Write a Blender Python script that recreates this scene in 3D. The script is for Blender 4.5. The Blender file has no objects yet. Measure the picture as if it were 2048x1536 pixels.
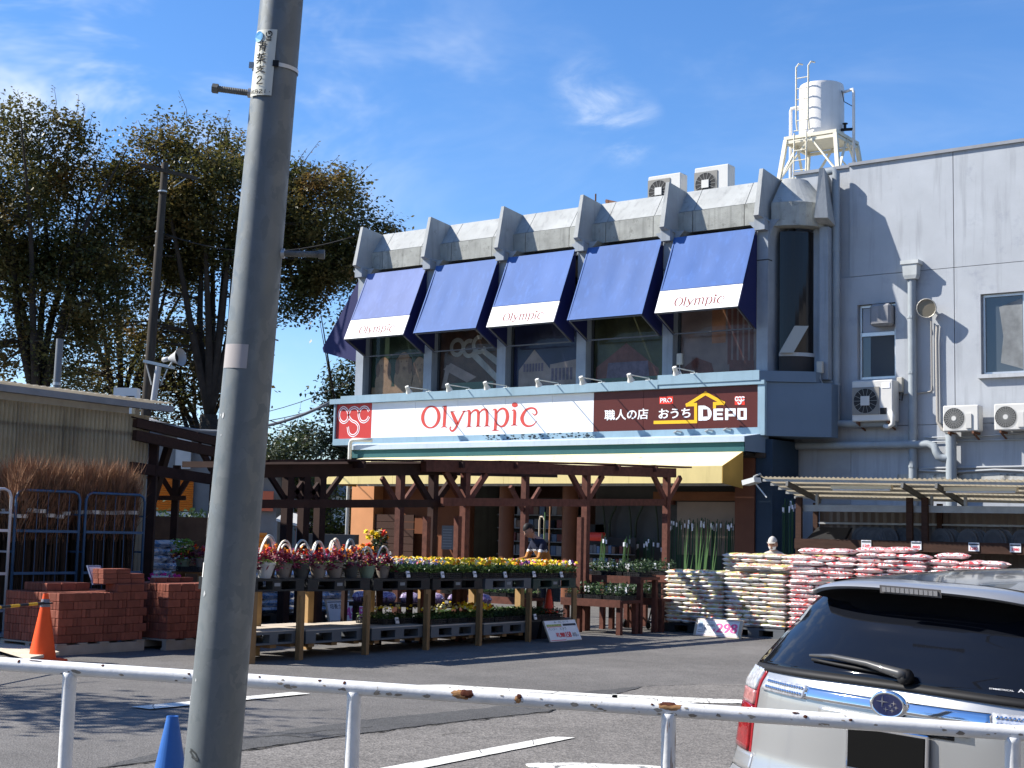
import bpy, bmesh, math, random
import numpy as np
from mathutils import Vector, Matrix, noise
random.seed(7)
SC = bpy.context.scene
COL = SC.collection
PI = math.pi
rad = math.radians
V = Vector

# ---------------------------------------------------------------- camera, sky, sun, exposure
FPX = 2850.0                                   # focal length in pixels of a 2048 wide frame
A, P, R = rad(36.5), rad(6.0), rad(1.35)       # heading, pitch, roll
CAM = V((0, 0, 1.58))
_f0 = V((-math.sin(A), math.cos(A), 0)); _r0 = V((math.cos(A), math.sin(A), 0)); _u0 = V((0, 0, 1))
FW = _f0*math.cos(P) + _u0*math.sin(P)
_u1 = _u0*math.cos(P) - _f0*math.sin(P)
RT = _r0*math.cos(R) + _u1*math.sin(R)
UP = _u1*math.cos(R) - _r0*math.sin(R)
cam = bpy.data.objects.new('camera', bpy.data.cameras.new('camera'))
COL.objects.link(cam)
cam.matrix_world = Matrix(((RT.x, UP.x, -FW.x, CAM.x), (RT.y, UP.y, -FW.y, CAM.y), (RT.z, UP.z, -FW.z, CAM.z), (0, 0, 0, 1)))
cam.data.sensor_width = 36.0
cam.data.lens = 36.0*FPX/2048
cam.data.clip_start = 0.1
cam.data.clip_end = 4000
SC.camera = cam

SUN_TO = V((-1.8, -1.0, 1.75)).normalized()
EL = math.asin(SUN_TO.z)
AZ = math.atan2(SUN_TO.x, SUN_TO.y)
world = bpy.data.worlds.new('World'); SC.world = world
world.use_nodes = True
nt = world.node_tree; nt.nodes.clear()
def wn(t, **k):
    n = nt.nodes.new(t)
    for a, b in k.items(): setattr(n, a, b)
    return n
sky = wn('ShaderNodeTexSky', sky_type='NISHITA', sun_disc=False, sun_elevation=EL, sun_rotation=AZ)
sky.air_density = 1.0; sky.dust_density = 0.1; sky.ozone_density = 2.2; sky.altitude = 50
hs = wn('ShaderNodeHueSaturation'); hs.inputs['Saturation'].default_value = 1.18; hs.inputs['Value'].default_value = 1.0
tint = wn('ShaderNodeMix', data_type='RGBA', blend_type='MULTIPLY'); tint.inputs[0].default_value = 1.0; tint.inputs[7].default_value = (0.93, 0.98, 1.14, 1)
nt.links.new(sky.outputs[0], tint.inputs[6]); nt.links.new(tint.outputs[2], hs.inputs['Color'])
# thin wisps of cirrus, laid on the sky by direction
geo = wn('ShaderNodeTexCoord')
def cloud(rot, scale, lo, hi, det, seed):
    mp = wn('ShaderNodeMapping'); mp.inputs['Rotation'].default_value = rot; mp.inputs['Scale'].default_value = scale
    mp.inputs['Location'].default_value = (seed, seed*0.7, 0)
    nt.links.new(geo.outputs['Generated'], mp.inputs['Vector'])
    nz = wn('ShaderNodeTexNoise'); nz.inputs['Scale'].default_value = 1.0; nz.inputs['Detail'].default_value = det
    nz.inputs['Roughness'].default_value = 0.6; nz.inputs['Distortion'].default_value = 0.6
    nt.links.new(mp.outputs[0], nz.inputs['Vector'])
    mr = wn('ShaderNodeMapRange', interpolation_type='SMOOTHERSTEP'); mr.inputs[1].default_value = lo; mr.inputs[2].default_value = hi
    nt.links.new(nz.outputs[0], mr.inputs[0])
    return mr.outputs[0]
def mth(op, a, b):
    n = wn('ShaderNodeMath', operation=op, use_clamp=True)
    for i, q in enumerate((a, b)):
        if isinstance(q, float): n.inputs[i].default_value = q
        else: nt.links.new(q, n.inputs[i])
    return n.outputs[0]
def near(px, py, inner, outer):                             # soft patch of sky round one direction
    d = (FW + RT*((px-1024)/FPX) - UP*((py-768)/FPX)).normalized()
    dp = wn('ShaderNodeVectorMath', operation='DOT_PRODUCT'); dp.inputs[1].default_value = d
    nt.links.new(geo.outputs['Generated'], dp.inputs[0])
    mr = wn('ShaderNodeMapRange', interpolation_type='SMOOTHSTEP'); mr.inputs[1].default_value = math.cos(outer); mr.inputs[2].default_value = math.cos(inner)
    nt.links.new(dp.outputs['Value'], mr.inputs[0]); return mr.outputs[0]
c1 = cloud((0.25, 0.1, A), (2.4, 9.0, 13.0), 0.42, 0.80, 5, 3.7)
c2 = cloud((0.3, 0.6, A), (9, 16, 30.0), 0.36, 0.95, 7, 9.1)
c3 = cloud((0.0, 0.2, A), (5, 5, 14.0), 0.45, 0.8, 5, 5.3)
cl = mth('ADD', mth('MULTIPLY', c1, mth('MULTIPLY', near(-300, 120, 0.04, 0.40), 0.8)), mth('MULTIPLY', c2, mth('ADD', near(1240, 250, 0.002, 0.034), mth('MULTIPLY', near(1180, 190, 0.0, 0.035), 0.6))))
cl = mth('ADD', cl, mth('MULTIPLY', c3, mth('MULTIPLY', near(760, 120, 0.0, 0.16), 0.40)))
cl = mth('ADD', cl, mth('MULTIPLY', c1, 0.10))
mixc = wn('ShaderNodeMix', data_type='RGBA')
nt.links.new(cl, mixc.inputs[0]); nt.links.new(hs.outputs[0], mixc.inputs[6])
mixc.inputs[7].default_value = (5.6, 6.2, 7.0, 1)
bg = wn('ShaderNodeBackground'); bg.inputs['Strength'].default_value = 0.088
nt.links.new(mixc.outputs[2], bg.inputs['Color'])
wo = wn('ShaderNodeOutputWorld'); nt.links.new(bg.outputs[0], wo.inputs['Surface'])

sl = bpy.data.lights.new('sun', 'SUN'); sl.energy = 5.0; sl.angle = rad(0.55); sl.color = (1.0, 0.95, 0.87)
so = bpy.data.objects.new('sun', sl); COL.objects.link(so)
so.location = (-30, -10, 40)
so.rotation_euler = (-SUN_TO).to_track_quat('-Z', 'Y').to_euler()
SC.view_settings.view_transform = 'Standard'; SC.view_settings.look = 'None'
SC.view_settings.gamma = 1.0; SC.view_settings.use_curve_mapping = False
SC.view_settings.exposure = 0.98
SC.cycles.max_bounces = 6; SC.cycles.diffuse_bounces = 3; SC.cycles.transparent_max_bounces = 8
SC.cycles.use_denoising = True

# ---------------------------------------------------------------- measuring: where a sight line of the survey photo meets a real plane
def sight(x, y): return FW + RT*((x-1024)/FPX) - UP*((y-768)/FPX)
def wz(x, y, z=0.0): r = sight(x, y); return CAM + r*((z-CAM.z)/r.z)
def wy(x, y, Y): r = sight(x, y); return CAM + r*(Y/r.y)
def wx(x, y, X): r = sight(x, y); return CAM + r*(X/r.x)
def wd(x, y, d): return CAM + sight(x, y)*d

# ---------------------------------------------------------------- mesh building
class MB:
    def __init__(s): s.v = []; s.f = []; s.m = []; s.mi = 0
    def add(s, vs, fs):
        o = len(s.v); s.v.extend([tuple(q) for q in vs])
        for f in fs: s.f.append(tuple(i+o for i in f)); s.m.append(s.mi)
        return s
    def box(s, x0, x1, y0, y1, z0, z1):
        return s.add([(x0,y0,z0),(x1,y0,z0),(x1,y1,z0),(x0,y1,z0),(x0,y0,z1),(x1,y0,z1),(x1,y1,z1),(x0,y1,z1)],
                     [(0,3,2,1),(4,5,6,7),(0,1,5,4),(1,2,6,5),(2,3,7,6),(3,0,4,7)])
    def cbox(s, x0, x1, y0, y1, z0, z1, c=0.01):           # box with chamfered edges
        bm = bmesh.new(); bmesh.ops.create_cube(bm, size=1)
        for v in bm.verts:
            v.co = ((x0+x1)/2+v.co.x*(x1-x0), (y0+y1)/2+v.co.y*(y1-y0), (z0+z1)/2+v.co.z*(z1-z0))
        bmesh.ops.bevel(bm, geom=bm.edges[:], offset=c, segments=1, affect='EDGES')
        s.frombm(bm); return s
    def frombm(s, bm, M=None):
        bm.verts.index_update()
        s.add([(M @ v.co if M else v.co)[:] for v in bm.verts], [[v.index for v in f.verts] for f in bm.faces]); bm.free(); return s
    def obox(s, c, ax, ay, az):                            # centre and half axes
        c, ax, ay, az = V(c), V(ax), V(ay), V(az)
        return s.add([c-ax-ay-az, c+ax-ay-az, c+ax+ay-az, c-ax+ay-az, c-ax-ay+az, c+ax-ay+az, c+ax+ay+az, c-ax+ay+az],
                     [(0,3,2,1),(4,5,6,7),(0,1,5,4),(1,2,6,5),(2,3,7,6),(3,0,4,7)])
    def bar(s, p, q, w, h, up=(0,0,1)):
        p, q = V(p), V(q); d = q-p; L = d.length; d.normalize()
        u = V(up)
        if abs(d.dot(u)) > 0.95: u = V((1,0,0))
        sx = d.cross(u).normalized(); sz = sx.cross(d).normalized()
        return s.obox((p+q)/2, sx*w/2, d*L/2, sz*h/2)
    def tube(s, pts, r, n=8, cap=True):
        pts = [V(p) for p in pts]; m = len(pts)
        rs = r if isinstance(r, (list, tuple)) else [r]*m
        o = len(s.v); prev = None; rings = []
        for i, p in enumerate(pts):
            d = (pts[min(i+1, m-1)] - pts[max(i-1, 0)])
            d = d.normalized() if d.length > 1e-9 else V((0,0,1))
            if prev is None:
                a = d.cross(V((0,0,1)) if abs(d.z) < 0.9 else V((1,0,0))).normalized()
            else:
                a = (prev - d*prev.dot(d)).normalized()
            prev = a; b = d.cross(a)
            rings.append([p + (a*math.cos(2*PI*k/n) + b*math.sin(2*PI*k/n))*rs[i] for k in range(n)])
        vs = [q for rg in rings for q in rg]
        fs = [(i*n+k, i*n+(k+1) % n, (i+1)*n+(k+1) % n, (i+1)*n+k) for i in range(m-1) for k in range(n)]
        if cap: fs += [tuple(range(n))[::-1], tuple((m-1)*n+k for k in range(n))]
        return s.add(vs, fs)
    def lathe(s, prof, n=16, M=None, cap=True):            # profile of (radius, z)
        vs = [(r*math.cos(2*PI*k/n), r*math.sin(2*PI*k/n), z) for r, z in prof for k in range(n)]
        if M: vs = [M @ V(q) for q in vs]
        m = len(prof)
        fs = [(i*n+k, i*n+(k+1) % n, (i+1)*n+(k+1) % n, (i+1)*n+k) for i in range(m-1) for k in range(n)]
        if cap: fs += [tuple(range(n))[::-1], tuple((m-1)*n+k for k in range(n))]
        return s.add(vs, fs)
    def prism(s, poly, d):                                 # planar polygon pushed along d
        d = V(d); n = len(poly); poly = [V(p) for p in poly]
        fs = [tuple(range(n)), tuple(range(2*n-1, n-1, -1))] + [(i, i+n, (i+1) % n+n, (i+1) % n) for i in range(n)]
        return s.add(poly + [p+d for p in poly], fs)
    def quad(s, a, b, c, d): return s.add([a, b, c, d], [(0,1,2,3)])
    def mesh(s, name, mats, smooth=False, normals=True):
        me = bpy.data.meshes.new(name)
        me.from_pydata([tuple(q) for q in s.v], [], s.f)
        for mm in (mats if isinstance(mats, (list, tuple)) else [mats]): me.materials.append(mm)
        if any(s.m): me.polygons.foreach_set('material_index', s.m)
        if smooth: me.polygons.foreach_set('use_smooth', [True]*len(me.polygons))
        if normals and len(s.f) < 30000:
            bm = bmesh.new(); bm.from_mesh(me); bmesh.ops.recalc_face_normals(bm, faces=bm.faces[:]); bm.to_mesh(me); bm.free()
        me.update(); return me
    def build(s, name, mats, parent=None, smooth=False, loc=None, rot=None, normals=True, label=None, sharp=None):
        o = link(name, s.mesh(name, mats, smooth, normals), parent, loc, rot)
        if sharp and smooth: o.data.set_sharp_from_angle(angle=rad(sharp))
        if label: o['label'] = label
        return o
def link(name, me, parent=None, loc=None, rot=None):
    o = bpy.data.objects.new(name, me); COL.objects.link(o)
    if loc is not None: o.location = loc
    if rot is not None: o.rotation_euler = rot
    if parent is not None: o.parent = parent
    return o
def tag(o, label=None, cat=None, group=None, kind=None):
    if label: o['label'] = label
    if cat: o['category'] = cat
    if group: o['group'] = group
    if kind: o['kind'] = kind
    return o
def thing(name, label, cat, loc=(0,0,0), rz=0.0, group=None):
    o = bpy.data.objects.new(name, None); COL.objects.link(o); o.location = loc; o.rotation_euler = (0, 0, rz)
    o.empty_display_size = 0.2
    return tag(o, label, cat, group)
def dup(o, loc=None, rz=None, label=None, parent=None, group=None):
    c = o.copy(); COL.objects.link(c)
    if parent is not None: c.parent = parent
    if loc is not None: c.location = loc
    if rz is not None: c.rotation_euler = (0, 0, rz)
    if label: c['label'] = label
    if group: c['group'] = group
    for k in o.children: dup(k, parent=c)
    return c

# ---------------------------------------------------------------- materials
MATS = {}
def mat(name, col, rough=0.6, metal=0.0, var=0.0, vs=3.0, rnd=0.0, bump=0.0, bs=60.0, spec=0.22, dirt=None, streak=0.0, coat=0.0, stretch=(1,1,1), emit=None, trans=0.0, alpha=1.0):
    if name in MATS: return MATS[name]
    m = bpy.data.materials.new(name); m.use_nodes = True; MATS[name] = m
    t = m.node_tree; b = t.nodes['Principled BSDF']
    b.inputs['Roughness'].default_value = rough; b.inputs['Metallic'].default_value = metal
    b.inputs['Specular IOR Level'].default_value = spec; b.inputs['Coat Weight'].default_value = coat
    b.inputs['Transmission Weight'].default_value = trans; b.inputs['Alpha'].default_value = alpha
    c4 = (*col, 1.0); b.inputs['Base Color'].default_value = c4
    if emit: b.inputs['Emission Color'].default_value = (*emit[0], 1); b.inputs['Emission Strength'].default_value = emit[1]
    cur = None
    def N(ty, **k):
        n = t.nodes.new(ty)
        for a, q in k.items(): setattr(n, a, q)
        return n
    tc = None
    def coords(sc=(1,1,1)):
        nonlocal tc
        if tc is None: tc = N('ShaderNodeTexCoord')
        mp = N('ShaderNodeMapping'); mp.inputs['Scale'].default_value = sc
        t.links.new(tc.outputs['Object'], mp.inputs[0]); return mp.outputs[0]
    def noisef(scale, det=5, sc=(1,1,1), ro=0.6):
        n = N('ShaderNodeTexNoise'); n.inputs['Scale'].default_value = scale; n.inputs['Detail'].default_value = det
        n.inputs['Roughness'].default_value = ro
        t.links.new(coords(sc), n.inputs['Vector']); return n.outputs[0]
    def ramp(fac, lo, hi):
        n = N('ShaderNodeMapRange'); n.inputs[1].default_value = lo; n.inputs[2].default_value = hi
        t.links.new(fac, n.inputs[0]); return n.outputs[0]
    def mix(fac, a, bb):
        n = N('ShaderNodeMix', data_type='RGBA')
        for i, q in ((0, fac), (6, a), (7, bb)):
            if isinstance(q, (tuple, float)): n.inputs[i].default_value = q
            else: t.links.new(q, n.inputs[i])
        return n.outputs[2]
    if var or streak or rnd or dirt:
        cur = c4
        if var:
            f = ramp(noisef(vs, 6, stretch), 0.3, 0.7)
            cur = mix(f, tuple(max(0, x*(1-var)) for x in col)+(1.0,), tuple(min(1, x*(1+var)) for x in col)+(1.0,))
        if streak:                                          # rain streaks running down
            f = ramp(noisef(1.0, 4, (7, 7, 0.5)), 0.52, 0.78)
            m2 = N('ShaderNodeMath', operation='MULTIPLY'); m2.inputs[1].default_value = abs(streak); t.links.new(f, m2.inputs[0])
            cur = mix(m2.outputs[0], cur, tuple(min(1, x*(0.45 if streak > 0 else 1.45)) for x in col)+(1.0,))
        if dirt:                                            # (colour, threshold lo, hi, scale)
            f = ramp(noisef(dirt[3], 7, (1,1,1), 0.7), dirt[1], dirt[2])
            cur = mix(f, cur, (*dirt[0], 1.0))
        if rnd:
            oi = N('ShaderNodeObjectInfo')
            h = N('ShaderNodeHueSaturation'); h.inputs['Saturation'].default_value = 1.0
            mr = N('ShaderNodeMapRange'); mr.inputs[3].default_value = 1-rnd; mr.inputs[4].default_value = 1+rnd
            t.links.new(oi.outputs['Random'], mr.inputs[0]); t.links.new(mr.outputs[0], h.inputs['Value'])
            if isinstance(cur, tuple): h.inputs['Color'].default_value = cur
            else: t.links.new(cur, h.inputs['Color'])
            cur = h.outputs[0]
        if not isinstance(cur, tuple): t.links.new(cur, b.inputs['Base Color'])
    if bump:
        bn = N('ShaderNodeBump'); bn.inputs['Strength'].default_value = bump; bn.inputs['Distance'].default_value = 0.02
        t.links.new(noisef(bs, 5), bn.inputs['Height']); t.links.new(bn.outputs[0], b.inputs['Normal'])
    return m
def leafmat(name, cols, trans=0.35, vs=0.6):
    """leaf colour picked per clump by noise; light also passes through the blade"""
    if name in MATS: return MATS[name]
    m = bpy.data.materials.new(name); m.use_nodes = True; MATS[name] = m
    t = m.node_tree; t.nodes.remove(t.nodes['Principled BSDF'])
    tc = t.nodes.new('ShaderNodeTexCoord')
    n = t.nodes.new('ShaderNodeTexNoise'); n.inputs['Scale'].default_value = vs; n.inputs['Detail'].default_value = 7; n.inputs['Roughness'].default_value = 0.75
    t.links.new(tc.outputs['Object'], n.inputs['Vector'])
    r = t.nodes.new('ShaderNodeValToRGB'); e = r.color_ramp.elements
    k = len(cols)
    e[0].position = 0.3; e[0].color = (*cols[0], 1); e[1].position = 0.7; e[1].color = (*cols[-1], 1)
    for i in range(1, k-1):
        q = e.new(0.3+0.4*i/(k-1)); q.color = (*cols[i], 1)
    t.links.new(n.outputs[0], r.inputs[0])
    d = t.nodes.new('ShaderNodeBsdfPrincipled'); d.inputs['Roughness'].default_value = 0.5
    tr = t.nodes.new('ShaderNodeBsdfTranslucent'); mx = t.nodes.new('ShaderNodeMixShader'); mx.inputs[0].default_value = trans
    t.links.new(r.outputs[0], d.inputs['Base Color']); t.links.new(r.outputs[0], tr.inputs['Color'])
    t.links.new(d.outputs[0], mx.inputs[1]); t.links.new(tr.outputs[0], mx.inputs[2])
    t.links.new(mx.outputs[0], t.nodes['Material Output'].inputs['Surface'])
    return m
def glassmat(name, col=(0.02,0.025,0.03), rough=0.05):
    return mat(name, col, rough, 0.0, spec=0.8)

# ---------------------------------------------------------------- lettering
def text_mesh(body, bold=0.0, spacing=1.0):
    cu = bpy.data.curves.new('txt', 'FONT'); cu.body = body; cu.size = 1.0; cu.offset = bold; cu.space_character = spacing
    cu.resolution_u = 4
    ob = bpy.data.objects.new('txt', cu); COL.objects.link(ob)
    dg = bpy.context.evaluated_depsgraph_get(); dg.update()
    me = bpy.data.meshes.new_from_object(ob.evaluated_get(dg))
    bpy.data.objects.remove(ob); bpy.data.curves.remove(cu)
    return me
def put_text(body, o, ux, uz, w, h, m, parent, name='lettering', bold=0.0, spacing=1.0, lift=0.003):
    """fit the text's box to the rectangle with corner o and sides ux*w, uz*h (world space; parent at origin unless local)"""
    me = text_mesh(body, bold, spacing)
    n = len(me.vertices)
    co = np.empty(n*3); me.vertices.foreach_get('co', co); co = co.reshape(-1, 3)
    if n == 0: return None
    a, b = co.min(0), co.max(0); ux, uz, o = V(ux), V(uz), V(o); nn = ux.cross(uz).normalized()
    u = (co[:, 0]-a[0])/max(1e-6, b[0]-a[0])*w; v = (co[:, 1]-a[1])/max(1e-6, b[1]-a[1])*h
    out = np.array(o)[None] + u[:, None]*np.array(ux)[None] + v[:, None]*np.array(uz)[None] + np.array(nn)[None]*lift
    me.vertices.foreach_set('co', out.ravel()); me.materials.clear(); me.materials.append(m); me.update()
    return link(name, me, parent)
def crom(pts, n=8):
    """smooth curve through points (tuples of any length)"""
    P_ = [np.array(p, float) for p in pts]; P_ = [2*P_[0]-P_[1]] + P_ + [2*P_[-1]-P_[-2]]; out = []
    for i in range(1, len(P_)-2):
        a, b, c, d = P_[i-1:i+3]
        for k in range(n):
            t = k/n
            out.append(0.5*(2*b + (c-a)*t + (2*a-5*b+4*c-d)*t*t + (3*b-a-3*c+d)*t**3))
    out.append(P_[-2]); return out
def ribbon2d(pts):
    """flat brush stroke: pts of (x, y, width) -> vertices and quads"""
    p = [np.array(q[:2]) for q in pts]; w = [q[2] for q in pts]; vs = []; fs = []
    for i in range(len(p)):
        d = p[min(i+1, len(p)-1)]-p[max(i-1, 0)]; L = math.hypot(*d) or 1.0; nrm = np.array((-d[1], d[0]))/L
        vs += [p[i]+nrm*w[i]/2, p[i]-nrm*w[i]/2]
    fs = [(2*i, 2*i+1, 2*i+3, 2*i+2) for i in range(len(p)-1)]
    return vs, fs

# ================================================================ ground
def asphalt(name, col, grain, spots):
    m = bpy.data.materials.new(name); m.use_nodes = True; t = m.node_tree; b = t.nodes['Principled BSDF']
    b.inputs['Roughness'].default_value = 0.85; b.inputs['Specular IOR Level'].default_value = 0.35
    tc = t.nodes.new('ShaderNodeTexCoord')
    def nz(s, d, r=0.6):
        n = t.nodes.new('ShaderNodeTexNoise'); n.inputs['Scale'].default_value = s; n.inputs['Detail'].default_value = d; n.inputs['Roughness'].default_value = r
        t.links.new(tc.outputs['Object'], n.inputs['Vector']); return n.outputs[0]
    def mr(f, a, c, lo, hi):
        n = t.nodes.new('ShaderNodeMapRange'); n.inputs[1].default_value = a; n.inputs[2].default_value = c; n.inputs[3].default_value = lo; n.inputs[4].default_value = hi
        t.links.new(f, n.inputs[0]); return n.outputs[0]
    def mul(a, c):
        n = t.nodes.new('ShaderNodeMath'); n.operation = 'MULTIPLY'; t.links.new(a, n.inputs[0]); t.links.new(c, n.inputs[1]); return n.outputs[0]
    big = mr(nz(0.45, 6), 0.3, 0.7, 0.78, 1.18); mid = mr(nz(2.7, 5), 0.3, 0.7, 0.88, 1.1)
    vo = t.nodes.new('ShaderNodeTexVoronoi'); vo.inputs['Scale'].default_value = grain; t.links.new(tc.outputs['Object'], vo.inputs['Vector'])
    sep = t.nodes.new('ShaderNodeSeparateColor'); t.links.new(vo.outputs['Color'], sep.inputs[0])
    gr = mr(sep.outputs[0], 0.0, 1.0, 1-spots, 1+spots)
    f = mul(mul(big, mid), gr)
    hv = t.nodes.new('ShaderNodeHueSaturation'); hv.inputs['Color'].default_value = (*col, 1); t.links.new(f, hv.inputs['Value'])
    t.links.new(hv.outputs[0], b.inputs['Base Color'])
    bp = t.nodes.new('ShaderNodeBump'); bp.inputs['Strength'].default_value = 0.5; bp.inputs['Distance'].default_value = 0.01
    t.links.new(vo.outputs['Distance'], bp.inputs['Height']); t.links.new(bp.outputs[0], b.inputs['Normal'])
    return m
M_asph = asphalt('asphalt', (0.122, 0.115, 0.108), 75, 0.28)
M_old = asphalt('worn_asphalt', (0.150, 0.139, 0.127), 55, 0.42)
M_new = asphalt('fresh_asphalt', (0.070, 0.069, 0.068), 60, 0.28)
g = MB().quad((-700, -300, 0), (500, -300, 0), (500, 900, 0), (-700, 900, 0)).build('ground', M_asph); tag(g, kind='structure')
def sheet(name, px, z, m, jag=0.0, seg=1):
    """flat patch of paving: outline given on the ground, edges made ragged"""
    pts = [wz(x, y, z) for x, y in px]; out = []; n = len(pts)
    for i in range(n):
        a, b = pts[i], pts[(i+1) % n]; k = max(1, int((b-a).length/0.08)) if jag else 1
        k = min(k, 160)
        for j in range(k):
            q = a.lerp(b, j/k)
            if jag:
                q = q + V((noise.noise(q*6.0), noise.noise(q*6.0+V((9, 3, 1))), 0))*jag + V((noise.noise(q*25.0), noise.noise(q*25.0+V((9, 3, 1))), 0))*jag*0.4
            q.z = z; out.append(q)
    o = MB().add(out, [tuple(range(len(out)))]).build(name, m, normals=False)
    if o.data.polygons[0].normal.z < 0: o.data.flip_normals()
    return tag(o, kind='structure')
sheet('worn_paving', [(-300, 1575), (210, 1535), (486, 1501), (723, 1468), (900, 1446), (1090, 1425), (1190, 1402), (1290, 1373), (1420, 1367), (1700, 1372), (2600, 1420), (2600, 1900), (-300, 1900)], 0.004, M_old, 0.03)
sheet('repaired_paving', [(210, 1533), (486, 1499), (723, 1466), (900, 1444), (1090, 1423), (1190, 1400), (1290, 1372), (1150, 1385), (980, 1415), (760, 1436), (560, 1462), (380, 1492), (250, 1520)], 0.006, M_new, 0.035)
M_crack = mat('crack_dark', (0.012, 0.012, 0.012), 1.0)
def crack(px, w, z=0.0095):
    pts = [wz(x, y, z) for x, y in px]; dense = []
    for a, b in zip(pts, pts[1:]):
        k = max(2, int((b-a).length/0.05))
        for j in range(k):
            q = a.lerp(b, j/k); q += V((noise.noise(q*7), noise.noise(q*7+V((5, 1, 2))), 0))*0.05; dense.append(q)
    vs, fs = ribbon2d([(q.x, q.y, w*(0.35+0.9*abs(noise.noise(q*9)))) for q in dense])
    return tag(MB().add([(v[0], v[1], z) for v in vs], fs).build('crack', M_crack, normals=False), kind='structure')
crack([(200, 1536), (486, 1500), (723, 1467), (900, 1445), (1090, 1424), (1190, 1401)], 0.035)
crack([(486, 1476), (560, 1470), (620, 1474), (700, 1466)], 0.02)
crack([(560, 1470), (640, 1462), (760, 1452)], 0.015)
crack([(1290, 1372), (1420, 1368), (1560, 1376)], 0.02)
crack([(880, 1470), (930, 1463), (960, 1466)], 0.015)

def paint_mat(name, thr):
    m = bpy.data.materials.new(name); m.use_nodes = True; t = m.node_tree; b = t.nodes['Principled BSDF']
    b.inputs['Base Color'].default_value = (0.62, 0.62, 0.57, 1); b.inputs['Roughness'].default_value = 0.7
    tc = t.nodes.new('ShaderNodeTexCoord'); fs = []
    n = t.nodes.new('ShaderNodeTexNoise'); n.inputs['Scale'].default_value = 9; n.inputs['Detail'].default_value = 9; n.inputs['Roughness'].default_value = 0.75
    vo = t.nodes.new('ShaderNodeTexVoronoi'); vo.feature = 'DISTANCE_TO_EDGE'; vo.inputs['Scale'].default_value = 3.2
    for q in (n, vo): t.links.new(tc.outputs['Object'], q.inputs['Vector'])
    a = t.nodes.new('ShaderNodeMath'); a.operation = 'GREATER_THAN'; a.inputs[1].default_value = thr; t.links.new(n.outputs[0], a.inputs[0])
    c = t.nodes.new('ShaderNodeMath'); c.operation = 'LESS_THAN'; c.inputs[1].default_value = 0.012; t.links.new(vo.outputs['Distance'], c.inputs[0])
    mx = t.nodes.new('ShaderNodeMath'); mx.operation = 'MAXIMUM'; t.links.new(a.outputs[0], mx.inputs[0]); t.links.new(c.outputs[0], mx.inputs[1])
    cm = t.nodes.new('ShaderNodeMix'); cm.data_type = 'RGBA'; cm.inputs[6].default_value = (0.66, 0.65, 0.60, 1); cm.inputs[7].default_value = (0.13, 0.125, 0.12, 1)
    t.links.new(mx.outputs[0], cm.inputs[0]); t.links.new(cm.outputs[2], b.inputs['Base Color'])
    return m
M_paint = paint_mat('road_paint', 0.66); M_paint2 = paint_mat('worn_road_paint', 0.56)
sheet('painted_line', [(262, 1413), (300, 1418), (620, 1387), (585, 1384)], 0.012, M_paint, 0.006)
sheet('painted_line', [(712, 1545), (800, 1545), (1150, 1475), (1105, 1473)], 0.012, M_paint, 0.006)
sheet('painted_line', [(720, 1372), (890, 1369), (1090, 1381), (1235, 1390), (1235, 1396), (1090, 1386), (890, 1374), (720, 1375)], 0.012, M_paint, 0.006)
sheet('painted_line', [(1224, 1388), (1330, 1393), (1500, 1400), (1500, 1407), (1340, 1405), (1226, 1399)], 0.012, M_paint2, 0.008)
sheet('painted_line', [(1050, 1527), (1100, 1524), (1290, 1530), (1420, 1540), (1420, 1552), (1280, 1545), (1060, 1535)], 0.012, M_paint2, 0.02)

# ================================================================ shop building
M_conc = mat('painted_concrete', (0.34, 0.35, 0.345), 0.8, var=0.12, vs=1.7, streak=0.5, bump=0.35, bs=40, dirt=((0.16,0.16,0.15), 0.62, 0.8, 2.2))
M_band = mat('weathered_concrete', (0.33, 0.335, 0.31), 0.85, var=0.2, vs=2.4, streak=0.75, bump=0.6, bs=55, dirt=((0.10,0.10,0.09), 0.55, 0.8, 5.0))
M_pil = mat('pilaster_paint', (0.27, 0.30, 0.335), 0.75, var=0.12, vs=2.0, streak=0.5)
M_wallb = mat('annex_wall_paint', (0.38, 0.40, 0.425), 0.8, var=0.09, vs=0.9, streak=0.45, bump=0.12, bs=30, dirt=((0.27,0.29,0.33), 0.58, 0.75, 1.2))
M_steel = mat('blue_grey_steel', (0.24, 0.35, 0.42), 0.5, var=0.08, vs=1.5, streak=0.25)
M_box = mat('navy_grey_sheet', (0.125, 0.175, 0.235), 0.55, var=0.07, vs=1.0)
M_canopy = mat('canopy_sheet_metal', (0.42, 0.50, 0.58), 0.45, var=0.08, vs=1.2, streak=0.3)
M_teal = mat('teal_fascia', (0.028, 0.105, 0.115), 0.6, var=0.12, vs=1.2)
M_grout = mat('joint_dark', (0.05, 0.055, 0.06), 0.9)
M_glass = mat('dark_glass', (0.018, 0.017, 0.017), 0.06, spec=.3)
M_white = mat('white_paint', (0.78, 0.78, 0.76), 0.5)
M_black = mat('black_plastic', (0.015, 0.015, 0.016), 0.5)
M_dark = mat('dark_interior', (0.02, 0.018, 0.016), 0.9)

B = thing('store_building', 'grey two storey shop building with concrete fins and blue window awnings', 'building', (-20, 30, 0))
BO = V((-20, 30, 0))
class LB(MB):                                               # collect in world space, store relative to a parent at BO
    pass
def bpart(mb, name, m, parent=B, origin=BO, smooth=False, **k):
    o = mb.build(name, m, None, smooth, **k); o.parent = parent
    o.matrix_parent_inverse = Matrix.Translation(-V(origin)); return o
FX = [-26.08, -23.68, -21.29, -18.89, -16.50, -14.10]
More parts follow.
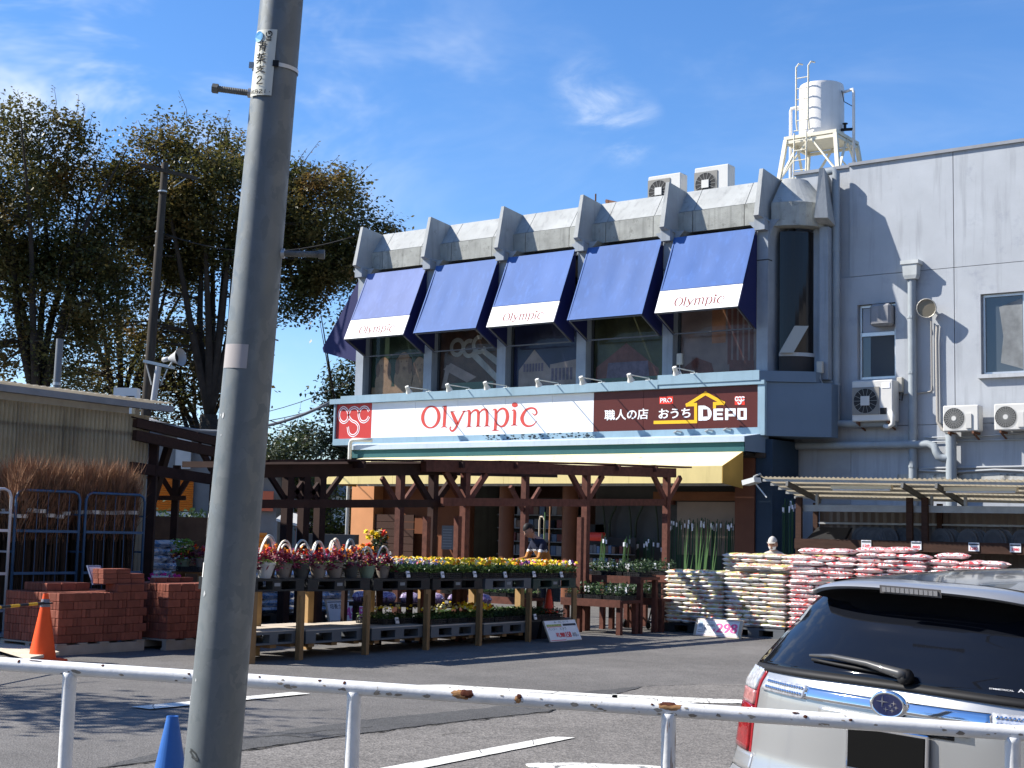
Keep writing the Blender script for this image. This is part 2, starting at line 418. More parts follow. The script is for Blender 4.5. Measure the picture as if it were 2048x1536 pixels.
# core walls of the upper storey: behind the glass, back and ends
c = MB(); c.box(-26.5, -14.0, 29.42, 29.7, 5.0, 9.6); c.box(-26.5, -26.2, 29.72, 40, 0.0, 9.6); c.box(-26.5, -12.9, 39.8, 40.1, 0.0, 9.6)
c.box(-26.2, -13.2, 29.72, 39.8, 9.35, 9.6); bpart(c, 'wall', M_conc)
# pilasters
for i, x in enumerate(FX):
    w = 0.125
    m = MB()
    m.box(x-w-0.02, x+w, 28.30, 28.95, 5.10, 8.40)
    m.box(x-w-0.10, x-w-0.022, 28.46, 28.95, 5.10, 8.40)
    for s in (-1, 1):                                       # flared haunches that carry the band
        pts = [V((x+s*(w+0.002), 28.33, 8.10)), V((x+s*(w+0.03), 28.33, 8.30)), V((x+s*(w+0.10), 28.33, 8.48)), V((x+s*(w+0.26), 28.33, 8.645)), V((x+s*(w+0.002), 28.33, 8.645))]
        m.prism(pts, (0, 0.6, 0))
    m.box(x-w, x+w, 28.12, 28.95, 8.402, 8.66)
    bpart(m, 'pilaster', M_pil)
    j = MB().box(x-w-0.024, x+w+0.004, 28.294, 28.5, 7.74, 7.765); bpart(j, 'joint_line', M_grout)
# parapet: upright band below, sloped face above, in panels with joints
for i in range(6):
    x0 = FX[i]+0.05 if i < 6 else 0
    x1 = FX[i+1]-0.05 if i < 5 else FX[5]+0.35
    if i == 5: break
    cuts = [x0, x0+0.42, x0+1.75, x1]
    for a, b in zip(cuts, cuts[1:]):
        m = MB(); a += 0.008; b -= 0.008
        m.prism([V((a, 28.56, 8.64)), V((a, 28.56, 9.13)), V((a, 28.63, 9.15)), V((a, 29.02, 9.71)), V((a, 29.4, 9.71)), V((a, 29.4, 8.64))], (b-a, 0, 0))
        bpart(m, 'parapet_panel', M_band)
        bpart(MB().prism([V((a, 28.612, 9.156)), V((a, 29.012, 9.73)), V((a, 29.4, 9.73)), V((a, 29.4, 9.714)), V((a, 29.018, 9.714)), V((a, 28.622, 9.15))], (b-a, 0, 0)), 'parapet_slope', M_conc)
m = MB(); m.prism([V((-26.55, 28.57, 8.64)), V((-26.55, 28.57, 9.13)), V((-26.55, 29.0, 9.2)), V((-26.55, 29.4, 9.2)), V((-26.55, 29.4, 8.64))], (0.42, 0, 0)); bpart(m, 'parapet_panel', M_band)
# concrete fins
def fin(x, dy=0.0, name='fin'):
    yb = 27.95
    A0, B0, C0, D0, E0 = (yb, 8.70), (yb+0.25, 9.80), (29.12, 9.70), (29.0, 8.7), (28.30, 8.60)
    m = MB()
    def pt(s, q, k): return V((x+s*k, q[0], q[1]))
    # thickness grows from the nose to the root
    L = [pt(-1, A0, .06), pt(-1, B0, .045), pt(-1, C0, .07), pt(-1, D0, .11), pt(-1, E0, .16)]
    Rr = [pt(1, A0, .06), pt(1, B0, .045), pt(1, C0, .07), pt(1, D0, .11), pt(1, E0, .16)]
    m.add(L+Rr, [(0,1,2,3,4), (9,8,7,6,5), (0,5,6,1), (1,6,7,2), (2,7,8,3), (3,8,9,4), (4,9,5,0)])
    return m
for x in FX: bpart(fin(x), name='fin', m=M_conc)
# window bays with printed picture panels
M_post = [mat('print_green_dark', (0.028, 0.045, 0.028), 0.35, var=0.4, vs=1.5), mat('print_brown', (0.090, 0.049, 0.036), 0.35, var=0.5, vs=2.5),
          mat('print_navy', (0.028, 0.032, 0.077), 0.35, var=0.4, vs=1.2), mat('print_olive', (0.067, 0.067, 0.032), 0.35, var=0.5, vs=2.0),
          mat('print_peach', (0.270, 0.189, 0.171), 0.35, var=0.35, vs=1.1)]
M_pup = mat('print_puppy', (0.323, 0.197, 0.117), 0.4, var=0.25, vs=5); M_pup2 = mat('print_puppy_face', (0.197, 0.107, 0.067), 0.4, var=0.2, vs=5)
M_tool = mat('print_tool_grey', (0.360, 0.342, 0.323), 0.4, var=0.25, vs=4); M_pink = mat('print_pale', (0.323, 0.242, 0.216), 0.4, var=0.3, vs=3)
M_roofp = mat('print_roof_red', (0.180, 0.067, 0.054), 0.4, var=0.3, vs=6); M_cap = mat('print_green_caption', (0.117, 0.180, 0.135), 0.4); M_viol = mat('print_violet', (0.144, 0.107, 0.152), 0.4, var=0.4, vs=6)
M_or = mat('print_orange', (0.377, 0.162, 0.081), 0.4, var=0.3, vs=3)
def flat(x, z, pts, y): return [V((x+a, y, z+b)) for a, b in pts]
def disc(mb, cx, cz, rx, rz, y, n=20): mb.add([V((cx+rx*math.cos(2*PI*k/n), y, cz+rz*math.sin(2*PI*k/n))) for k in range(n)], [tuple(range(n))])
BAY = [(-25.88, -23.92), (-23.49, -21.53), (-21.10, -19.13), (-18.70, -16.74), (-16.31, -14.34)]
YG = 28.56
M_pane = bpy.data.materials.new('window_pane'); M_pane.use_nodes = True; _t = M_pane.node_tree; _t.nodes.remove(_t.nodes['Principled BSDF'])
_a, _b, _c, _f = (_t.nodes.new(q) for q in ('ShaderNodeBsdfTransparent', 'ShaderNodeBsdfGlossy', 'ShaderNodeMixShader', 'ShaderNodeFresnel'))
_b.inputs['Roughness'].default_value = .03; _a.inputs['Color'].default_value = (.82, .84, .84, 1)
_m = _t.nodes.new('ShaderNodeMath'); _m.operation = 'MULTIPLY'; _m.inputs[1].default_value = .3; _t.links.new(_f.outputs[0], _m.inputs[0]); _t.links.new(_m.outputs[0], _c.inputs[0]); _t.links.new(_a.outputs[0], _c.inputs[1]); _t.links.new(_b.outputs[0], _c.inputs[2]); _t.links.new(_c.outputs[0], _t.nodes['Material Output'].inputs['Surface'])
for i, (a, b) in enumerate(BAY):
    z0, z1 = 5.10, 8.45
    w = bpart(MB().box(a-0.05, b+0.05, YG+0.03, YG+0.06, z0, z1), 'window', M_glass)
    fr = MB()
    for s in (a-0.05, b): fr.box(s, s+0.05, YG-0.03, YG+0.028, z0, z1)
    fr.box(a, b, YG-0.03, YG+0.028, z0, z0+0.05); fr.box(a, b, YG-0.03, YG+0.028, z1-0.05, z1)
    def sub(mb, name, m):
        o = mb.build(name, m, normals=False); o.parent = w; return o
    sub(MB().quad((a, YG-.004, z0+.05), (b, YG-.004, z0+.05), (b, YG-.004, z1-.05), (a, YG-.004, z1-.05)), 'pane', M_pane)
    sub(fr, 'frame', mat('window_frame_dark', (0.06, 0.065, 0.07), 0.4, 0.3))
    sub(MB().quad((a, YG+0.026, z0+0.05), (b, YG+0.026, z0+0.05), (b, YG+0.026, 7.2), (a, YG+0.026, 7.2)), 'picture_panel', M_post[i])
    yp = YG+0.022
    if i == 0:
        d = MB(); f = MB()
        for cx, cz, s in ((a+0.42, 5.95, 1.0), (a+1.13, 6.02, 1.1), (a+1.68, 5.92, 0.9)):
            disc(d, cx, cz-0.42, .30*s, .36*s, yp); disc(d, cx, cz, .22*s, .28*s, yp-0.002)
            for sg in (-1, 1): disc(f, cx+sg*.20*s, cz-.06*s, .07*s, .20*s, yp-0.004)
            disc(f, cx-.07*s, cz+.05*s, .025, .025, yp-0.004); disc(f, cx+.09*s, cz+.05*s, .025, .025, yp-0.004); disc(f, cx+.02, cz-.11*s, .05, .045, yp-0.004)
        d.box(a+0.02, b-0.02, yp-0.006, yp-0.004, 5.15, 5.42)
        sub(d, 'puppy_print', M_pup); sub(f, 'puppy_face_print', M_pup2)
    if i == 1:
        d = MB()
        for k, (cx, cz) in enumerate(((a+0.55, 6.35), (a+0.95, 6.30), (a+1.28, 6.38))):
            n = 22; r0, r1 = .14, .25; st = 0 if k == 0 else 0.7
            ang = [st+PI*0.75*0 + (2*PI if k == 0 else 2*PI-1.5)*q/n + (0 if k == 0 else 0.75-0.3) for q in range(n+1)]
            d.add([V((cx+r*math.cos(t), yp-0.002*k, cz+r*math.sin(t))) for t in ang for r in (r0, r1)], [(2*q, 2*q+1, 2*q+3, 2*q+2) for q in range(n)])
        d.quad((a+1.0, yp, 6.10), (a+1.15, yp, 6.2), (b-0.05, yp, 5.55), (b-0.05, yp, 5.35)); d.quad((a+1.3, yp-.002, 6.2), (a+1.42, yp-.002, 6.28), (b-0.02, yp-.002, 5.95), (b-0.02, yp-.002, 5.75))
        sub(d, 'spanner_print', M_tool)
        e = MB().quad((a+0.1, yp, 5.8), (a+0.35, yp, 5.95), (a+1.2, yp, 5.55), (a+0.9, yp, 5.42)); e.quad((a+0.05, yp-.002, 5.3), (a+0.2, yp-.002, 5.3), (a+0.35, yp-.002, 5.9), (a+0.2, yp-.002, 5.9)); sub(e, 'timber_print', M_pink)
        sub(MB().quad((a+0.3, yp-.004, 5.2), (a+1.75, yp-.004, 5.2), (a+1.75, yp-.004, 5.42), (a+0.3, yp-.004, 5.42)), 'caption_band', M_cap)
    if i == 2:
        d = MB().add(flat(a, 5.2, [(0.15, 0), (1.1, 0), (1.1, .45), (0.62, 0.95), (0.15, .45)], yp), [(0,1,2,3,4)]); d.quad((a+1.1, yp, 5.2), (b-.03, yp, 5.2), (b-.03, yp, 5.85), (a+1.1, yp, 5.75)); sub(d, 'house_print', M_pink)
        e = MB()
        for q in range(7): e.box(a+0.3+q*.09, a+0.36+q*.09, yp-.006, yp-.004, 5.6, 5.8)
        for q in range(6): e.box(a+1.15+q*.11, a+1.22+q*.11, yp-.006, yp-.004, 5.35, 5.65)
        sub(e, 'house_window_print', M_viol)
    if i == 3:
        d = MB().add(flat(a, 5.15, [(0.05, 0), (1.8, 0), (1.8, .35), (0.9, 1.0), (0.05, .45)], yp), [(0,1,2,3,4)]); sub(d, 'garden_house_print', M_roofp)
        e = MB().quad((a+.35, yp-.003, 5.3), (a+1.55, yp-.003, 5.3), (a+1.5, yp-.003, 5.7), (a+.4, yp-.003, 5.7)); sub(e, 'flower_bed_print', M_viol)
        sub(MB().quad((a+.15, yp-.006, 5.13), (b-.02, yp-.006, 5.13), (b-.02, yp-.006, 5.33), (a+.15, yp-.006, 5.33)), 'caption_band', M_cap)
        for body, x0, x1 in (('ガーデニング', a+.22, a+1.05), ('Gardening', a+1.15, b-.06)):
            o = put_text(body, (x0, yp-.008, 5.17), (1,0,0), (0,0,1), x1-x0, .12, M_pink, None); o.parent = w
    if i == 4:
        d = MB().quad((a+.8, yp, 6.0), (a+1.15, yp, 6.0), (a+1.15, yp, 7.0), (a+.8, yp, 7.0)); sub(d, 'curtain_print', M_or)
        e = MB()
        for q in range(5): e.quad((a+1.2+q*.14, yp, 5.5), (a+1.29+q*.14, yp, 5.5), (a+1.29+q*.14, yp, 7.0), (a+1.2+q*.14, yp, 7.0))
        e.add(flat(a, 5.2, [(0.05, 0), (0.9, 0), (0.8, .35), (0.4, .5), (0.1, .3)], yp), [(0,1,2,3,4)]); e.quad((a+1.25, yp-.002, 5.25), (b-.1, yp-.002, 5.25), (b-.1, yp-.002, 5.55), (a+1.25, yp-.002, 5.6)); sub(e, 'bedroom_print', M_roofp)
# rounded corner bay on the right with dark curved glazing
def arc(n, cx, cy, r, a0, a1): return [(cx+r*math.cos(a0+(a1-a0)*k/n), cy+r*math.sin(a0+(a1-a0)*k/n)) for k in range(n+1)]
cx, cy, n = -13.92, 29.32, 10
def wall_arc(r0, r1, a0, a1, z0, z1):
    p0 = arc(n, cx, cy, r0, a0, a1); p1 = arc(n, cx, cy, r1, a0, a1); m = MB()
    poly = [V((x, y, z0)) for x, y in p1] + [V((x, y, z0)) for x, y in p0[::-1]]
    return m.prism(poly, (0, 0, z1-z0))
a0, a1 = rad(-84), rad(-14)
bpart(wall_arc(0.62, 0.98, rad(-90), rad(0), 8.50, 9.03), 'parapet_panel', M_band)
bpart(wall_arc(0.52, 0.70, a0, a1, 5.1, 8.42), 'corner_glass', M_glass, smooth=False)
bpart(wall_arc(0.705, 0.735, a0, a1, 5.62, 5.70), 'glass_band', mat('peeling_film', (0.42, 0.43, 0.43), 0.6))
bpart(wall_arc(0.703, 0.72, a0, a1, 5.1, 5.61), 'lower_panel', mat('dark_panel', (0.035, 0.03, 0.028), 0.5))
m = MB()
for s, z in ((1, 9.05), ):
    lo = arc(n, cx, cy, 0.95, rad(-90), 0); hi = arc(n, cx, cy, 0.42, rad(-90), 0)
    m.add([V((x, y, 9.04)) for x, y in lo]+[V((x, y, 9.69)) for x, y in hi], [(k, k+1, n+2+k, n+1+k) for k in range(n)])
    m.add([V((x, y, 9.69)) for x, y in hi]+[V((cx-.4, cy, 9.69))], [(k, k+1, n+1) for k in range(n)])
bpart(m, 'parapet_slope', M_conc)
# corner pilasters and the last fin that turns towards the annex
m = MB(); m.box(-13.06, -12.86, 28.98, 29.5, 5.1, 8.5); m.box(-13.26, -13.062, 29.10, 29.5, 5.1, 8.5); bpart(m, 'pilaster', M_pil)
m = MB(); m.add([V((-12.98, 28.52, 8.62)), V((-12.72, 28.66, 8.62)), V((-12.99, 28.80, 9.80)), V((-12.90, 28.86, 9.80)), V((-13.12, 29.25, 8.50)), V((-12.80, 29.45, 8.50)), V((-13.2, 29.5, 9.66)), V((-13.0, 29.5, 9.66))],
               [(0,1,3,2), (2,3,7,6), (1,5,7,3), (0,2,6,4), (4,6,7,5), (0,4,5,1)]); bpart(m, 'fin', M_conc)
# leftover board and shop lamp behind the corner glass, seen through it: pale leaning box
bpart(MB().obox((-13.52, 28.66, 5.98), (.13, .08, 0), (.02, -.03, .0), (.14, .09, .30)), 'leaning_box', mat('pale_card', (0.36, 0.37, 0.35), 0.7))
# ground-floor shell, open to the front, with ceiling
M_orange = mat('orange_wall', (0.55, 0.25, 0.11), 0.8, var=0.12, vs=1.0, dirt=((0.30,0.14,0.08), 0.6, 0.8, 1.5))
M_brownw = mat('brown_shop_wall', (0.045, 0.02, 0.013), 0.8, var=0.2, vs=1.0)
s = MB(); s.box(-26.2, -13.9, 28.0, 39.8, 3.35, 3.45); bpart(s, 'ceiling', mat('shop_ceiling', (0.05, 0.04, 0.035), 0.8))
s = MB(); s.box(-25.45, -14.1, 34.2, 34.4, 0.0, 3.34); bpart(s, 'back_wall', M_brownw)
# front ground-floor walls
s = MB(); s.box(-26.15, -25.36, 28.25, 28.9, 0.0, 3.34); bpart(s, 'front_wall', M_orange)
s = MB(); s.box(-25.355, -22.4, 28.62, 28.8, 0.0, 3.34); bpart(s, 'front_wall', mat('shaded_orange_wall', (0.16, 0.055, 0.024), 0.8, var=0.15, vs=1.0))  # same orange wall set back, its shade put into the colour
for k in range(10):                                          # slatted dark shutter beside the entrance
    bpart(MB().box(-25.34, -24.0, 28.30, 28.345, 0.12+k*0.19, 0.12+k*0.19+0.178), 'shutter_slat', M_brownw)
s = MB(); s.box(-14.62, -14.15, 28.05, 28.25, 0.0, 3.34); bpart(s, 'corner_post', mat('red_brown_post', (0.13, 0.05, 0.028), 0.7, var=0.15))
s = MB(); s.box(-14.145, -13.75, 28.10, 29.4, 0.0, 3.75); bpart(s, 'corner_wall', mat('navy_corner_wall', (0.022, 0.040, 0.065), 0.6, var=0.1))
s = MB(); s.box(-18.6, -14.63, 28.6, 28.72, 0.0, 3.34); bpart(s, 'display_wall', mat('grey_display_wall', (0.085, 0.08, 0.075), 0.8, var=0.1))
s = MB(); s.box(-16.35, -14.66, 28.55, 28.595, 1.2, 2.40); bpart(s, 'pale_board', mat('pale_board', (0.30, 0.225, 0.17), 0.7, var=0.08))
s = MB(); s.box(-16.9, -14.63, 28.40, 28.54, 2.42, 2.62); bpart(s, 'lintel_beam', mat('orange_lintel', (0.18, 0.07, 0.03), 0.7, var=0.15))
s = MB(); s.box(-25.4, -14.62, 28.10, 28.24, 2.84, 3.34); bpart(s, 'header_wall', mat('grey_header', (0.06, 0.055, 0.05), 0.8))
for x in (-20.6, -18.75):
    bpart(MB().lathe([(0.19, 0.0), (0.19, 3.34)], 14, Matrix.Translation((x, 27.75, 0))), 'round_column', mat('orange_column', (0.15, 0.055, 0.025), 0.6, var=0.1), smooth=True, sharp=40)
for x, y in ((-21.6, 31.0), (-19.2, 31.6), (-23.0, 32.0)):
    bpart(MB().box(x-0.7, x+0.7, y, y+0.09, 3.0, 3.06), 'fluorescent_tube', mat('lit_tube', (0.9, 0.9, 0.85), 0.4, emit=((1.0, 0.97, 0.86), 4.0)))
# wide sheet-metal canopy over the ground floor
m = MB(); m.prism([V((-26.0, 28.2, 3.90)), V((-25.5, 27.46, 3.78)), V((-14.10, 27.46, 3.78)), V((-13.9, 28.2, 3.90))], (0, 0, -0.025)); bpart(m, 'canopy_roof', M_canopy)
bpart(MB().box(-25.52, -14.09, 27.44, 27.50, 3.66, 3.77), 'canopy_edge', M_canopy)
bpart(MB().box(-25.50, -14.12, 27.50, 27.56, 3.455, 3.658), 'fascia', M_teal)
m = MB(); m.add([V((-14.09, 27.47, 3.77)), V((-13.89, 28.2, 3.89)), V((-13.89, 28.2, 3.45)), V((-14.09, 27.47, 3.46))], [(0,1,2,3)]); bpart(m, 'canopy_end', M_box)
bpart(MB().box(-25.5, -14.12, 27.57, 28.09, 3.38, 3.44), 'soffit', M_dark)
# white rain pipe at the left end of the canopy
p = thing('rain_pipe', 'white rain pipe bent over the left end of the shop canopy', 'pipe', (-25.7, 27.4, 0))
def wpart(mb, name, m, parent, smooth=False, **k):
    """part given in world space under a thing that may stand anywhere (unrotated)"""
    o = mb.build(name, m, None, smooth, **k); o.parent = parent; o.matrix_parent_inverse = Matrix.Translation(-V(parent.location)); return o
M_pvc = mat('white_pvc', (0.62, 0.62, 0.58), 0.4)
wpart(MB().tube([(-25.45, 27.36, 0.02), (-25.45, 27.36, 3.82), (-25.42, 27.36, 3.89), (-25.34, 27.36, 3.92), (-24.75, 27.42, 3.90)], 0.05, 10), 'pipe_run', M_pvc, p, smooth=True)

# ================================================================ yellow awning
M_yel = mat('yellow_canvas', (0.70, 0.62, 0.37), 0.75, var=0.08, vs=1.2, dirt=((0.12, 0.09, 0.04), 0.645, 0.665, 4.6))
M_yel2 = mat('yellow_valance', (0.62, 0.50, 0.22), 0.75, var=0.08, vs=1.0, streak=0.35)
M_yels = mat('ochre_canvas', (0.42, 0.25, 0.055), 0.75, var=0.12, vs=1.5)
aw = thing('entrance_awning', 'long yellow canvas awning over the shop entrance, spotted with leaf stains', 'awning', (-19.7, 27.0, 2.7))
x0, x1 = -25.30, -14.16
wpart(MB().prism([V((x0+.05, 27.50, 3.45)), V((x0-.25, 26.60, 3.10)), V((x1, 26.60, 3.10)), V((x1, 27.50, 3.45))], (0, 0, -.012)), 'awning_top', M_yel, aw)
for k in range(10):
    a = x0-.25+(x1-x0+.25)*k/10; b = x0-.25+(x1-x0+.25)*(k+1)/10
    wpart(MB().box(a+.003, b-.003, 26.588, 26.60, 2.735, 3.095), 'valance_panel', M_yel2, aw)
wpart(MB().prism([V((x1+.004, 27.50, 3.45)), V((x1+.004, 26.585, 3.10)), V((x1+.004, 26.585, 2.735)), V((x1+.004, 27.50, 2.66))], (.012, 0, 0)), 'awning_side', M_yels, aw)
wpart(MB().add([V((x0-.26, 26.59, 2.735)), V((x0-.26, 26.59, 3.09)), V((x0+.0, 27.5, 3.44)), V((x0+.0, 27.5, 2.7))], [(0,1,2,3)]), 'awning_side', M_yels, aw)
fl = MB(); fl.bar((x0+.1, 26.7, 2.76), (x1-.1, 26.7, 2.76), .05, .05); fl.bar((x0+.1, 27.45, 2.74), (x1-.1, 27.45, 2.74), .05, .05)
for k in range(6): fl.bar((x0+.3+k*2.1, 26.7, 3.02), (x0+.3+k*2.1, 27.45, 3.32), .04, .04)
wpart(fl, 'awning_frame', mat('galvanised', (0.45, 0.46, 0.46), 0.45, 0.7, var=0.15, vs=8), aw)
wpart(MB().add([V((-25.45, 26.55, 3.12)), V((-25.05, 26.75, 3.32)), V((-24.85, 26.58, 3.35)), V((-25.2, 26.5, 3.06))], [(0,1,2,3)]), 'torn_flap', mat('grey_flap', (0.22, 0.16, 0.14), 0.8, var=0.3, vs=6), aw)

# ================================================================ blue window awnings
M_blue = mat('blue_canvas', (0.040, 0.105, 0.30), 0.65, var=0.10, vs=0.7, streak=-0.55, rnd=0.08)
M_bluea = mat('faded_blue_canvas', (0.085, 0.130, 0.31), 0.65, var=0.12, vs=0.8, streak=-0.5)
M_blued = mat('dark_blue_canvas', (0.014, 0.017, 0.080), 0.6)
M_wband = mat('white_canvas_band', (0.80, 0.80, 0.80), 0.6, var=0.03, vs=3)
M_wred = mat('faded_red_print', (0.20, 0.045, 0.04), 0.7, var=0.1, vs=14)
# hand-drawn brush glyphs of the shop's name: (x, y, width) read off the sign, 1 unit = letter height
def G(pts, close=False):
    return ribbon2d(crom(pts, 7))
SX0, SY0 = 910.0, 480.0
def sk(x, y, w): return ((x-SX0)/192.0, -(y-(SY0-0.0405*(x-SX0)))/192.0, w/192.0)
glyphs = []
def add_g(pts): glyphs.append(G([sk(*p) for p in pts]))
O = []
for k in range(33):
    t = 2*PI*k/32
    O.append((991+70*math.sin(t), 385-87*math.cos(t)-0.0405*70*math.sin(t), 11+17*abs(math.sin(t))**1.3))
add_g(O)
add_g([(1112, 298, 26), (1112, 330, 27), (1110, 400, 26), (1107, 455, 26)]); add_g([(1088, 300, 4), (1100, 299, 8), (1125, 296, 10)]); add_g([(1082, 470, 4), (1095, 464, 9), (1108, 460, 11), (1122, 464, 9), (1136, 469, 4)])
add_g([(1160, 343, 8), (1172, 350, 22), (1192, 390, 28), (1216, 440, 26)]); add_g([(1283, 337, 7), (1270, 343, 11), (1248, 385, 15), (1222, 440, 17), (1200, 480, 18), (1180, 496, 16), (1164, 490, 13), (1158, 472, 10), (1167, 462, 12)])
add_g([(1155, 342, 4), (1172, 341, 8), (1196, 340, 4)]); add_g([(1255, 337, 4), (1275, 336, 8), (1292, 335, 4)])
add_g([(1290, 338, 4), (1312, 332, 14), (1318, 350, 24), (1318, 410, 24), (1315, 458, 24)]); add_g([(1292, 465, 4), (1315, 459, 9), (1342, 463, 4)])
add_g([(1324, 362, 6), (1348, 335, 13), (1372, 328, 18), (1390, 345, 23), (1392, 400, 23), (1390, 454, 23)]); add_g([(1372, 461, 4), (1390, 455, 9), (1414, 459, 4)])
add_g([(1396, 355, 6), (1420, 328, 13), (1444, 322, 18), (1460, 340, 23), (1464, 400, 23), (1461, 451, 23)]); add_g([(1440, 458, 4), (1461, 452, 9), (1488, 456, 4)])
add_g([(1505, 330, 4), (1526, 322, 14), (1534, 345, 24), (1534, 420, 24), (1530, 486, 24)]); add_g([(1500, 493, 4), (1530, 487, 9), (1562, 490, 4)])
add_g([(1540, 355, 6), (1562, 325, 14), (1590, 315, 16), (1618, 335, 22), (1628, 385, 26), (1612, 435, 22), (1585, 456, 15), (1552, 445, 9), (1540, 430, 5)])
add_g([(1660, 333, 4), (1676, 327, 12), (1684, 345, 24), (1684, 400, 24), (1682, 442, 24)]); add_g([(1655, 450, 4), (1682, 443, 9), (1708, 448, 4)])
dot = [(1683+0.01*k, 287, 0) for k in range(2)]
vsd = [(sk(1683+24*math.cos(2*PI*k/18), 287+19*math.sin(2*PI*k/18), 0)[:2]) for k in range(18)]
glyphs.append(([np.array(v) for v in vsd], [tuple(range(18))]))
add_g([(1822, 352, 6), (1840, 366, 9), (1856, 350, 12), (1845, 322, 14), (1812, 311, 14), (1770, 330, 20), (1742, 385, 28), (1756, 432, 22), (1790, 452, 16), (1830, 442, 10), (1860, 408, 4)])
GW = (1862-SX0)/192.0
def brand(o, ux, uz, w, m, parent, origin, h=None, lift=0.004):
    mb = MB(); ux, uz, o = V(ux), V(uz), V(o); nn = ux.cross(uz).normalized()
    sx = w/GW; sz = h if h else sx
    for vs, fs in glyphs: mb.add([o+ux*(v[0]*sx)+uz*(v[1]*sz)+nn*lift for v in vs], fs)
    ob = mb.build('lettering', m, None, normals=False); ob.parent = parent; ob.matrix_parent_inverse = Matrix.Translation(-V(origin)); return ob
AWX = [(-25.84, -23.79), (-23.44, -21.43), (-21.10, -19.10), (-18.71, -16.66), (-16.33, -14.25)]
ALAB = ['blue window awning with white name band, first from the left above the puppy picture', 'plain blue window awning above the spanner picture, second from the left',
        'blue window awning with white name band, middle of the row of five', 'plain blue window awning above the gardening picture, fourth from the left',
        'blue window awning with white name band, rightmost beside the round corner window']
for i, (a, b) in enumerate(AWX):
    o = (0.5*(a+b), 28.25, 6.6)
    t = thing('window_awning', ALAB[i], 'awning', o, 0, 'blue awnings over the upper windows')
    T0, T1 = V((0, 28.25, 8.48)), V((0, 27.40, 6.60))
    def at(x, k): q = T0.lerp(T1, k); return V((x, q.y, q.z))
    kb = 0.717 if i in (0, 2, 4) else 1.0
    th = V((0, .014, -.006))
    cv = MB(); nx, ny = 16, 14; vs = []
    for jj in range(ny+1):
        for ii in range(nx+1):
            u, v = ii/nx, jj/ny; q = at(a+(b-a)*u, kb*v); sg_ = .030*math.sin(PI*u)*math.sin(PI*min(1, v*1.02))**.7+.012*abs(math.sin(u*PI*3+i))*math.sin(PI*v); wr = .010*noise.noise(V((u*5+i*3, v*2.2, i)))*min(1, 6*u*(1-u)*4)*math.sin(PI*v)
            vs.append(q+V((0, .91, -.41))*(sg_+wr))
    cv.add(vs, [(jj*(nx+1)+ii, jj*(nx+1)+ii+1, (jj+1)*(nx+1)+ii+1, (jj+1)*(nx+1)+ii) for jj in range(ny) for ii in range(nx)])
    wpart(cv, 'awning_canvas', M_bluea if i == 0 else M_blue, t, smooth=True)
    for (xa, xb, ka, kc) in ((a-.002, a+.03, 0, kb), (b-.03, b+.002, 0, kb), (a+.031, b-.031, kb-.018, kb-.001)): wpart(MB().prism([at(xa, ka)+V((0, -.006, .003)), at(xb, ka)+V((0, -.006, .003)), at(xb, kc)+V((0, -.006, .003)), at(xa, kc)+V((0, -.006, .003))], V((0, .004, -.002))), 'hem', M_bluea if i == 0 else M_blue, t)
    if kb < 1:
        wpart(MB().prism([at(a, kb+.003), at(b, kb+.003), at(b, 1), at(a, 1)], th), 'name_band', M_wband, t)
        d = (T0-T1).normalized(); k0 = 0.94; sx = (a+b)/2
        brand(at(a+(b-a)*.22, .940), (1, 0, 0), d, (b-a)*.60, M_wred, t, o)
    for s, x in (('l', a-.004), ('r', b+.004)):
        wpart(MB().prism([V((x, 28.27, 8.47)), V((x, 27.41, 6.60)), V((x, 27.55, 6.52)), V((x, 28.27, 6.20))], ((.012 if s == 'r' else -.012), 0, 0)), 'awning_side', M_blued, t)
    f = MB()
    for x in (a+.04, b-.04): f.bar((x, 27.47, 6.58), (x, 28.24, 6.22), .03, .03)
    f.bar((a+.03, 27.46, 6.585), (b-.03, 27.46, 6.585), .03, .03); f.bar((a+.03, 28.22, 6.22), (b-.03, 28.22, 6.22), .03, .03)
    wpart(f, 'awning_frame', mat('awning_bar', (0.10, 0.10, 0.11), 0.5, 0.5), t)
# the awning round the left end of the building
t = thing('window_awning', 'dark blue awning on the left end wall, seen edge on at the corner', 'awning', (-26.5, 30.4, 6.6), 0, 'blue awnings over the upper windows')
X0, Xl = -26.42, -27.72
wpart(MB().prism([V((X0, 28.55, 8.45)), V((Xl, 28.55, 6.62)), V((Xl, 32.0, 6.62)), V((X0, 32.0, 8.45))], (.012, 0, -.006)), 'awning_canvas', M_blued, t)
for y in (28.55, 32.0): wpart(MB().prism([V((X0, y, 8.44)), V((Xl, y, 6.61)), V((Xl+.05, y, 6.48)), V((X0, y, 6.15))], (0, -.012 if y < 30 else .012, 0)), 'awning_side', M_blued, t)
wpart(MB().bar((Xl+.05, 28.6, 6.58), (Xl+.05, 31.95, 6.58), .03, .03).bar((X0-.02, 28.6, 6.2), (X0-.02, 31.95, 6.2), .03, .03), 'awning_frame', mat('awning_bar', (0.10, 0.10, 0.11), 0.5, 0.5), t)

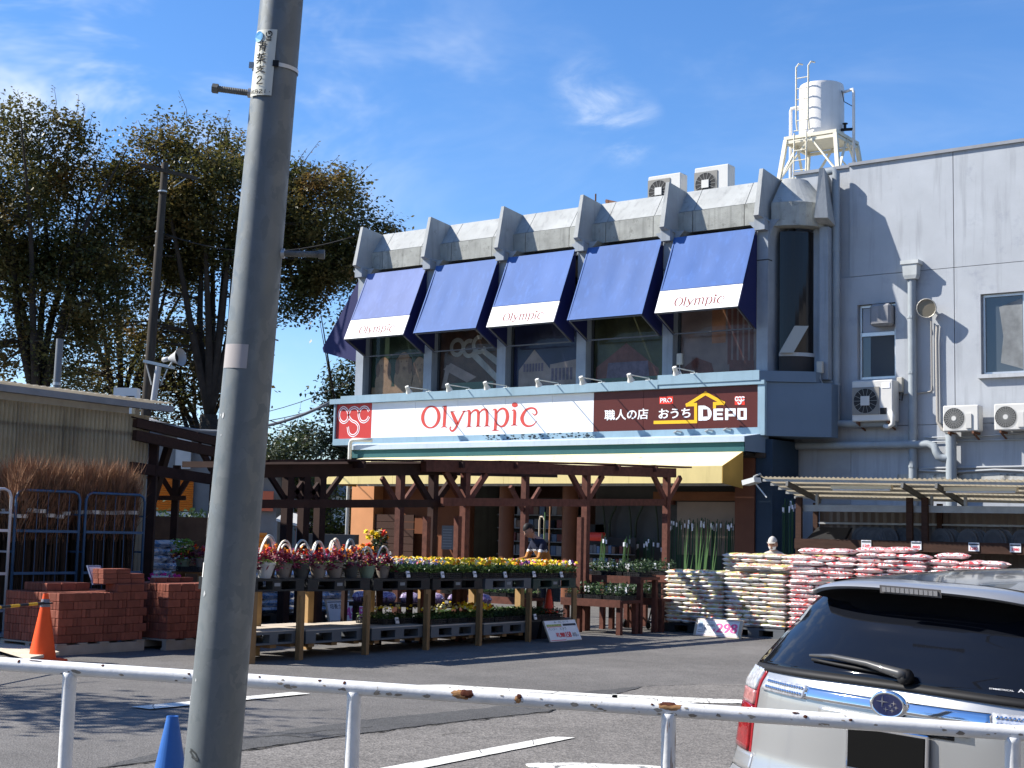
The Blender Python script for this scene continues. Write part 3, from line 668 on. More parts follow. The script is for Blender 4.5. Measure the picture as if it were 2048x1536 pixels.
# ================================================================ the long shop sign
M_sw = mat('sign_white', (0.78, 0.78, 0.78), 0.45, var=0.03, vs=2); M_sr = mat('sign_red', (0.50, 0.045, 0.04), 0.45, var=0.06, vs=2)
M_sb = mat('sign_brown', (0.090, 0.022, 0.018), 0.35, var=0.06, vs=2); M_let = mat('letter_red', (0.55, 0.07, 0.055), 0.45, var=0.06, vs=3)
M_yl = mat('letter_yellow', (0.80, 0.45, 0.02), 0.45); M_wl = mat('letter_white', (0.85, 0.85, 0.85), 0.45)
M_rl = mat('badge_red', (0.75, 0.05, 0.03), 0.45)
SO = (-20.3, 28.0, 3.9)
sg = thing('shop_sign', 'long shop sign box with red letters on white and white letters on brown', 'sign', SO)
YS = 28.0
def sp(mb, name, m, **k): return wpart(mb, name, m, sg, **k)
sp(MB().prism([V((-26.62, YS+.03, 3.82)), V((-13.88, YS+.03, 3.82)), V((-12.72, 28.85, 3.82)), V((-12.72, 29.2, 3.82)), V((-26.62, 29.2, 3.82))], (0, 0, 1.17)), 'sign_box', M_box)
def pan(a, b, m): return sp(MB().box(a+.004, b-.004, YS+.0, YS+.028, 4.005, 4.935), 'sign_panel', m)
pan(-26.575, -25.31, M_sr)
for a, b in zip((-25.31, -23.8, -22.4, -20.9, -19.5), (-23.8, -22.4, -20.9, -19.5, -18.31)): pan(a, b, M_sw)
for a, b in zip((-18.31, -16.95, -15.55), (-16.95, -15.55, -14.03)): pan(a, b, M_sb)
fr = MB(); fr.box(-26.63, -13.86, YS-.06, YS+.028, 3.83, 4.003); sp(fr, 'bottom_frame', M_steel)
sp(MB().box(-14.028, -13.86, YS-.06, YS+.028, 4.004, 4.938), 'end_frame', M_steel)
sp(MB().box(-26.63, -26.577, YS-.06, YS+.028, 4.004, 4.938), 'end_frame', M_steel)
tp = MB(); tp.box(-26.75, -26.352, YS-.11, 28.28, 4.94, 5.075); tp.box(-26.35, -16.52, YS-.11, 28.28, 4.94, 5.145); sp(tp, 'top_frame', M_steel)
tp = MB(); tp.box(-16.518, -13.97, YS-.11, 28.28, 5.03, 5.245); tp.box(-16.518, -13.86, YS-.09, 28.28, 4.94, 5.028); sp(tp, 'top_frame', M_steel)
sp(MB().prism([V((-13.968, YS-.10, 5.0)), V((-12.98, 28.62, 5.0)), V((-12.98, 28.9, 5.0)), V((-13.968, 28.9, 5.0))], (0, 0, .235)), 'corner_cap', M_box)
br = brand((wy(842.2, 857.2, YS).x, YS, wy(842.2, 857.2, YS).z), (1, 0, 0), (0, 0, 1), wy(1074.6, 848, YS).x-wy(842.2, 857.2, YS).x, M_let, sg, SO, h=(wy(862, 810, YS).z-wy(862, 857, YS).z)*1.0)
# osc monogram: white double line loops
def cp(x, y): q = wy(620+x/4.096, 740+y/4.096, YS); return (q.x, q.z)
mono = [[(318, 372), (305, 330), (275, 308), (248, 330), (238, 372), (250, 412), (278, 430), (308, 408), (318, 360), (332, 322), (364, 308), (392, 322), (404, 355)],
        [(318, 360), (320, 385), (345, 415), (378, 432), (398, 465), (388, 512), (352, 538), (320, 518), (310, 466)],
        [(484, 338), (470, 312), (440, 304), (412, 325), (400, 368), (412, 410), (440, 425), (468, 410), (484, 382)]]
def monogram(paths, w, tr, m1, m2, y, parent, origin):
    for mm, ww, ly in ((m1, w, .003), (m2, w*.34, .006)):
        mb = MB()
        for pth in paths:
            pts = [(*tr(*q), ww) for q in pth]; vs, fs = ribbon2d(crom(pts, 8)); mb.add([V((v[0], y-ly, v[1])) for v in vs], fs)
        o = mb.build('monogram', mm, None, normals=False); o.parent = parent; o.matrix_parent_inverse = Matrix.Translation(-V(origin))
monogram(mono, .075, cp, M_wl, M_sr, YS, sg, SO)
# brown half
def cq(x, y): q = wy(1100+x/3.4133, 740+y/3.4133, YS); return V((q.x, YS, q.z))
def txt(body, x0, y0, x1, y1, m, bold=0.02, sp_=1.0, lift=.004):
    a, b = cq(x0, y1), cq(x1, y0)
    for k, (dx, dz) in enumerate(((0, 0), (1, 0), (0, 1), (1, 1)) if bold > .02 else ((0, 0),)):
        e = bold*.45*(b.z-a.z)
        o = put_text(body, (a.x+dx*e, YS, a.z+dz*e*.6), (1, 0, 0), (0, 0, 1), b.x-a.x-e, b.z-a.z-e*.6, m, None, spacing=sp_, lift=lift+k*.0007)
        o.parent = sg; o.matrix_parent_inverse = Matrix.Translation(-V(SO))
    return o
txt('職人の店', 372, 262, 672, 345, M_wl, 0.09, 0.98)
txt('おうち', 742, 258, 960, 333, M_wl, 0.13, 0.95)
def polypx(pls, m, name='lettering', lift=.004):
    mb = MB()
    for pl in pls:
        mb.add([cq(*p)-V((0, lift, 0)) for p in pl], [tuple(range(len(pl)))])
    o = mb.build(name, m, None, normals=False); o.parent = sg; o.matrix_parent_inverse = Matrix.Translation(-V(SO))
def R4(x0, y0, x1, y1): return [(x0, y1), (x1, y1), (x1, y0), (x0, y0)]
def stroke_px(pts, w, m, name, lift=.005):
    q = [cq(*p) for p in pts]; mb = MB()
    for i, (a, b) in enumerate(zip(q, q[1:])):
        d = (b-a).normalized(); n2 = V((-d.z, 0, d.x)); e = d*w*.5
        mb.add([a-e+n2*w/2-V((0, lift+i*.0004, 0)), a-e-n2*w/2-V((0, lift+i*.0004, 0)), b+e-n2*w/2-V((0, lift+i*.0004, 0)), b+e+n2*w/2-V((0, lift+i*.0004, 0))], [(0,1,2,3)])
    o = mb.build(name, m, None, normals=False); o.parent = sg; o.matrix_parent_inverse = Matrix.Translation(-V(SO))
# DEPO in square letters
def hollow(outer, holes):
    # square letters as outer outline with slots cut out: quads given directly
    polypx(outer, M_wl)
polypx([[(1014, 346), (1044, 345), (1044, 243), (1014, 244)], [(1046, 345), (1074, 344), (1078, 318), (1046, 319)], [(1046, 268), (1074, 268), (1064, 246), (1046, 242)], [(1076, 343), (1090, 334), (1104, 312), (1079, 318)], [(1079, 317), (1104, 310), (1103, 284), (1090, 262), (1066, 247), (1076, 270)]], M_wl)
polypx([R4(1116, 262, 1138, 343), R4(1139, 263, 1182, 281), R4(1139, 294, 1178, 309), R4(1139, 324, 1182, 341)], M_wl)
polypx([R4(1196, 262, 1217, 341), R4(1218, 262, 1248, 279), R4(1249, 262, 1268, 316), R4(1218, 300, 1248, 316)], M_wl)
polypx([R4(1280, 260, 1300, 340), R4(1301, 260, 1322, 277), R4(1323, 260, 1343, 339), R4(1301, 322, 1322, 340)], M_wl)
stroke_px([(718, 358), (995, 352), (995, 236), (938, 238), (1062, 160), (1184, 226), (1124, 230), (1124, 252)], .075, M_yl, 'house_arrow')
polypx([R4(748, 181, 840, 232)], M_rl, 'badge', .004); txt('PRO', 754, 190, 834, 224, M_wl, 0.1, 1.0, .008)
polypx([R4(1262, 180, 1330, 238)], M_rl, 'badge', .004)
def cs(x, y):
    q = cq(1264+(x-225)*.245, 183+(y-300)*.21); return (q.x, q.z)
monogram(mono, .028, cs, M_wl, M_wl, YS-.006, sg, SO)
# paint flaking along the lower frame
fk = MB(); rr = random.Random(3)
for k in range(110):
    x = rr.uniform(-21.6, -18.2); z = rr.uniform(3.86, 3.99); s = rr.uniform(.012, .05)
    fk.add([V((x+s*rr.uniform(.5, 1.3)*math.cos(q*1.26), YS-.0635, z+s*.6*rr.uniform(.5, 1.2)*math.sin(q*1.26))) for q in range(5)], [(0,1,2,3,4)])
sp(fk, 'flaked_paint', mat('flake_dark', (0.045, 0.06, 0.07), 0.9), normals=False)
for x, z in ((-16.0, 3.93), (-15.2, 3.94), (-14.75, 3.96)): sp(MB().tube([(x-.1, YS-.07, z), (x, YS-.12, z+.03), (x+.1, YS-.07, z+.01)], .02, 6), 'bracket', mat('dull_bracket', (0.25, 0.27, 0.28), 0.6))

# spot lamps along the top of the sign
M_lampw = mat('lamp_white', (0.66, 0.66, 0.62), 0.4)
LAMPS = [(825, 795, 860, 781), (903, 789, 940, 777), (980, 785, 1015, 771), (1080, 782, 1118, 768), (1173, 775, 1205, 766), (1268, 769, 1300, 760), (1358, 752, 1390, 746)]
LWORDS = ['first from the left, near the red square', 'second, above the first red letter', 'third, above the middle of the red name', 'fourth, above the right end of the name', 'fifth, where the white panel ends', 'sixth, above the brown panel', 'last, on the taller frame part']
for i, (lx, ly, bx, by) in enumerate(LAMPS):
    b = wy(bx, by, YS+.06); b.z = (5.147 if i < 6 else 5.247); q = V((b.x-.02, YS-.80, b.z+.02))
    t = thing('spot_lamp', 'white spot lamp on the sign top, '+LWORDS[i], 'lamp', b, 0, 'spot lamps above the long sign')
    wpart(MB().box(b.x-.09, b.x+.09, b.y-.06, b.y+.06, b.z, b.z+.025), 'base_plate', M_lampw, t)
    wpart(MB().tube([b+V((0, 0, .02)), b+V((0, -.05, .06)), q+V((0, 0, .04))], .014, 6), 'arm', M_lampw, t)
    Mx = Matrix.Translation(q) @ Matrix.Rotation(rad(35), 4, 'X')
    wpart(MB().lathe([(.018, .07), (.05, .06), (.055, 0), (.05, -.03), (.075, -.09), (.085, -.12)], 12, Mx), 'lamp_head', M_lampw, t, smooth=True, sharp=50)
    wpart(MB().lathe([(.0, -.119), (.078, -.118)], 12, Mx, cap=False), 'lamp_glass', mat('lamp_glass', (0.5, 0.5, 0.45), 0.2), t)
# the overhead cable that meets the sign's left corner

# ================================================================ annex
AO = V((-10, 30, 0)); AB = thing('annex_building', 'pale blue grey annex with panel joints, two windows and stained wall', 'building', AO)
def ap(mb, name, m, **k): return wpart(mb, name, m, AB, **k)
YW = 29.5
def holed(x0, x1, z0, z1, holes, y0, y1):
    xs = sorted({x0, x1, *[q for h in holes for q in h[:2] if x0 < q < x1]}); zs = sorted({z0, z1, *[q for h in holes for q in h[2:] if z0 < q < z1]}); m = MB()
    for a, b in zip(xs, xs[1:]):
        for c_, d in zip(zs, zs[1:]):
            if any(h[0] <= a and b <= h[1] and h[2] <= c_ and d <= h[3] for h in holes): continue
            m.box(a, b, y0, y1, c_, d)
    return m
HO = [(-12.40, -11.53, 5.12, 6.78), (-9.68, -8.78, 5.10, 6.80)]
XS = [-13.9, -10.235, -6.6, -3.0, 0.6, 4.2, 7.8, 11.4]; ZS = [0.0, 4.09, 7.42, 9.93]
for a, b in zip(XS, XS[1:]):
    for c_, d in zip(ZS, ZS[1:]):
        if a == -13.9 and c_ == 7.42: ap(MB().box(-12.575, b-.008, YW, YW+.2, c_+.006, d), 'wall_panel', M_wallb); ap(MB().box(a, -12.58, YW+.05, YW+.2, c_+.006, d-.02), 'wall_panel', M_wallb); continue
        ap(holed(a+(.008 if a > -13 else 0), b-.008, c_+.006, d-(.006 if d < 9 else 0), HO, YW, YW+.2), 'wall_panel', M_wallb)
ap(holed(-13.9, 11.4, 0, 9.9, HO, YW+.202, YW+.30), 'wall', M_grout)
ap(MB().box(-12.58, 11.4, YW-.05, YW+.4, 9.931, 10.0), 'coping', mat('coping_grey', (0.25, 0.26, 0.28), 0.7, var=.1)); ap(MB().box(-13.95, -12.585, YW-.0, YW+.4, 9.912, 9.98), 'coping', MATS['coping_grey'])
ap(MB().box(11.4, 11.6, YW, 44, 0, 9.93).box(-13.9, 11.4, 43.8, 44, 0, 9.9).box(-13.9, -13.7, 29.9, 43.8, 0, 9.9), 'wall', M_wallb)
ap(MB().box(-13.7, 11.4, 29.9, 43.8, 9.4, 9.6), 'roof', M_grout)
M_alu = mat('aluminium', (0.55, 0.56, 0.57), 0.35, 0.6, var=0.08, vs=6)
M_wg = glassmat('window_glass', (0.05, 0.06, 0.07), 0.08); M_sill = mat('sill_grey', (0.42, 0.44, 0.46), 0.8, var=.1, streak=.4)
for k, (a, b, z0, z1) in enumerate(HO):
    w = ap(MB().box(a+.06, b-.06, YW+.15, YW+.17, z0+.06, z1-.06), 'window', M_wg)
    def ws(mb, name, m, **kk):
        o = mb.build(name, m, None, **kk); o.parent = w; return o
    f = MB()
    for x in (a+.01, b-.06): f.box(x, x+.05, YW+.11, YW+.19, z0+.01, z1-.01)
    for z in (z0+.01, z1-.06): f.box(a+.061, b-.061, YW+.11, YW+.19, z, z+.05)
    if k == 0: f.box(a+.061, b-.061, YW+.10, YW+.19, 6.08, 6.16)
    ws(f, 'frame', M_alu)
    if k == 0:
        ws(MB().quad((a+.07, YW+.145, 6.17), (b-.07, YW+.145, 6.17), (b-.07, YW+.145, z1-.07), (a+.07, YW+.145, z1-.07)), 'upper_panel', mat('pale_panel', (0.36, 0.38, 0.42), 0.5))
        ws(MB().cbox(a+.36, b-.04, YW-.20, YW+.10, 6.26, 6.74, .05), 'vent_hood', mat('vent_hood_grey', (0.24, 0.24, 0.25), 0.6, var=.15, streak=.5))
        ws(MB().quad((a+.25, YW+.144, z0+.08), (b-.08, YW+.144, z0+.08), (b-.08, YW+.144, 6.07), (a+.25, YW+.144, 6.07)), 'blind', mat('grey_blind', (0.06, 0.068, 0.075), 0.6))
    else:
        cu = MB(); n = 10; vs = []
        for i in range(n+1):
            for j in range(n+1): 
                u, v = i/n, j/n; vs.append((a+.34+u*(b-a-.42), YW+.146+.0, z0+.08+v*(1.32)-.35*(1-v)*0))
        cu.add([V((a+.36, YW+.145, z0+.25)), V((b-.08, YW+.145, z0+.1)), V((b-.08, YW+.145, z1-.12)), V((a+.34, YW+.145, z1-.28)), V((a+.42, YW+.145, 5.9))], [(0,1,2,3,4)])
        ws(cu, 'curtain', mat('gauze_curtain', (0.17, 0.18, 0.185), 0.7, var=.35, vs=3), normals=False)
        ws(MB().box(a-.05, b+.05, YW-.10, YW+.10, z0-.08, z0), 'sill', M_sill)
# old plaster patch low on the wall, black with mould
ap(MB().box(-11.5, -5.5, YW-.012, YW-.002, 2.55, 3.04), 'plaster_patch', mat('stained_plaster', (0.46, 0.45, 0.41), 0.9, var=.2, vs=2, streak=1.0, dirt=((0.03, 0.03, 0.03), .52, .62, 1.6)))
ap(MB().box(-13.35, -12.55, YW-.02, YW-.003, 2.4, 3.6), 'pale_patch', mat('pale_grey_patch', (0.33, 0.34, 0.35), .9, var=.1))

# ================================================================ pipes on the annex wall
M_pipe = mat('painted_pipe', (0.27, 0.30, 0.32), 0.55, var=.12, vs=3, streak=.3); M_gal = MATS['galvanised']
def pipe(label, runs, r, m=M_pipe, name='downpipe', cat='pipe', bands=()):
    t = thing(name, label, cat, runs[0][0])
    for rn in runs: wpart(MB().tube(rn, r, 10), 'pipe_run', m, t, smooth=True, sharp=50)
    for c_ in bands: wpart(MB().lathe([(r+.012, -.03), (r+.012, .03)], 10, Matrix.Translation(c_)), 'collar', m, t)
    return t
x = -12.79
pipe('thick downpipe with elbow at the top, beside the round corner bay', [[(-13.1, 29.25, 9.80), (x-.06, 29.25, 9.82), (x, 29.25, 9.76), (x, 29.25, 7.0), (x, 29.25, 4.22), (x+.06, 29.25, 4.14), (x+1.35, 29.3, 4.12)]], .085, bands=[(x, 29.25, 8.0), (x, 29.25, 6.3), (x, 29.25, 5.0)])
pipe('thin downpipe squeezed between thick pipe and corner fin', [[(x-.23, 29.38, 9.6), (x-.23, 29.38, 5.05)]], .055)
pipe('short pipe running level on the sign box to the thick downpipe', [[(-13.3, 29.0, 5.08), (x, 29.25, 5.06)]], .05)
t = thing('downpipe', 'downpipe under a square rain hopper between window and floodlight', 'pipe', (-11.11, 29.4, 2.6))
h = MB(); h.add([V((-11.11+sx*a, 29.36+sy*b, z)) for z, a, b in ((7.22, .12, .09), (7.30, .15, .11), (7.52, .16, .12), (7.54, .20, .14), (7.62, .20, .14)) for sx, sy in ((-1, -1), (1, -1), (1, 1), (-1, 1))],
      [(k*4+i, k*4+(i+1) % 4, k*4+4+(i+1) % 4, k*4+4+i) for k in range(4) for i in range(4)]+[(3,2,1,0), (16,17,18,19)])
wpart(h, 'hopper', mat('hopper_pale', (0.46, 0.48, 0.47), .5, var=.1, streak=.3), t)
wpart(MB().tube([(-11.11, 29.38, 7.22), (-11.11, 29.38, 2.2)], .088, 10), 'pipe_run', M_pipe, t, smooth=True, sharp=50)
for z in (6.4, 5.2, 3.9, 3.2): wpart(MB().lathe([(.10, -.025), (.10, .025)], 10, Matrix.Translation((-11.11, 29.38, z))), 'collar', M_pipe, t)
pipe('fat level drain pipe that steps down into a standing pipe', [[(-14.3, 29.3, 3.68), (-10.75, 29.3, 3.66), (-10.62, 29.28, 3.62), (-10.56, 29.26, 3.50), (-10.52, 29.26, 3.40), (-10.42, 29.28, 3.36), (-10.2, 29.3, 3.36)]], .085, bands=[(-11.9, 29.3, 3.67)])
pipe('short standing drain pipe below the small air conditioner', [[(-10.26, 29.3, 3.85), (-10.26, 29.3, 2.2)]], .11)
pipe('grey conduit from the floodlight down to the small air conditioner', [[(-10.58, 29.44, 6.2), (-10.6, 29.44, 5.9), (-10.59, 29.44, 4.15), (-10.5, 29.44, 3.98), (-10.25, 29.4, 3.86)]], .035, mat('beige_conduit', (0.34, 0.32, 0.29), .6), name='conduit')
pipe('thin conduit from the floodlight to the wall switch box', [[(-10.72, 29.46, 6.3), (-10.72, 29.46, 4.82), (-10.75, 29.46, 4.79), (-11.4, 29.46, 4.75)]], .016, MATS['beige_conduit'], name='conduit')
pipe('pair of sagging cables along the wall above the canopy', [[(-11.0, 29.45, 3.12), (-10.2, 29.45, 3.08), (-9.4, 29.45, 3.12), (-8.6, 29.45, 3.08), (-7.0, 29.45, 3.1)], [(-11.1, 29.46, 3.16), (-9.0, 29.46, 3.18), (-7.0, 29.46, 3.2)]], .025, mat('pale_cable', (0.35, 0.36, 0.37), .6), name='cable')
pipe('thin level conduit pair under the small air conditioners', [[(-10.9, 29.46, 3.72), (-7.0, 29.46, 3.75)], [(-10.9, 29.46, 3.82), (-10.0, 29.46, 3.8), (-7.0, 29.46, 3.95)]], .014, M_gal, name='conduit')
t = thing('switch_box', 'small beige switch box on the wall by the hopper downpipe', 'box', (-11.4, 29.45, 4.85))
wpart(MB().cbox(-11.46, -11.34, 29.38, 29.49, 4.80, 5.12, .01), 'casing', mat('beige_plastic', (0.42, 0.40, 0.35), .5), t); wpart(MB().tube([(-11.42, 29.44, 4.80), (-11.45, 29.42, 4.66), (-11.36, 29.42, 4.62), (-11.34, 29.44, 4.78)], .014, 6), 'cable', M_black, t)
for x, y, z, lab in ((-13.0, 28.92, 5.35, 'beige box on the pilaster of the round corner bay'), (-16.12, 28.24, 5.62, 'beige connection box on the pilaster above the last spot lamp')):
    t = thing('connection_box', lab, 'box', (x, y, z)); wpart(MB().cbox(x-.07, x+.07, y-.08, y, z-.12, z+.14, .01), 'casing', MATS['beige_plastic'], t); wpart(MB().tube([(x, y-.05, z-.12), (x+.03, y-.1, z-.25), (x+.1, y-.1, z-.38)], .012, 6), 'cable', MATS['pale_cable'], t)
# floodlight
t = thing('floodlight', 'round rusty floodlight on the annex wall between pipe and window', 'lamp', (-10.68, 29.4, 6.5))
Mx = Matrix.Translation((-10.72, 29.20, 6.54)) @ Matrix.Rotation(rad(100), 4, 'X') @ Matrix.Rotation(rad(8), 4, 'Y')
wpart(MB().lathe([(.0, -.22), (.10, -.20), (.17, -.08), (.205, 0), (.205, .03)], 18, Mx, cap=False), 'reflector', mat('dull_bronze', (0.17, 0.15, 0.13), .5, .4, var=.2), t, smooth=True)
wpart(MB().lathe([(.0, .022), (.19, .02)], 18, Mx, cap=False), 'lens', mat('dusty_lens', (0.20, 0.175, 0.13), .3, var=.1), t)
wpart(MB().tube([Mx @ V((.20*math.cos(2*PI*k/18), .20*math.sin(2*PI*k/18), .03)) for k in range(19)], .014, 6), 'rim', mat('rim_pale', (0.36, 0.34, 0.30), .5, .4), t)
wpart(MB().bar((-10.68, 29.36, 6.62), (-10.60, 29.5, 6.45), .05, .03), 'bracket', M_gal, t)

# ================================================================ air conditioners
M_ac = mat('ac_casing', (0.56, 0.55, 0.52), .45, var=.05, vs=2, rnd=.05); M_fan = mat('fan_grille', (0.20, 0.20, 0.19), .6); M_rust = mat('rusty_iron', (0.16, 0.08, 0.05), .9, var=.3, vs=9)
def aircon(label, x0, x1, y0, y1, z0, z1, cx, r, square=False, group=None, stand='wall', hub=.05):
    t = thing('air_conditioner', label, 'air conditioner', ((x0+x1)/2, y0, z0), 0, group)
    wpart(MB().cbox(x0, x1, y0, y1, z0, z1, .02), 'casing', M_ac, t)
    zc = (z0+z1)/2; yf = y0-.004
    def ringv(rr, n=28): return [V((cx+rr*math.cos(2*PI*k/n), yf, zc+rr*math.sin(2*PI*k/n))) for k in range(n)]
    if square: wpart(MB().box(cx-r*1.12, cx+r*1.12, y0-.02, y0-.001, zc-r*1.1, zc+r*1.1), 'fan_plate', mat('fan_plate_grey', (0.22, 0.21, 0.19), .6), t); yf = y0-.024
    wpart(MB().add(ringv(r), [tuple(range(28))]), 'fan_opening', mat('fan_dark', (0.03, 0.03, 0.03), .7), t, normals=False)
    gm = MB()
    for q in (range(2, 8) if not square else (7,)):
        rr = r*q/7; v = ringv(rr+.004); u = ringv(rr-.004); gm.add([p-V((0, .008, 0)) for p in v+u], [(k, (k+1) % 28, 28+(k+1) % 28, 28+k) for k in range(28)])
    for q in range(24 if not square else 14):
        a = 2*PI*q/(24 if not square else 14); d = V((math.cos(a), 0, math.sin(a))); e = V((-math.sin(a), 0, math.cos(a)))*.004; c_ = V((cx, yf-.010, zc)); gm.add([c_+d*.03-e, c_+d*r-e, c_+d*r+e, c_+d*.03+e], [(0,1,2,3)])
    wpart(gm, 'fan_grille', mat('grille_pale', (0.26, 0.26, 0.25), .5), t, normals=False)
    if square: wpart(MB().box(cx-.10, cx+.10, yf-.03, yf-.012, zc-.1, zc+.1), 'fan_hub', M_ac, t)
    else: wpart(MB().add([V((cx+hub*math.cos(2*PI*k/18), yf-.016, zc+hub*math.sin(2*PI*k/18))) for k in range(18)], [tuple(range(18))]), 'fan_hub', M_ac, t, normals=False)
    if stand == 'wall':
        for x in (x0+.12, x1-.12): wpart(MB().box(x-.02, x+.02, y0, YW, z0-.05, z0-.003).bar((x, y0+.05, z0-.04), (x, YW, z0-.16), .03, .03), 'wall_bracket', M_rust, t)
    else:
        b = MB()
        for x in (x0+.1, x1-.1): b.box(x-.03, x+.03, y0+.03, y1-.03, stand, z0-.002)
        wpart(b, 'feet', M_gal, t)
    return t
t = aircon('big square air conditioner on the wall below the hooded window', -12.34, -11.42, 29.05, 29.42, 4.16, 5.04, -12.02, .27, True)
wpart(MB().box(-11.70, -11.56, 29.04, 29.049, 4.30, 4.44), 'service_hatch', M_black, t); wpart(MB().box(-11.66, -11.48, 29.04, 29.049, 4.86, 4.98), 'label_plate', mat('label_white', (0.75, 0.75, 0.8), .5), t)
wpart(MB().tube([(-11.47, 29.02, 4.36), (-11.40, 29.0, 4.24), (-11.40, 29.0, 4.08), (-11.52, 29.05, 4.02), (-11.62, 29.1, 4.05)], .05, 8), 'lagged_pipe', mat('pipe_lagging', (0.58, 0.57, 0.54), .8), t, smooth=True)
for x, lab in ((-10.35, 'small air conditioner with round fan on the wall, nearer the floodlight conduit'), (-9.29, 'small air conditioner with round fan on the wall, nearest the right edge')):
    t = aircon(lab, x, x+.74, 29.08, 29.38, 3.90, 4.44, x+.235, .215, False, 'small air conditioners on the annex wall'); wpart(MB().box(x+.48, x+.60, 29.055, 29.079, 3.96, 4.26), 'valve_cover', M_ac, t)
for x0, z1, lab in ((-18.72, 10.83, 'rooftop air conditioner on the left behind the parapet'), (-17.36, 10.87, 'rooftop air conditioner on the right behind the parapet')):
    aircon(lab, x0, x0+.96, 31.0, 31.36, 9.98, z1, x0+.33, .29, True, 'air conditioners on the shop roof', stand=9.61)

# ================================================================ water tank on its tower
M_tank = mat('tank_white', (0.70, 0.68, 0.66), .5, var=.08, vs=1.5, streak=.25); M_tw = mat('tower_cream', (0.68, 0.63, 0.50), .6, var=.1, vs=3)
TX, TY, TZ = -15.11, 33.65, 9.6
t = thing('water_tank', 'white cylindrical water tank with ladder on a cream steel tower on the roof', 'water tank', (TX, TY, TZ))
r = .575
wpart(MB().lathe([(r, 11.93), (r, 13.25), (r*.97, 13.33), (r*.7, 13.38), (0, 13.40)], 28, Matrix.Translation((TX, TY, 0))), 'tank', M_tank, t, smooth=True, sharp=50)
wpart(MB().box(TX-.72, TX+.72, TY-.72, TY+.72, 11.84, 11.925), 'platform', M_tw, t)
cs4 = [(-1, -1), (1, -1), (1, 1), (-1, 1)]
top = [V((TX+.68*a, TY+.68*b, 11.83)) for a, b in cs4]; bot = [V((TX+.95*a, TY+.95*b, 9.6)) for a, b in cs4]
for p_, q in zip(top, bot): wpart(MB().bar(q, p_, .10, .10), 'leg', M_tw, t)
for i in range(4):
    j = (i+1) % 4; mb = MB()
    m1, m2 = bot[i].lerp(top[i], .52), bot[j].lerp(top[j], .52)
    mb.bar(m1, m2, .06, .06); mb.bar(top[i]-V((0, 0, .06)), top[j]-V((0, 0, .06)), .06, .08)
    mid = (top[i]+top[j])/2; mb.bar(m1, mid, .06, .04).bar(m2, mid, .06, .04); mb.bar(bot[i], (m1+m2)/2, .05, .04).bar(bot[j], (m1+m2)/2, .05, .04)
    wpart(mb, 'bracing', M_tw, t)
ld = MB(); lx, ly = TX-.22, TY-.80
for s in (-.17, .17):
    ld.tube([(lx+s, ly-.05, 10.5), (lx+s, ly, 11.95)], .02, 6); ld.tube([(lx+s, ly+.17, 12.05), (lx+s, ly+.10, 12.35), (lx+s, ly+.10, 13.72), (lx+s+.03, ly+.2, 13.84), (lx+s+.06, ly+.36, 13.86)], .022, 6)
for k in range(6): ld.tube([(lx-.17, ly-.03, 10.7+k*.26), (lx+.17, ly-.03, 10.7+k*.26)], .014, 6)
for k in range(5): ld.tube([(lx-.17, ly+.1, 12.3+k*.28), (lx+.17, ly+.1, 12.3+k*.28)], .014, 6)
wpart(ld, 'ladder', M_tw, t)
wpart(MB().tube([(TX-.58, TY, 12.88), (TX-.85, TY, 12.88), (TX-.87, TY, 12.81), (TX-.87, TY, 10.0), (TX-.87, TY, 9.62)], .045, 8), 'pipe_run', M_tank, t, smooth=True)
wpart(MB().tube([(TX+.58, TY, 13.08), (TX+.86, TY, 13.12), (TX+.88, TY, 13.05), (TX+.88, TY, 9.62)], .04, 8), 'pipe_run', M_tank, t, smooth=True)
wpart(MB().tube([(TX+.58, TY-.1, 12.07), (TX+.86, TY, 12.07)], .04, 8).tube([(TX+.68, TY-.08, 12.05), (TX+.68, TY-.08, 12.21)], .035, 6).lathe([(.07, 0), (.07, .02)], 10, Matrix.Translation((TX+.68, TY-.08, 12.21))), 'valve', M_black, t)
wpart(MB().tube([(TX+.60, TY-.1, 13.1), (TX+.66, TY-.1, 12.8), (TX+.88, TY, 12.65)], .012, 6), 'hose', M_black, t)
# rusty stub and thin mast on the roof
t = thing('roof_mast', 'thin rusty mast standing on the roof beside a fin', 'mast', (-19.05, 29.0, 9.62)); wpart(MB().tube([(-19.05, 29.05, 9.6), (-19.05, 29.05, 10.02)], .02, 6), 'pole', M_rust, t); wpart(MB().box(-19.12, -18.98, 28.98, 29.12, 9.6, 9.62), 'foot', M_rust, t)
t = thing('roof_bracket', 'rusty iron bracket on the roof left of the air conditioners', 'bracket', (-19.8, 31, 9.6)); wpart(MB().bar((-19.95, 31, 9.6), (-19.95, 31, 10.36), .08, .08).bar((-20.0, 31, 10.36), (-19.55, 31, 10.22), .07, .07), 'frame', M_rust, t)

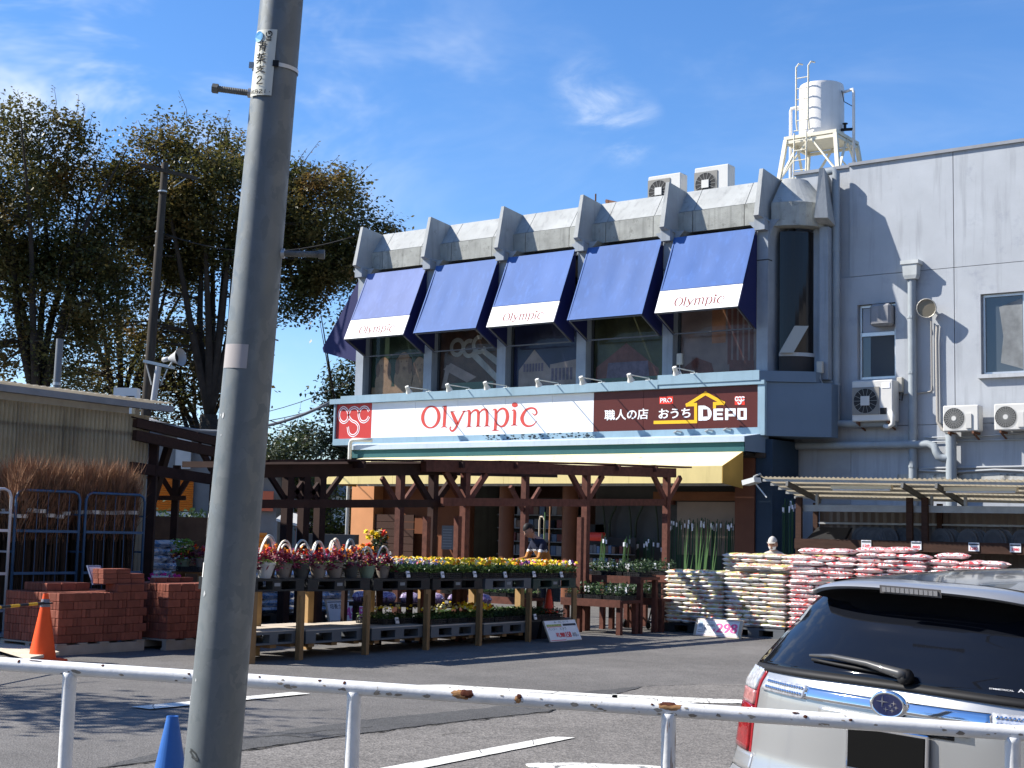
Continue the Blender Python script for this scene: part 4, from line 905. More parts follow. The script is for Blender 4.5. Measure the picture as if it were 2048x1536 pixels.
# ================================================================ stall with stepping-stone tiles under a tilted canopy
M_corr = leafmat('weathered_corrugated', [(0.30, 0.26, 0.19), (0.42, 0.37, 0.28), (0.48, 0.43, 0.33)], .45, .6); M_fr = mat('dull_aluminium', (0.33, 0.33, 0.32), .5, .5, var=.15, vs=4); M_wood = mat('dark_brown_wood', (0.045, 0.022, 0.015), .8, var=.25, vs=4, stretch=(1, 8, 8))
SO2 = V((-9.5, 26.5, 0)); st = thing('sales_stall', 'open stall along the annex wall with tilted corrugated canopy and brown shelf', 'stall', SO2)
def sp2(mb, name, m, **k): return wpart(mb, name, m, st, **k)
def cz(x, y): return 2.82-.016*(x+12.9)-.30*(y-25.9)/1.5-.0                      # canopy falls to the back
n = 0
for k in range(7):                                           # corrugated sheets, 0.75 m each
    a = -12.9+k*.95; b = a+.955; m = MB(); cols = 40; vs = []
    for i in range(cols+1):
        x = a+(b-a)*i/cols; w = .012*math.sin(i*PI/2+.2)
        for y in (25.85, 27.5): vs.append((x, y, cz(x, y)+w+.002*(k % 2)))
    m.add(vs, [(2*i, 2*i+2, 2*i+3, 2*i+1) for i in range(cols)]); sp2(m, 'roof_sheet', M_corr, normals=False)
for y in (25.95, 26.3, 26.65, 27.0, 27.4):
    sp2(MB().bar((-12.9, y, cz(-12.9, y)-.045), (-6.25, y, cz(-6.25, y)-.045), .04, .05), 'purlin', M_fr)
for x in (-12.35, -10.0, -9.35, -6.8):
    sp2(MB().bar((x, 25.88, cz(x, 25.88)-.12), (x, 27.45, cz(x, 27.45)-.10), .05, .10), 'rafter', mat('rafter_dark', (0.12, 0.12, 0.115), .6, .3))
    sp2(MB().bar((x+.25, 26.75, 2.30), (x+.25, 26.75, cz(x, 26.75)-.09), .06, .05), 'stay', M_fr)
sp2(MB().box(-12.5, -6.2, 26.70, 26.80, 2.17, 2.30), 'front_beam', M_fr)
for x in (-12.45, -10.15, -9.85, -6.3): sp2(MB().box(x-.06, x+.06, 26.62, 26.698, 0.0, 2.45), 'post', M_wood)
for x in (-12.45, -9.85, -6.3): sp2(MB().box(x-.05, x+.05, 27.42, 27.5, 0.0, 2.36), 'post', M_wood)
sp2(MB().box(-12.5, -6.2, 26.55, 26.615, 1.42, 1.62), 'shelf_edge', M_wood); sp2(MB().box(-12.5, -6.2, 26.62, 27.40, 1.58, 1.62), 'shelf_board', M_wood)
sp2(MB().box(-12.5, -6.2, 26.57, 27.40, .72, .80), 'shelf_board', M_wood)
m = MB(); cols = 150; vs = []
for i in range(cols+1):
    x = -12.4+6.2*i/cols; vs += [(x, 27.53+.014*math.sin(i*PI/2+.2), 0.3), (x, 27.53+.014*math.sin(i*PI/2+.2), 2.28)]
sp2(m.add(vs, [(2*i, 2*i+2, 2*i+3, 2*i+1) for i in range(cols)]), 'back_sheet', mat('grey_brown_corrugated', (0.13, 0.105, 0.09), .35, var=.2, vs=1.2), normals=False)
sp2(MB().box(-12.4, -6.2, 27.44, 27.5, 1.93, 1.97), 'back_rail', M_fr)
for x0, x1, lab in ((-11.52, -10.30, 'fluorescent batten under the stall canopy near the blue corner wall'), (-9.28, -7.95, 'fluorescent batten under the stall canopy nearer the right edge')):
    z = cz((x0+x1)/2, 26.15)-.12
    t = thing('batten_light', lab, 'lamp', ((x0+x1)/2, 26.15, z), 0, 'batten lights under the stall canopy'); wpart(MB().box(x0, x1, 26.09, 26.21, z-.02, z+.05), 'housing', mat('batten_cream', (0.85, 0.74, 0.52), .5), t); wpart(MB().tube([(x0+.03, 26.12, z-.04), (x1-.03, 26.12, z-.04)], .018, 8), 'tube_lamp', M_white, t)
# half-round edging stones leaning on the shelf
M_tile = mat('grey_slate_tile', (0.085, 0.087, 0.09), .8, var=.2, vs=6, rnd=.2, bump=.4, bs=30)
def half_tile():
    root = thing('edging_stone', 'x', 'edging stone', (0, 0, 0), 0, 'half round edging stones on the stall shelf'); n = 12
    for rr, d, nm in ((.20, .028, 'body'), (.155, .036, 'raised_ring'), (.10, .042, 'raised_ring')):
        poly = [V((rr*math.cos(PI*k/n), -d, rr*1.25*math.sin(PI*k/n)+.002)) for k in range(n+1)]; MB().prism(poly, (0, d*2, 0)).build(nm, M_tile, root)
    return root
base = half_tile(); rr = random.Random(5); first = True
spots = []
W5 = ['first', 'second', 'third', 'fourth', 'fifth', 'sixth', 'seventh']
for c_, (x0_, n_, st_, y_) in enumerate(((-11.25, 5, .045, 26.95), (-10.95, 6, .055, 26.9), (-10.42, 6, .05, 27.0))):
    for k in range(n_): spots.append((x0_+k*st_, y_, f'grey edging stone left of the stall middle post, {W5[c_]} cluster, {W5[k]} stone'))
for c_, c0 in enumerate((-9.62, -9.10, -8.62, -8.1, -7.72, -7.25, -6.85)):
    for k in range(4): spots.append((c0+k*.06, 26.86+.02*k, f'grey edging stone right of the stall middle post, {W5[c_]} cluster, {W5[k]} stone'))
for i, (x, y, lb) in enumerate(spots):
    t = base if first else dup(base); first = False
    t.location = (x, y, 1.622); t['label'] = lb; t.rotation_euler = (0, 0, rr.uniform(-.15, .15))
t = thing('rubber_mat', 'dark flat mats piled on the left end of the stall shelf', 'mat', (-11.8, 27, 1.62)); wpart(MB().prism([V((-12.3, 26.7, 1.625)), V((-12.2, 27.0, 1.86)), V((-11.5, 27.0, 1.86)), V((-11.5, 26.7, 1.625))], (0, .12, .0)), 'sheet', M_black, t)
# price cards on the shelf edge
M_card = mat('price_card', (0.72, 0.72, 0.74), .5); M_pinkt = mat('pink_print', (0.85, 0.10, 0.30), .5); M_ink = mat('ink_dark', (0.03, 0.04, 0.06), .6); M_redt = mat('red_print', (0.75, 0.04, 0.05), .5)
for x, body, lab in ((-10.98, '128', 'price card left of the stall middle post, farther left'), (-10.1+.12, '880', 'price card just left of the stall middle post'), (-8.88, '1280', 'price card right of the stall middle post'), (-8.12, '2980', 'price card on the stall shelf nearest the car roof')):
    z = 1.545-.0; t = thing('price_card', lab, 'price card', (x, 26.54, z), 0, 'price cards on the stall shelf'); wpart(MB().box(x-.10, x+.10, 26.535, 26.545, z-.085, z+.075), 'card', M_card, t)
    o = put_text(body, (x-.07, 26.535, z-.06), (1,0,0), (0,0,1), .14, .05, M_redt, None, bold=.02); o.parent = t; o.matrix_parent_inverse = Matrix.Translation(-V(t.location)); wpart(MB().box(x-.09, x+.09, 26.531, 26.534, z+.03, z+.055), 'print_line', M_ink, t)
# lamp on the blue corner wall
t = thing('wall_lamp', 'white shaded lamp on a bracket on the navy corner wall', 'lamp', (-13.5, 27.6, 2.75)); q = wy(1503, 963, 26.9)
wpart(MB().obox(q, (.14, 0, .035), (0, .16, 0), (-.01, 0, .05)), 'shade', M_lampw, t); wpart(MB().tube([q+V((0, .1, .1)), q+V((-.2, .8, .2)), (-14.0, 28.08, 2.95)], .02, 6), 'arm', M_lampw, t); wpart(MB().tube([q+V((.1, 0, -.05)), q+V((.35, 0, -.33))], .014, 6), 'stay_rod', M_lampw, t)

# ================================================================ timber pergola in front of the shop
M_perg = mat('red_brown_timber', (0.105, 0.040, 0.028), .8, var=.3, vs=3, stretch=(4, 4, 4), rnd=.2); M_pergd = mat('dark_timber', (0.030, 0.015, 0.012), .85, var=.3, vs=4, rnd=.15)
M_pine = mat('raw_pine', (0.25, 0.150, 0.068), .7, var=.12, vs=5, rnd=.08)
def pergola(name, label, o):
    t = thing(name, label, 'pergola', o); return t
pg = pergola('pergola', 'red brown timber pergola standing behind the flower racks before the shop', V((-13.4, 16, 0)))
def pp(mb, name, m=M_perg): return wpart(mb, name, m, pg)
RT0 = V((math.cos(A), math.sin(A), 0)); FW0 = V((-math.sin(A), math.cos(A), 0))
def beam(a, b, w, h, name='beam', m=M_perg): return pp(MB().bar(a, b, w, h), name, m)
def Wx(px, X, z): q = wx(px, 1000, X); return V((X, q.y, z))
def zb(px): return 2.315+(px-531)*.00056
XP = -13.40
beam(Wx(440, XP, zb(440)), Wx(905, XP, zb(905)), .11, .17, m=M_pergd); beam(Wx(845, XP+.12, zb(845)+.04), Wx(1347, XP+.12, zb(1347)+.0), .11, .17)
for k in range(12):                                          # plank capping in overlapping lengths
    p0_, p1_ = 442+k*77.5, 442+(k+1)*77.5+3
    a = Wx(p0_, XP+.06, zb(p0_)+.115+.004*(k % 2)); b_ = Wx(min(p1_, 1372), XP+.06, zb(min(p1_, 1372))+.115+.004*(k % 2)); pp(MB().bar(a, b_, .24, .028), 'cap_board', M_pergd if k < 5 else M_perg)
def post(px, X, z1, w, m=M_perg):
    q = wx(px, 1000, X); pp(MB().box(X-w/2, X+w/2, q.y-w/2, q.y+w/2, 0, z1), 'post', m); return q.y
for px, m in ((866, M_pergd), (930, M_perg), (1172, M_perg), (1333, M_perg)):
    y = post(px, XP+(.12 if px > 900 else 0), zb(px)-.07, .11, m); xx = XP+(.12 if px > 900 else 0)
    for s in (-1, 1): beam((xx, y+s*.05, zb(px)-.50), (xx, y+s*.50, zb(px)-.06), .06, .09, 'brace', m)
for px, z in ((855, 1.80), (917, 1.82), (1162, 1.88)): post(px, XP+.24, z, .085)
beam(Wx(440, XP+.1, 1.86), Wx(887, XP+.1, 2.0), .05, .11, 'rail', M_pergd); beam(Wx(884, XP+.22, 2.02), Wx(1171, XP+.22, 2.12), .05, .12, 'rail'); beam(Wx(1176, XP+.12, 2.14), Wx(1333, XP+.12, 2.22), .05, .12, 'rail')
XB = -16.6
beam(Wx(455, XB, 2.52), Wx(1110, XB, 2.82), .10, .15, m=M_pergd)
for px in (575, 608, 640, 800, 1050):
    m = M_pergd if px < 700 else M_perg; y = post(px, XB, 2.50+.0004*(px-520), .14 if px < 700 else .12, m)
    for s in (-1, 1): beam((XB, y+s*.06, 2.05), (XB, y+s*.50, 2.50), .06, .08, 'brace', m)
for k, px in enumerate((700, 900, 1010, 1215, 1290)):
    q = Wx(px, XP, zb(px)+.06); beam(q+V((.25, 0, 0)), V((XB-.25, q.y, zb(px)+.10)), .05, .09, 'rafter', M_pergd if k < 2 else M_perg)

# ================================================================ flower racks made of plastic pallets on pine legs
M_palb = mat('black_pallet_plastic', (0.020, 0.022, 0.024), .5, rnd=.1); M_palg = mat('grey_pallet_plastic', (0.115, 0.125, 0.135), .6, var=.1, vs=3, rnd=.08); M_palgn = mat('green_pallet_plastic', (0.035, 0.06, 0.05), .55)
M_pine2 = mat('sunlit_pine', (0.46, 0.29, 0.13), .7, var=.12, vs=5, rnd=.08)
M_tray = mat('tray_black', (0.022, 0.022, 0.024), .5)
def pallet_mb(x0, x1, y0, y1, z0, h=.15):
    m = MB(); m.box(x0, x1, y0, y1, z0+h-.03, z0+h); m.box(x0, x1, y0, y1, z0, z0+.022)
    L = y1-y0; blk = ((0, .16), (.42, .58), (.84, 1.0))
    for a, b in blk:
        for c_, d in ((0, .14), (.43, .57), (.86, 1.0)): m.box(x0+(x1-x0)*c_+.001, x0+(x1-x0)*d-.001, y0+L*a+.001, y0+L*b-.001, z0+.0225, z0+h-.0305)
    return m
def slat_deck(x0, x1, y0, y1, z):
    return MB().box(x0, x1, y0, y1, z, z+.012)
BAYS = [(11.52, 12.66), (12.72, 13.85), (13.92, 15.06), (15.12, 16.22), (16.30, 17.42), (17.48, 18.62)]
ORD = ['first', 'second', 'third', 'fourth', 'fifth', 'sixth', 'seventh', 'eighth', 'ninth', 'tenth', 'eleventh', 'twelfth', 'thirteenth', 'fourteenth', 'fifteenth', 'sixteenth']
RL = ['flower rack bay half hidden behind the steel pole, leftmost of the row', 'flower rack bay just right of the steel pole, its lower deck bare', 'flower rack bay with bare sunlit lower deck, third from the pole end', 'flower rack bay where seedling trays start on the lower deck', 'flower rack bay with dark grey upper pallet and yellow pansies', 'last flower rack bay with green upper pallet and an orange cone below']
ML = [M_palb, M_palb, M_palb, M_palb, M_palg, M_palgn]
for i, (a, b) in enumerate(BAYS):
    t = thing('flower_rack', RL[i], 'rack', (-13.0, (a+b)/2, 0), 0, 'pallet racks of flowers')
    zt = .83-.012*i
    xb = -13.58 if i else -13.32
    if i == 0: a = 11.74
    wpart(pallet_mb(xb, -12.45, a, b, zt, .15), 'upper_pallet', ML[i], t)
    if i < 5:
        zl = .20-.016*i
        wpart(pallet_mb(xb+.02, -12.47, a+.02, b-.02, zl, .15), 'lower_pallet', M_palg, t); wpart(slat_deck(xb+.02, -12.47, a+.02, b-.02, zl+.151), 'deck_sheet', mat('dusty_deck', (0.46, 0.40, 0.33), .85, var=.15, vs=2, streak=0), t)
        for k in range(3): wpart(MB().box(xb+.02, -12.50, a+.1+k*.36*(b-a), a+.2+k*.36*(b-a), zl-.045, zl-.001), 'bearer', M_pine, t)
    for x in (-12.44, xb+.06):
        for y in ((a+.02, b-.11) if i == 0 else (b-.11,)):
            wpart(MB().box(x-.02, x+(.018 if x > -13 else .09), y, y+.105, 0.0, zt-.002), 'leg', M_pine if x > -13 else M_pine2, t)
    if i < 5:
        for x in (-12.418,): wpart(MB().box(x-.001, x+.03, b-.105, b-.07, 0.0, zt-.06), 'leg_batten', M_pine, t)
    wpart(MB().add([V((-12.447, (a+b)/2-.05, zt+.06)), V((-12.447, (a+b)/2+.05, zt+.06)), V((-12.447, (a+b)/2+.05, zt+.10)), V((-12.447, (a+b)/2-.05, zt+.10))], [(0,1,2,3)]), 'stamp', mat('stamp_grey', (0.25, 0.26, 0.27), .6), t)

# ---------------- plants
M_leafp = leafmat('seedling_leaf', [(0.03, 0.075, 0.02), (0.07, 0.13, 0.03), (0.14, 0.19, 0.06)], .3, 9)
M_leafd = leafmat('dark_leaf', [(0.02, 0.045, 0.02), (0.045, 0.085, 0.03), (0.08, 0.12, 0.05)], .3, 8)
M_coleus = leafmat('crimson_leaf', [(0.09, 0.008, 0.02), (0.20, 0.02, 0.05), (0.32, 0.06, 0.09)], .3, 11)
M_lime = leafmat('bright_leaf', [(0.08, 0.20, 0.03), (0.20, 0.34, 0.06), (0.30, 0.42, 0.10)], .35, 9)
FLO = {'yellow': (0.85, 0.60, 0.02), 'cream': (0.78, 0.72, 0.40), 'lilac': (0.45, 0.38, 0.62), 'orange': (0.85, 0.28, 0.02), 'red': (0.70, 0.04, 0.02), 'pink': (0.70, 0.16, 0.28), 'violet': (0.20, 0.05, 0.25), 'white': (0.80, 0.80, 0.76), 'magenta': (0.6, 0.03, 0.22)}
M_flo = {k: mat('petal_'+k, v, .6, var=.15, vs=20) for k, v in FLO.items()}
def leaves(mb, n, rng, fn, size, tilt=1.0):
    for _ in range(n):
        p, up = fn(rng); s = size*rng.uniform(.6, 1.3)
        d = V((rng.gauss(0, 1), rng.gauss(0, 1), rng.uniform(-.2, .9)*tilt)).normalized(); e = d.cross(V((rng.gauss(0, .5), rng.gauss(0, .5), 1))).normalized()
        q = V(p); mb.add([q, q+d*s*.5+e*s*.28, q+d*s, q+d*s*.5-e*s*.28], [(0,1,2,3)])
def blossoms(mb, pts, rng, size, cols, face=None):
    for p in pts:
        mb.mi = rng.choice(cols); q = V(p); s = size*rng.uniform(.75, 1.2)
        n = (V(face) if face else V((.35, -.6, .6))) + V((rng.gauss(0, .5), rng.gauss(0, .5), rng.gauss(0, .35))); n.normalize()
        a = n.orthogonal().normalized(); b = n.cross(a); ang = rng.random()*6
        ring = [q+(a*math.cos(ang+k*PI/5)+b*math.sin(ang+k*PI/5))*s*(1.0 if k % 2 == 0 else .62) for k in range(10)]
        mb.add([q+n*s*.2]+ring, [(0, 1+k, 1+(k+1) % 10) for k in range(10)])
TL, TW, TH = .34, .50, .075                                  # tray: along Y, along X, height
def tray_box():
    m = MB()
    x, y = TW/2, TL/2
    m.box(-x, x, -y, y, 0, .006)
    for s in (-1, 1):
        for z in (.010, .034, .062): m.box(-x, x, s*y-.004*(s > 0), s*y+.004*(s < 0), z, z+.010); m.box(s*x-.004*(s > 0), s*x+.004*(s < 0), -y+.005, y-.005, z, z+.010)
        for k in range(13): q = -x+.01+k*(2*x-.02)/12; m.box(q-.004, q+.004, s*y-.003*(s > 0), s*y+.003*(s < 0), .006, .071)
        for k in range(10): q = -y+.012+k*(2*y-.024)/9; m.box(s*x-.003*(s > 0), s*x+.003*(s < 0), q-.004, q+.004, .006, .071)
    for a in (-.165, 0, .165):
        for b in (-.085, .085): m.lathe([(.055, .008), (.07, .07)], 7, Matrix.Translation((a, b, 0)), cap=False)
    return m
tray_me = tray_box().mesh('tray', M_tray, normals=False)
def fol(seed, h, n, sz, dens=1.0):
    rng = random.Random(seed); m = MB()
    def fn(r):
        x, y = r.uniform(-TW/2, TW/2), r.uniform(-TL/2, TL/2); z = .06+h*r.random()**.8*(.65+.5*noise.noise(V((x*9, y*9, seed)))); return (x, y, z), 1
    leaves(m, n, rng, fn, sz); return m
fol_me = {}
for k, (h, n, sz, mt) in {'pansy': (.18, 560, .055, M_leafp), 'low': (.10, 420, .042, M_leafp), 'dark': (.13, 420, .045, M_leafd), 'grass': (.26, 420, .05, M_leafd)}.items():
    for v in range(2): fol_me[k, v] = fol(v*7+len(fol_me), h, n, sz).mesh('foliage', mt, normals=False)
def flowers(seed, cols, n, h, size=.026):
    rng = random.Random(seed); m = MB()
    pts = [(rng.uniform(-TW/2, TW/2), rng.uniform(-TL/2, TL/2), .13+h*rng.uniform(.6, 1.2)) for _ in range(n)]
    names = sorted(set(cols)); blossoms(m, pts, rng, size, [names.index(c) for c in cols]); return m.mesh('blossom', [M_flo[c] for c in names], normals=False)
flo_me = {'yellow': [flowers(s, ['yellow']*5+['cream', 'orange'], 85, .11, .032) for s in (1, 2)], 'mixed': [flowers(s, ['cream', 'lilac', 'orange', 'pink', 'yellow', 'white'], 70, .10, .022) for s in (3, 4)],
          'violet': [flowers(s, ['violet', 'pink', 'white', 'yellow'], 65, .10, .03) for s in (5, 6)], 'few': [flowers(s, ['yellow', 'cream'], 16, .09, .022) for s in (7, 8)]}
cnt = 0
def tray(x, y, z, fk, bl, label, group, rz=0.0, tagcard=False):
    global cnt; cnt += 1
    t = thing('seedling_tray', label, 'tray', (x, y, z), rz+random.uniform(-.03, .03), group)
    link('tray', tray_me, t); f = link('foliage', fol_me[fk, cnt % 2], t); f['kind'] = 'stuff'
    if bl: b = link('blossom', flo_me[bl][cnt % 2], t); b['kind'] = 'stuff'
    if tagcard:
        MB().obox((TW/2+.02, .08, .05), (.006, 0, .004), (0, .032, 0), (-.012, 0, .04)).build('price_tag', M_card, t)
        MB().obox((TW/2+.0295, .08, .06), (.001, 0, 0), (0, .022, 0), (-.002, 0, .006)).build('print_line', M_ink, t)
    return t
names_b = {'yellow': 'yellow pansies', 'mixed': 'pale mixed violas', 'violet': 'purple and white violas'}
seq = ['mixed', 'mixed', 'mixed', 'yellow', 'yellow', 'yellow', 'yellow', 'yellow', 'violet', 'yellow', 'yellow', 'violet']
for r_ in range(2):
    for k in range(12):
        y = 14.52+k*.362; x = -12.72-r_*.54; z = .985-.0035*(y-12)*2.0-.0
        bay = next((i for i, (a, b) in enumerate(BAYS) if a-.05 <= y <= b+.05), 5); z = .83-.012*bay+.155
        bl = seq[k] if r_ == 0 else seq[(k+1) % 12]
        tray(x, y, z, 'pansy', bl, f'black tray of {names_b[bl]}, {ORD[k]} along the {"front" if r_ == 0 else "back"} row of the upper decks', 'flower trays on the upper decks', tagcard=(r_ == 0 and k % 2 == 0))
for k in range(11):
    y = 14.65+k*.362
    bay = next((i for i, (a, b) in enumerate(BAYS) if a-.05 <= y <= b+.05), 5)
    z = .20-.016*bay+.165 if bay < 5 else .30
    fk, bl = (('low', 'few') if k < 5 else (('low', 'yellow') if k in (5,) else ('dark', None)))
    tray(-12.78 if k > 1 else -13.0, y, z, fk, bl, f'black tray of {"young green seedlings" if k < 5 else "yellow violas" if k == 5 else "dark green seedlings"} on the lower decks, {ORD[k]} from left', 'seedling trays on the lower decks', tagcard=(k in (0, 8)))
for k in range(6): tray(-13.35, 16.6+k*.36, .30 if k > 2 else .30, 'low', 'few' if k < 3 else None, f'pale green seedlings at the back of the lower decks, {ORD[k]} from left', 'seedling trays at the back of the lower decks')
for k, y in enumerate((17.68, 18.12, 18.5)):
    t = thing('plastic_bin', f'black plastic bin under the last rack bay, {ORD[k]} from the left', 'bin', (-12.85, y, 0), 0, 'bins under the last rack bay'); wpart(MB().add([V((-12.85+sx*a, y+sy*b, z)) for z, a, b in ((0.0, .22, .16), (.295, .27, .195)) for sx, sy in ((-1, -1), (1, -1), (1, 1), (-1, 1))], [(3,2,1,0), (4,5,6,7)]+[(i, (i+1) % 4, 4+(i+1) % 4, 4+i) for i in range(4)]), 'tub', M_tray, t)
    wpart(MB().box(-13.125, -12.575, y-.2, y+.2, .27, .2985), 'rim', M_palg, t)

# ---------------- hanging pots with bow handles
M_pots = [mat('pot_sage', (0.20, 0.27, 0.20), .5, rnd=.1), mat('pot_taupe', (0.22, 0.19, 0.165), .5), mat('pot_charcoal', (0.06, 0.065, 0.065), .5), mat('pot_white', (0.62, 0.62, 0.60), .5)]
M_hand = mat('handle_cream', (0.66, 0.60, 0.50), .45)
M_hand2 = mat('handle_grey', (0.36, 0.42, 0.42), .45)
def pot_plant(seed):
    rng = random.Random(seed); m = MB(); f = MB(); g_ = MB()
    def fn(r):
        a = r.random()*2*PI; rr = .19*math.sqrt(r.random()); z = .20+.17*r.random()*(1-(rr/.22)**2)+.02; 
        if r.random() < .25: rr = .17+.06*r.random(); z = .12+.1*r.random()
        return (rr*math.cos(a), rr*math.sin(a), z), 1
    leaves(m, 150, rng, fn, .075); leaves(g_, 45, rng, lambda r: ((r.uniform(-.15, .15), r.uniform(-.15, .15), r.uniform(.17, .24)), 1), .06)
    pts = [(rng.gauss(0, .09), rng.gauss(0, .09), rng.uniform(.26, .38)) for _ in range(16)]
    cols = ['orange', 'red', 'orange', 'pink'] if seed % 3 else ['red', 'orange', 'white', 'magenta']; nm = sorted(set(cols))
    for p in pts:
        blossoms(f, [(p[0]+rng.gauss(0, .006), p[1]+rng.gauss(0, .006), p[2]+k*.013) for k in range(4)], rng, .026-.001*seed % .004, [nm.index(rng.choice(cols))], (0, -.3, 1))
    return m.mesh('foliage', M_coleus, normals=False), g_.mesh('green_foliage', M_lime, normals=False), f.mesh('blossom', [M_flo[c] for c in nm], normals=False)
PV = [pot_plant(s) for s in range(4)]
potw = ['sage green', 'taupe', 'charcoal', 'white']
def pot(x, y, z, k, pm, rz, label, group, handle=True, sc=1.0):
    t = thing('flower_pot', label, 'potted plant', (x, y, z), rz, group); q_ = sc*random.uniform(.76, .92); t.scale = (q_, q_, q_*random.uniform(.92, 1.12)); t.rotation_euler = (random.uniform(-.07, .07), random.uniform(-.07, .07), rz)
    MB().lathe([(.085, 0), (.125, .17), (.135, .172), (.135, .20), (.122, .20), (.115, .17)], 16).build('pot', M_pots[pm], t, smooth=True, sharp=35)
    for nm, me in zip(('foliage', 'green_foliage', 'blossom'), PV[k % 4]): o = link(nm, me, t, rot=(0, 0, k*1.3)); o['kind'] = 'stuff'
    if handle:
        n = 14; hb = MB(); vs = []
        for q in range(n+1):
            a = PI*q/n; px_, pz = .15*math.cos(a), .185+.335*math.sin(a)
            for rr in (1.0, .93): vs += [(-.016, px_*rr, .185+(pz-.185)*rr), (.016, px_*rr, .185+(pz-.185)*rr)]
        fs = []
        for q in range(n): o = q*4; fs += [(o, o+1, o+5, o+4), (o+2, o+6, o+7, o+3), (o, o+4, o+6, o+2), (o+1, o+3, o+7, o+5)]
        hb.add(vs, fs).build('handle', M_hand if k % 3 else M_hand2, t)
    return t
for r_ in range(2):
    for k in range(9):
        y = 11.86+k*.305+r_*.10; x = -12.64-r_*.36; pm = (0, 3, 1, 2, 1, 1, 2, 0, 1)[(k+r_*2) % 9]
        bay = next((i for i, (a, b) in enumerate(BAYS) if a-.06 <= y <= b+.06), 2)
        pot(x, y, .83-.012*bay+.152, k+r_*4, pm, 0.5*random.random()-.2, f'{potw[pm]} pot with bow handle and red foliage, {ORD[k]} along the {"front" if r_ == 0 else "back"} row', 'pots with bow handles on the racks')
# taller chrysanthemum pots behind, yellow and orange
def bouquet(name, label, q, cols, n, h, wdt):
    t = thing(name, label, 'potted plant', q); rng = random.Random(n); f = MB(); l = MB(); nm = sorted(set(cols))
    MB().lathe([(.07, 0), (.10, .15), (.11, .17)], 12).build('pot', M_pots[2], t)
    leaves(l, 160, rng, lambda r: ((r.gauss(0, wdt*.6), r.gauss(0, wdt*.6), r.uniform(.15, h)), 1), .06); o = l.build('foliage', M_leafd, t, normals=False); o['kind'] = 'stuff'
    for _ in range(n):
        p = (rng.gauss(0, wdt), rng.gauss(0, wdt), h+rng.uniform(-.06, .05)); blossoms(f, [(p[0], p[1], p[2]+.01*j) for j in range(3)], rng, .05, [nm.index(rng.choice(cols))], (.2, -.5, 1))
    o = f.build('blossom', [M_flo[c] for c in nm], t, normals=False); o['kind'] = 'stuff'; return t
TB = wz(775, 1240); 
q = wd(752, 1128, 20.6); bouquet('chrysanthemum_pot', 'yellow chrysanthemums with one red bloom, tallest behind the bow handled pots', (q.x, q.y, q.z), ['yellow', 'yellow', 'cream', 'yellow'], 13, .42, .075)
q2 = wd(768, 1128, 20.65); bouquet('chrysanthemum_pot', 'red bloomed chrysanthemum beside the tall yellow one', (q2.x, q2.y, q2.z), ['red', 'orange'], 4, .42, .03)
q3 = wd(733, 1135, 20.3); bouquet('chrysanthemum_pot', 'orange chrysanthemums before the orange wall corner', (q3.x, q3.y, q3.z), ['orange', 'red'], 10, .26, .085)
t = thing('plant_bench', 'dark bench behind the racks carrying the chrysanthemum pots', 'bench', (q.x, q.y, 0)); zb = min(q.z, q2.z, q3.z)
wpart(MB().box(q.x-.9, q.x+.5, q.y-.5, q.y+.3, zb-.05, zb-.004), 'seat', M_pergd, t)
for a, b in ((-.85, -.45), (.42, -.45), (-.85, .2), (.42, .2)): wpart(MB().box(q.x+a, q.x+a+.07, q.y+b, q.y+b+.07, 0, zb-.052), 'leg', M_pergd, t)

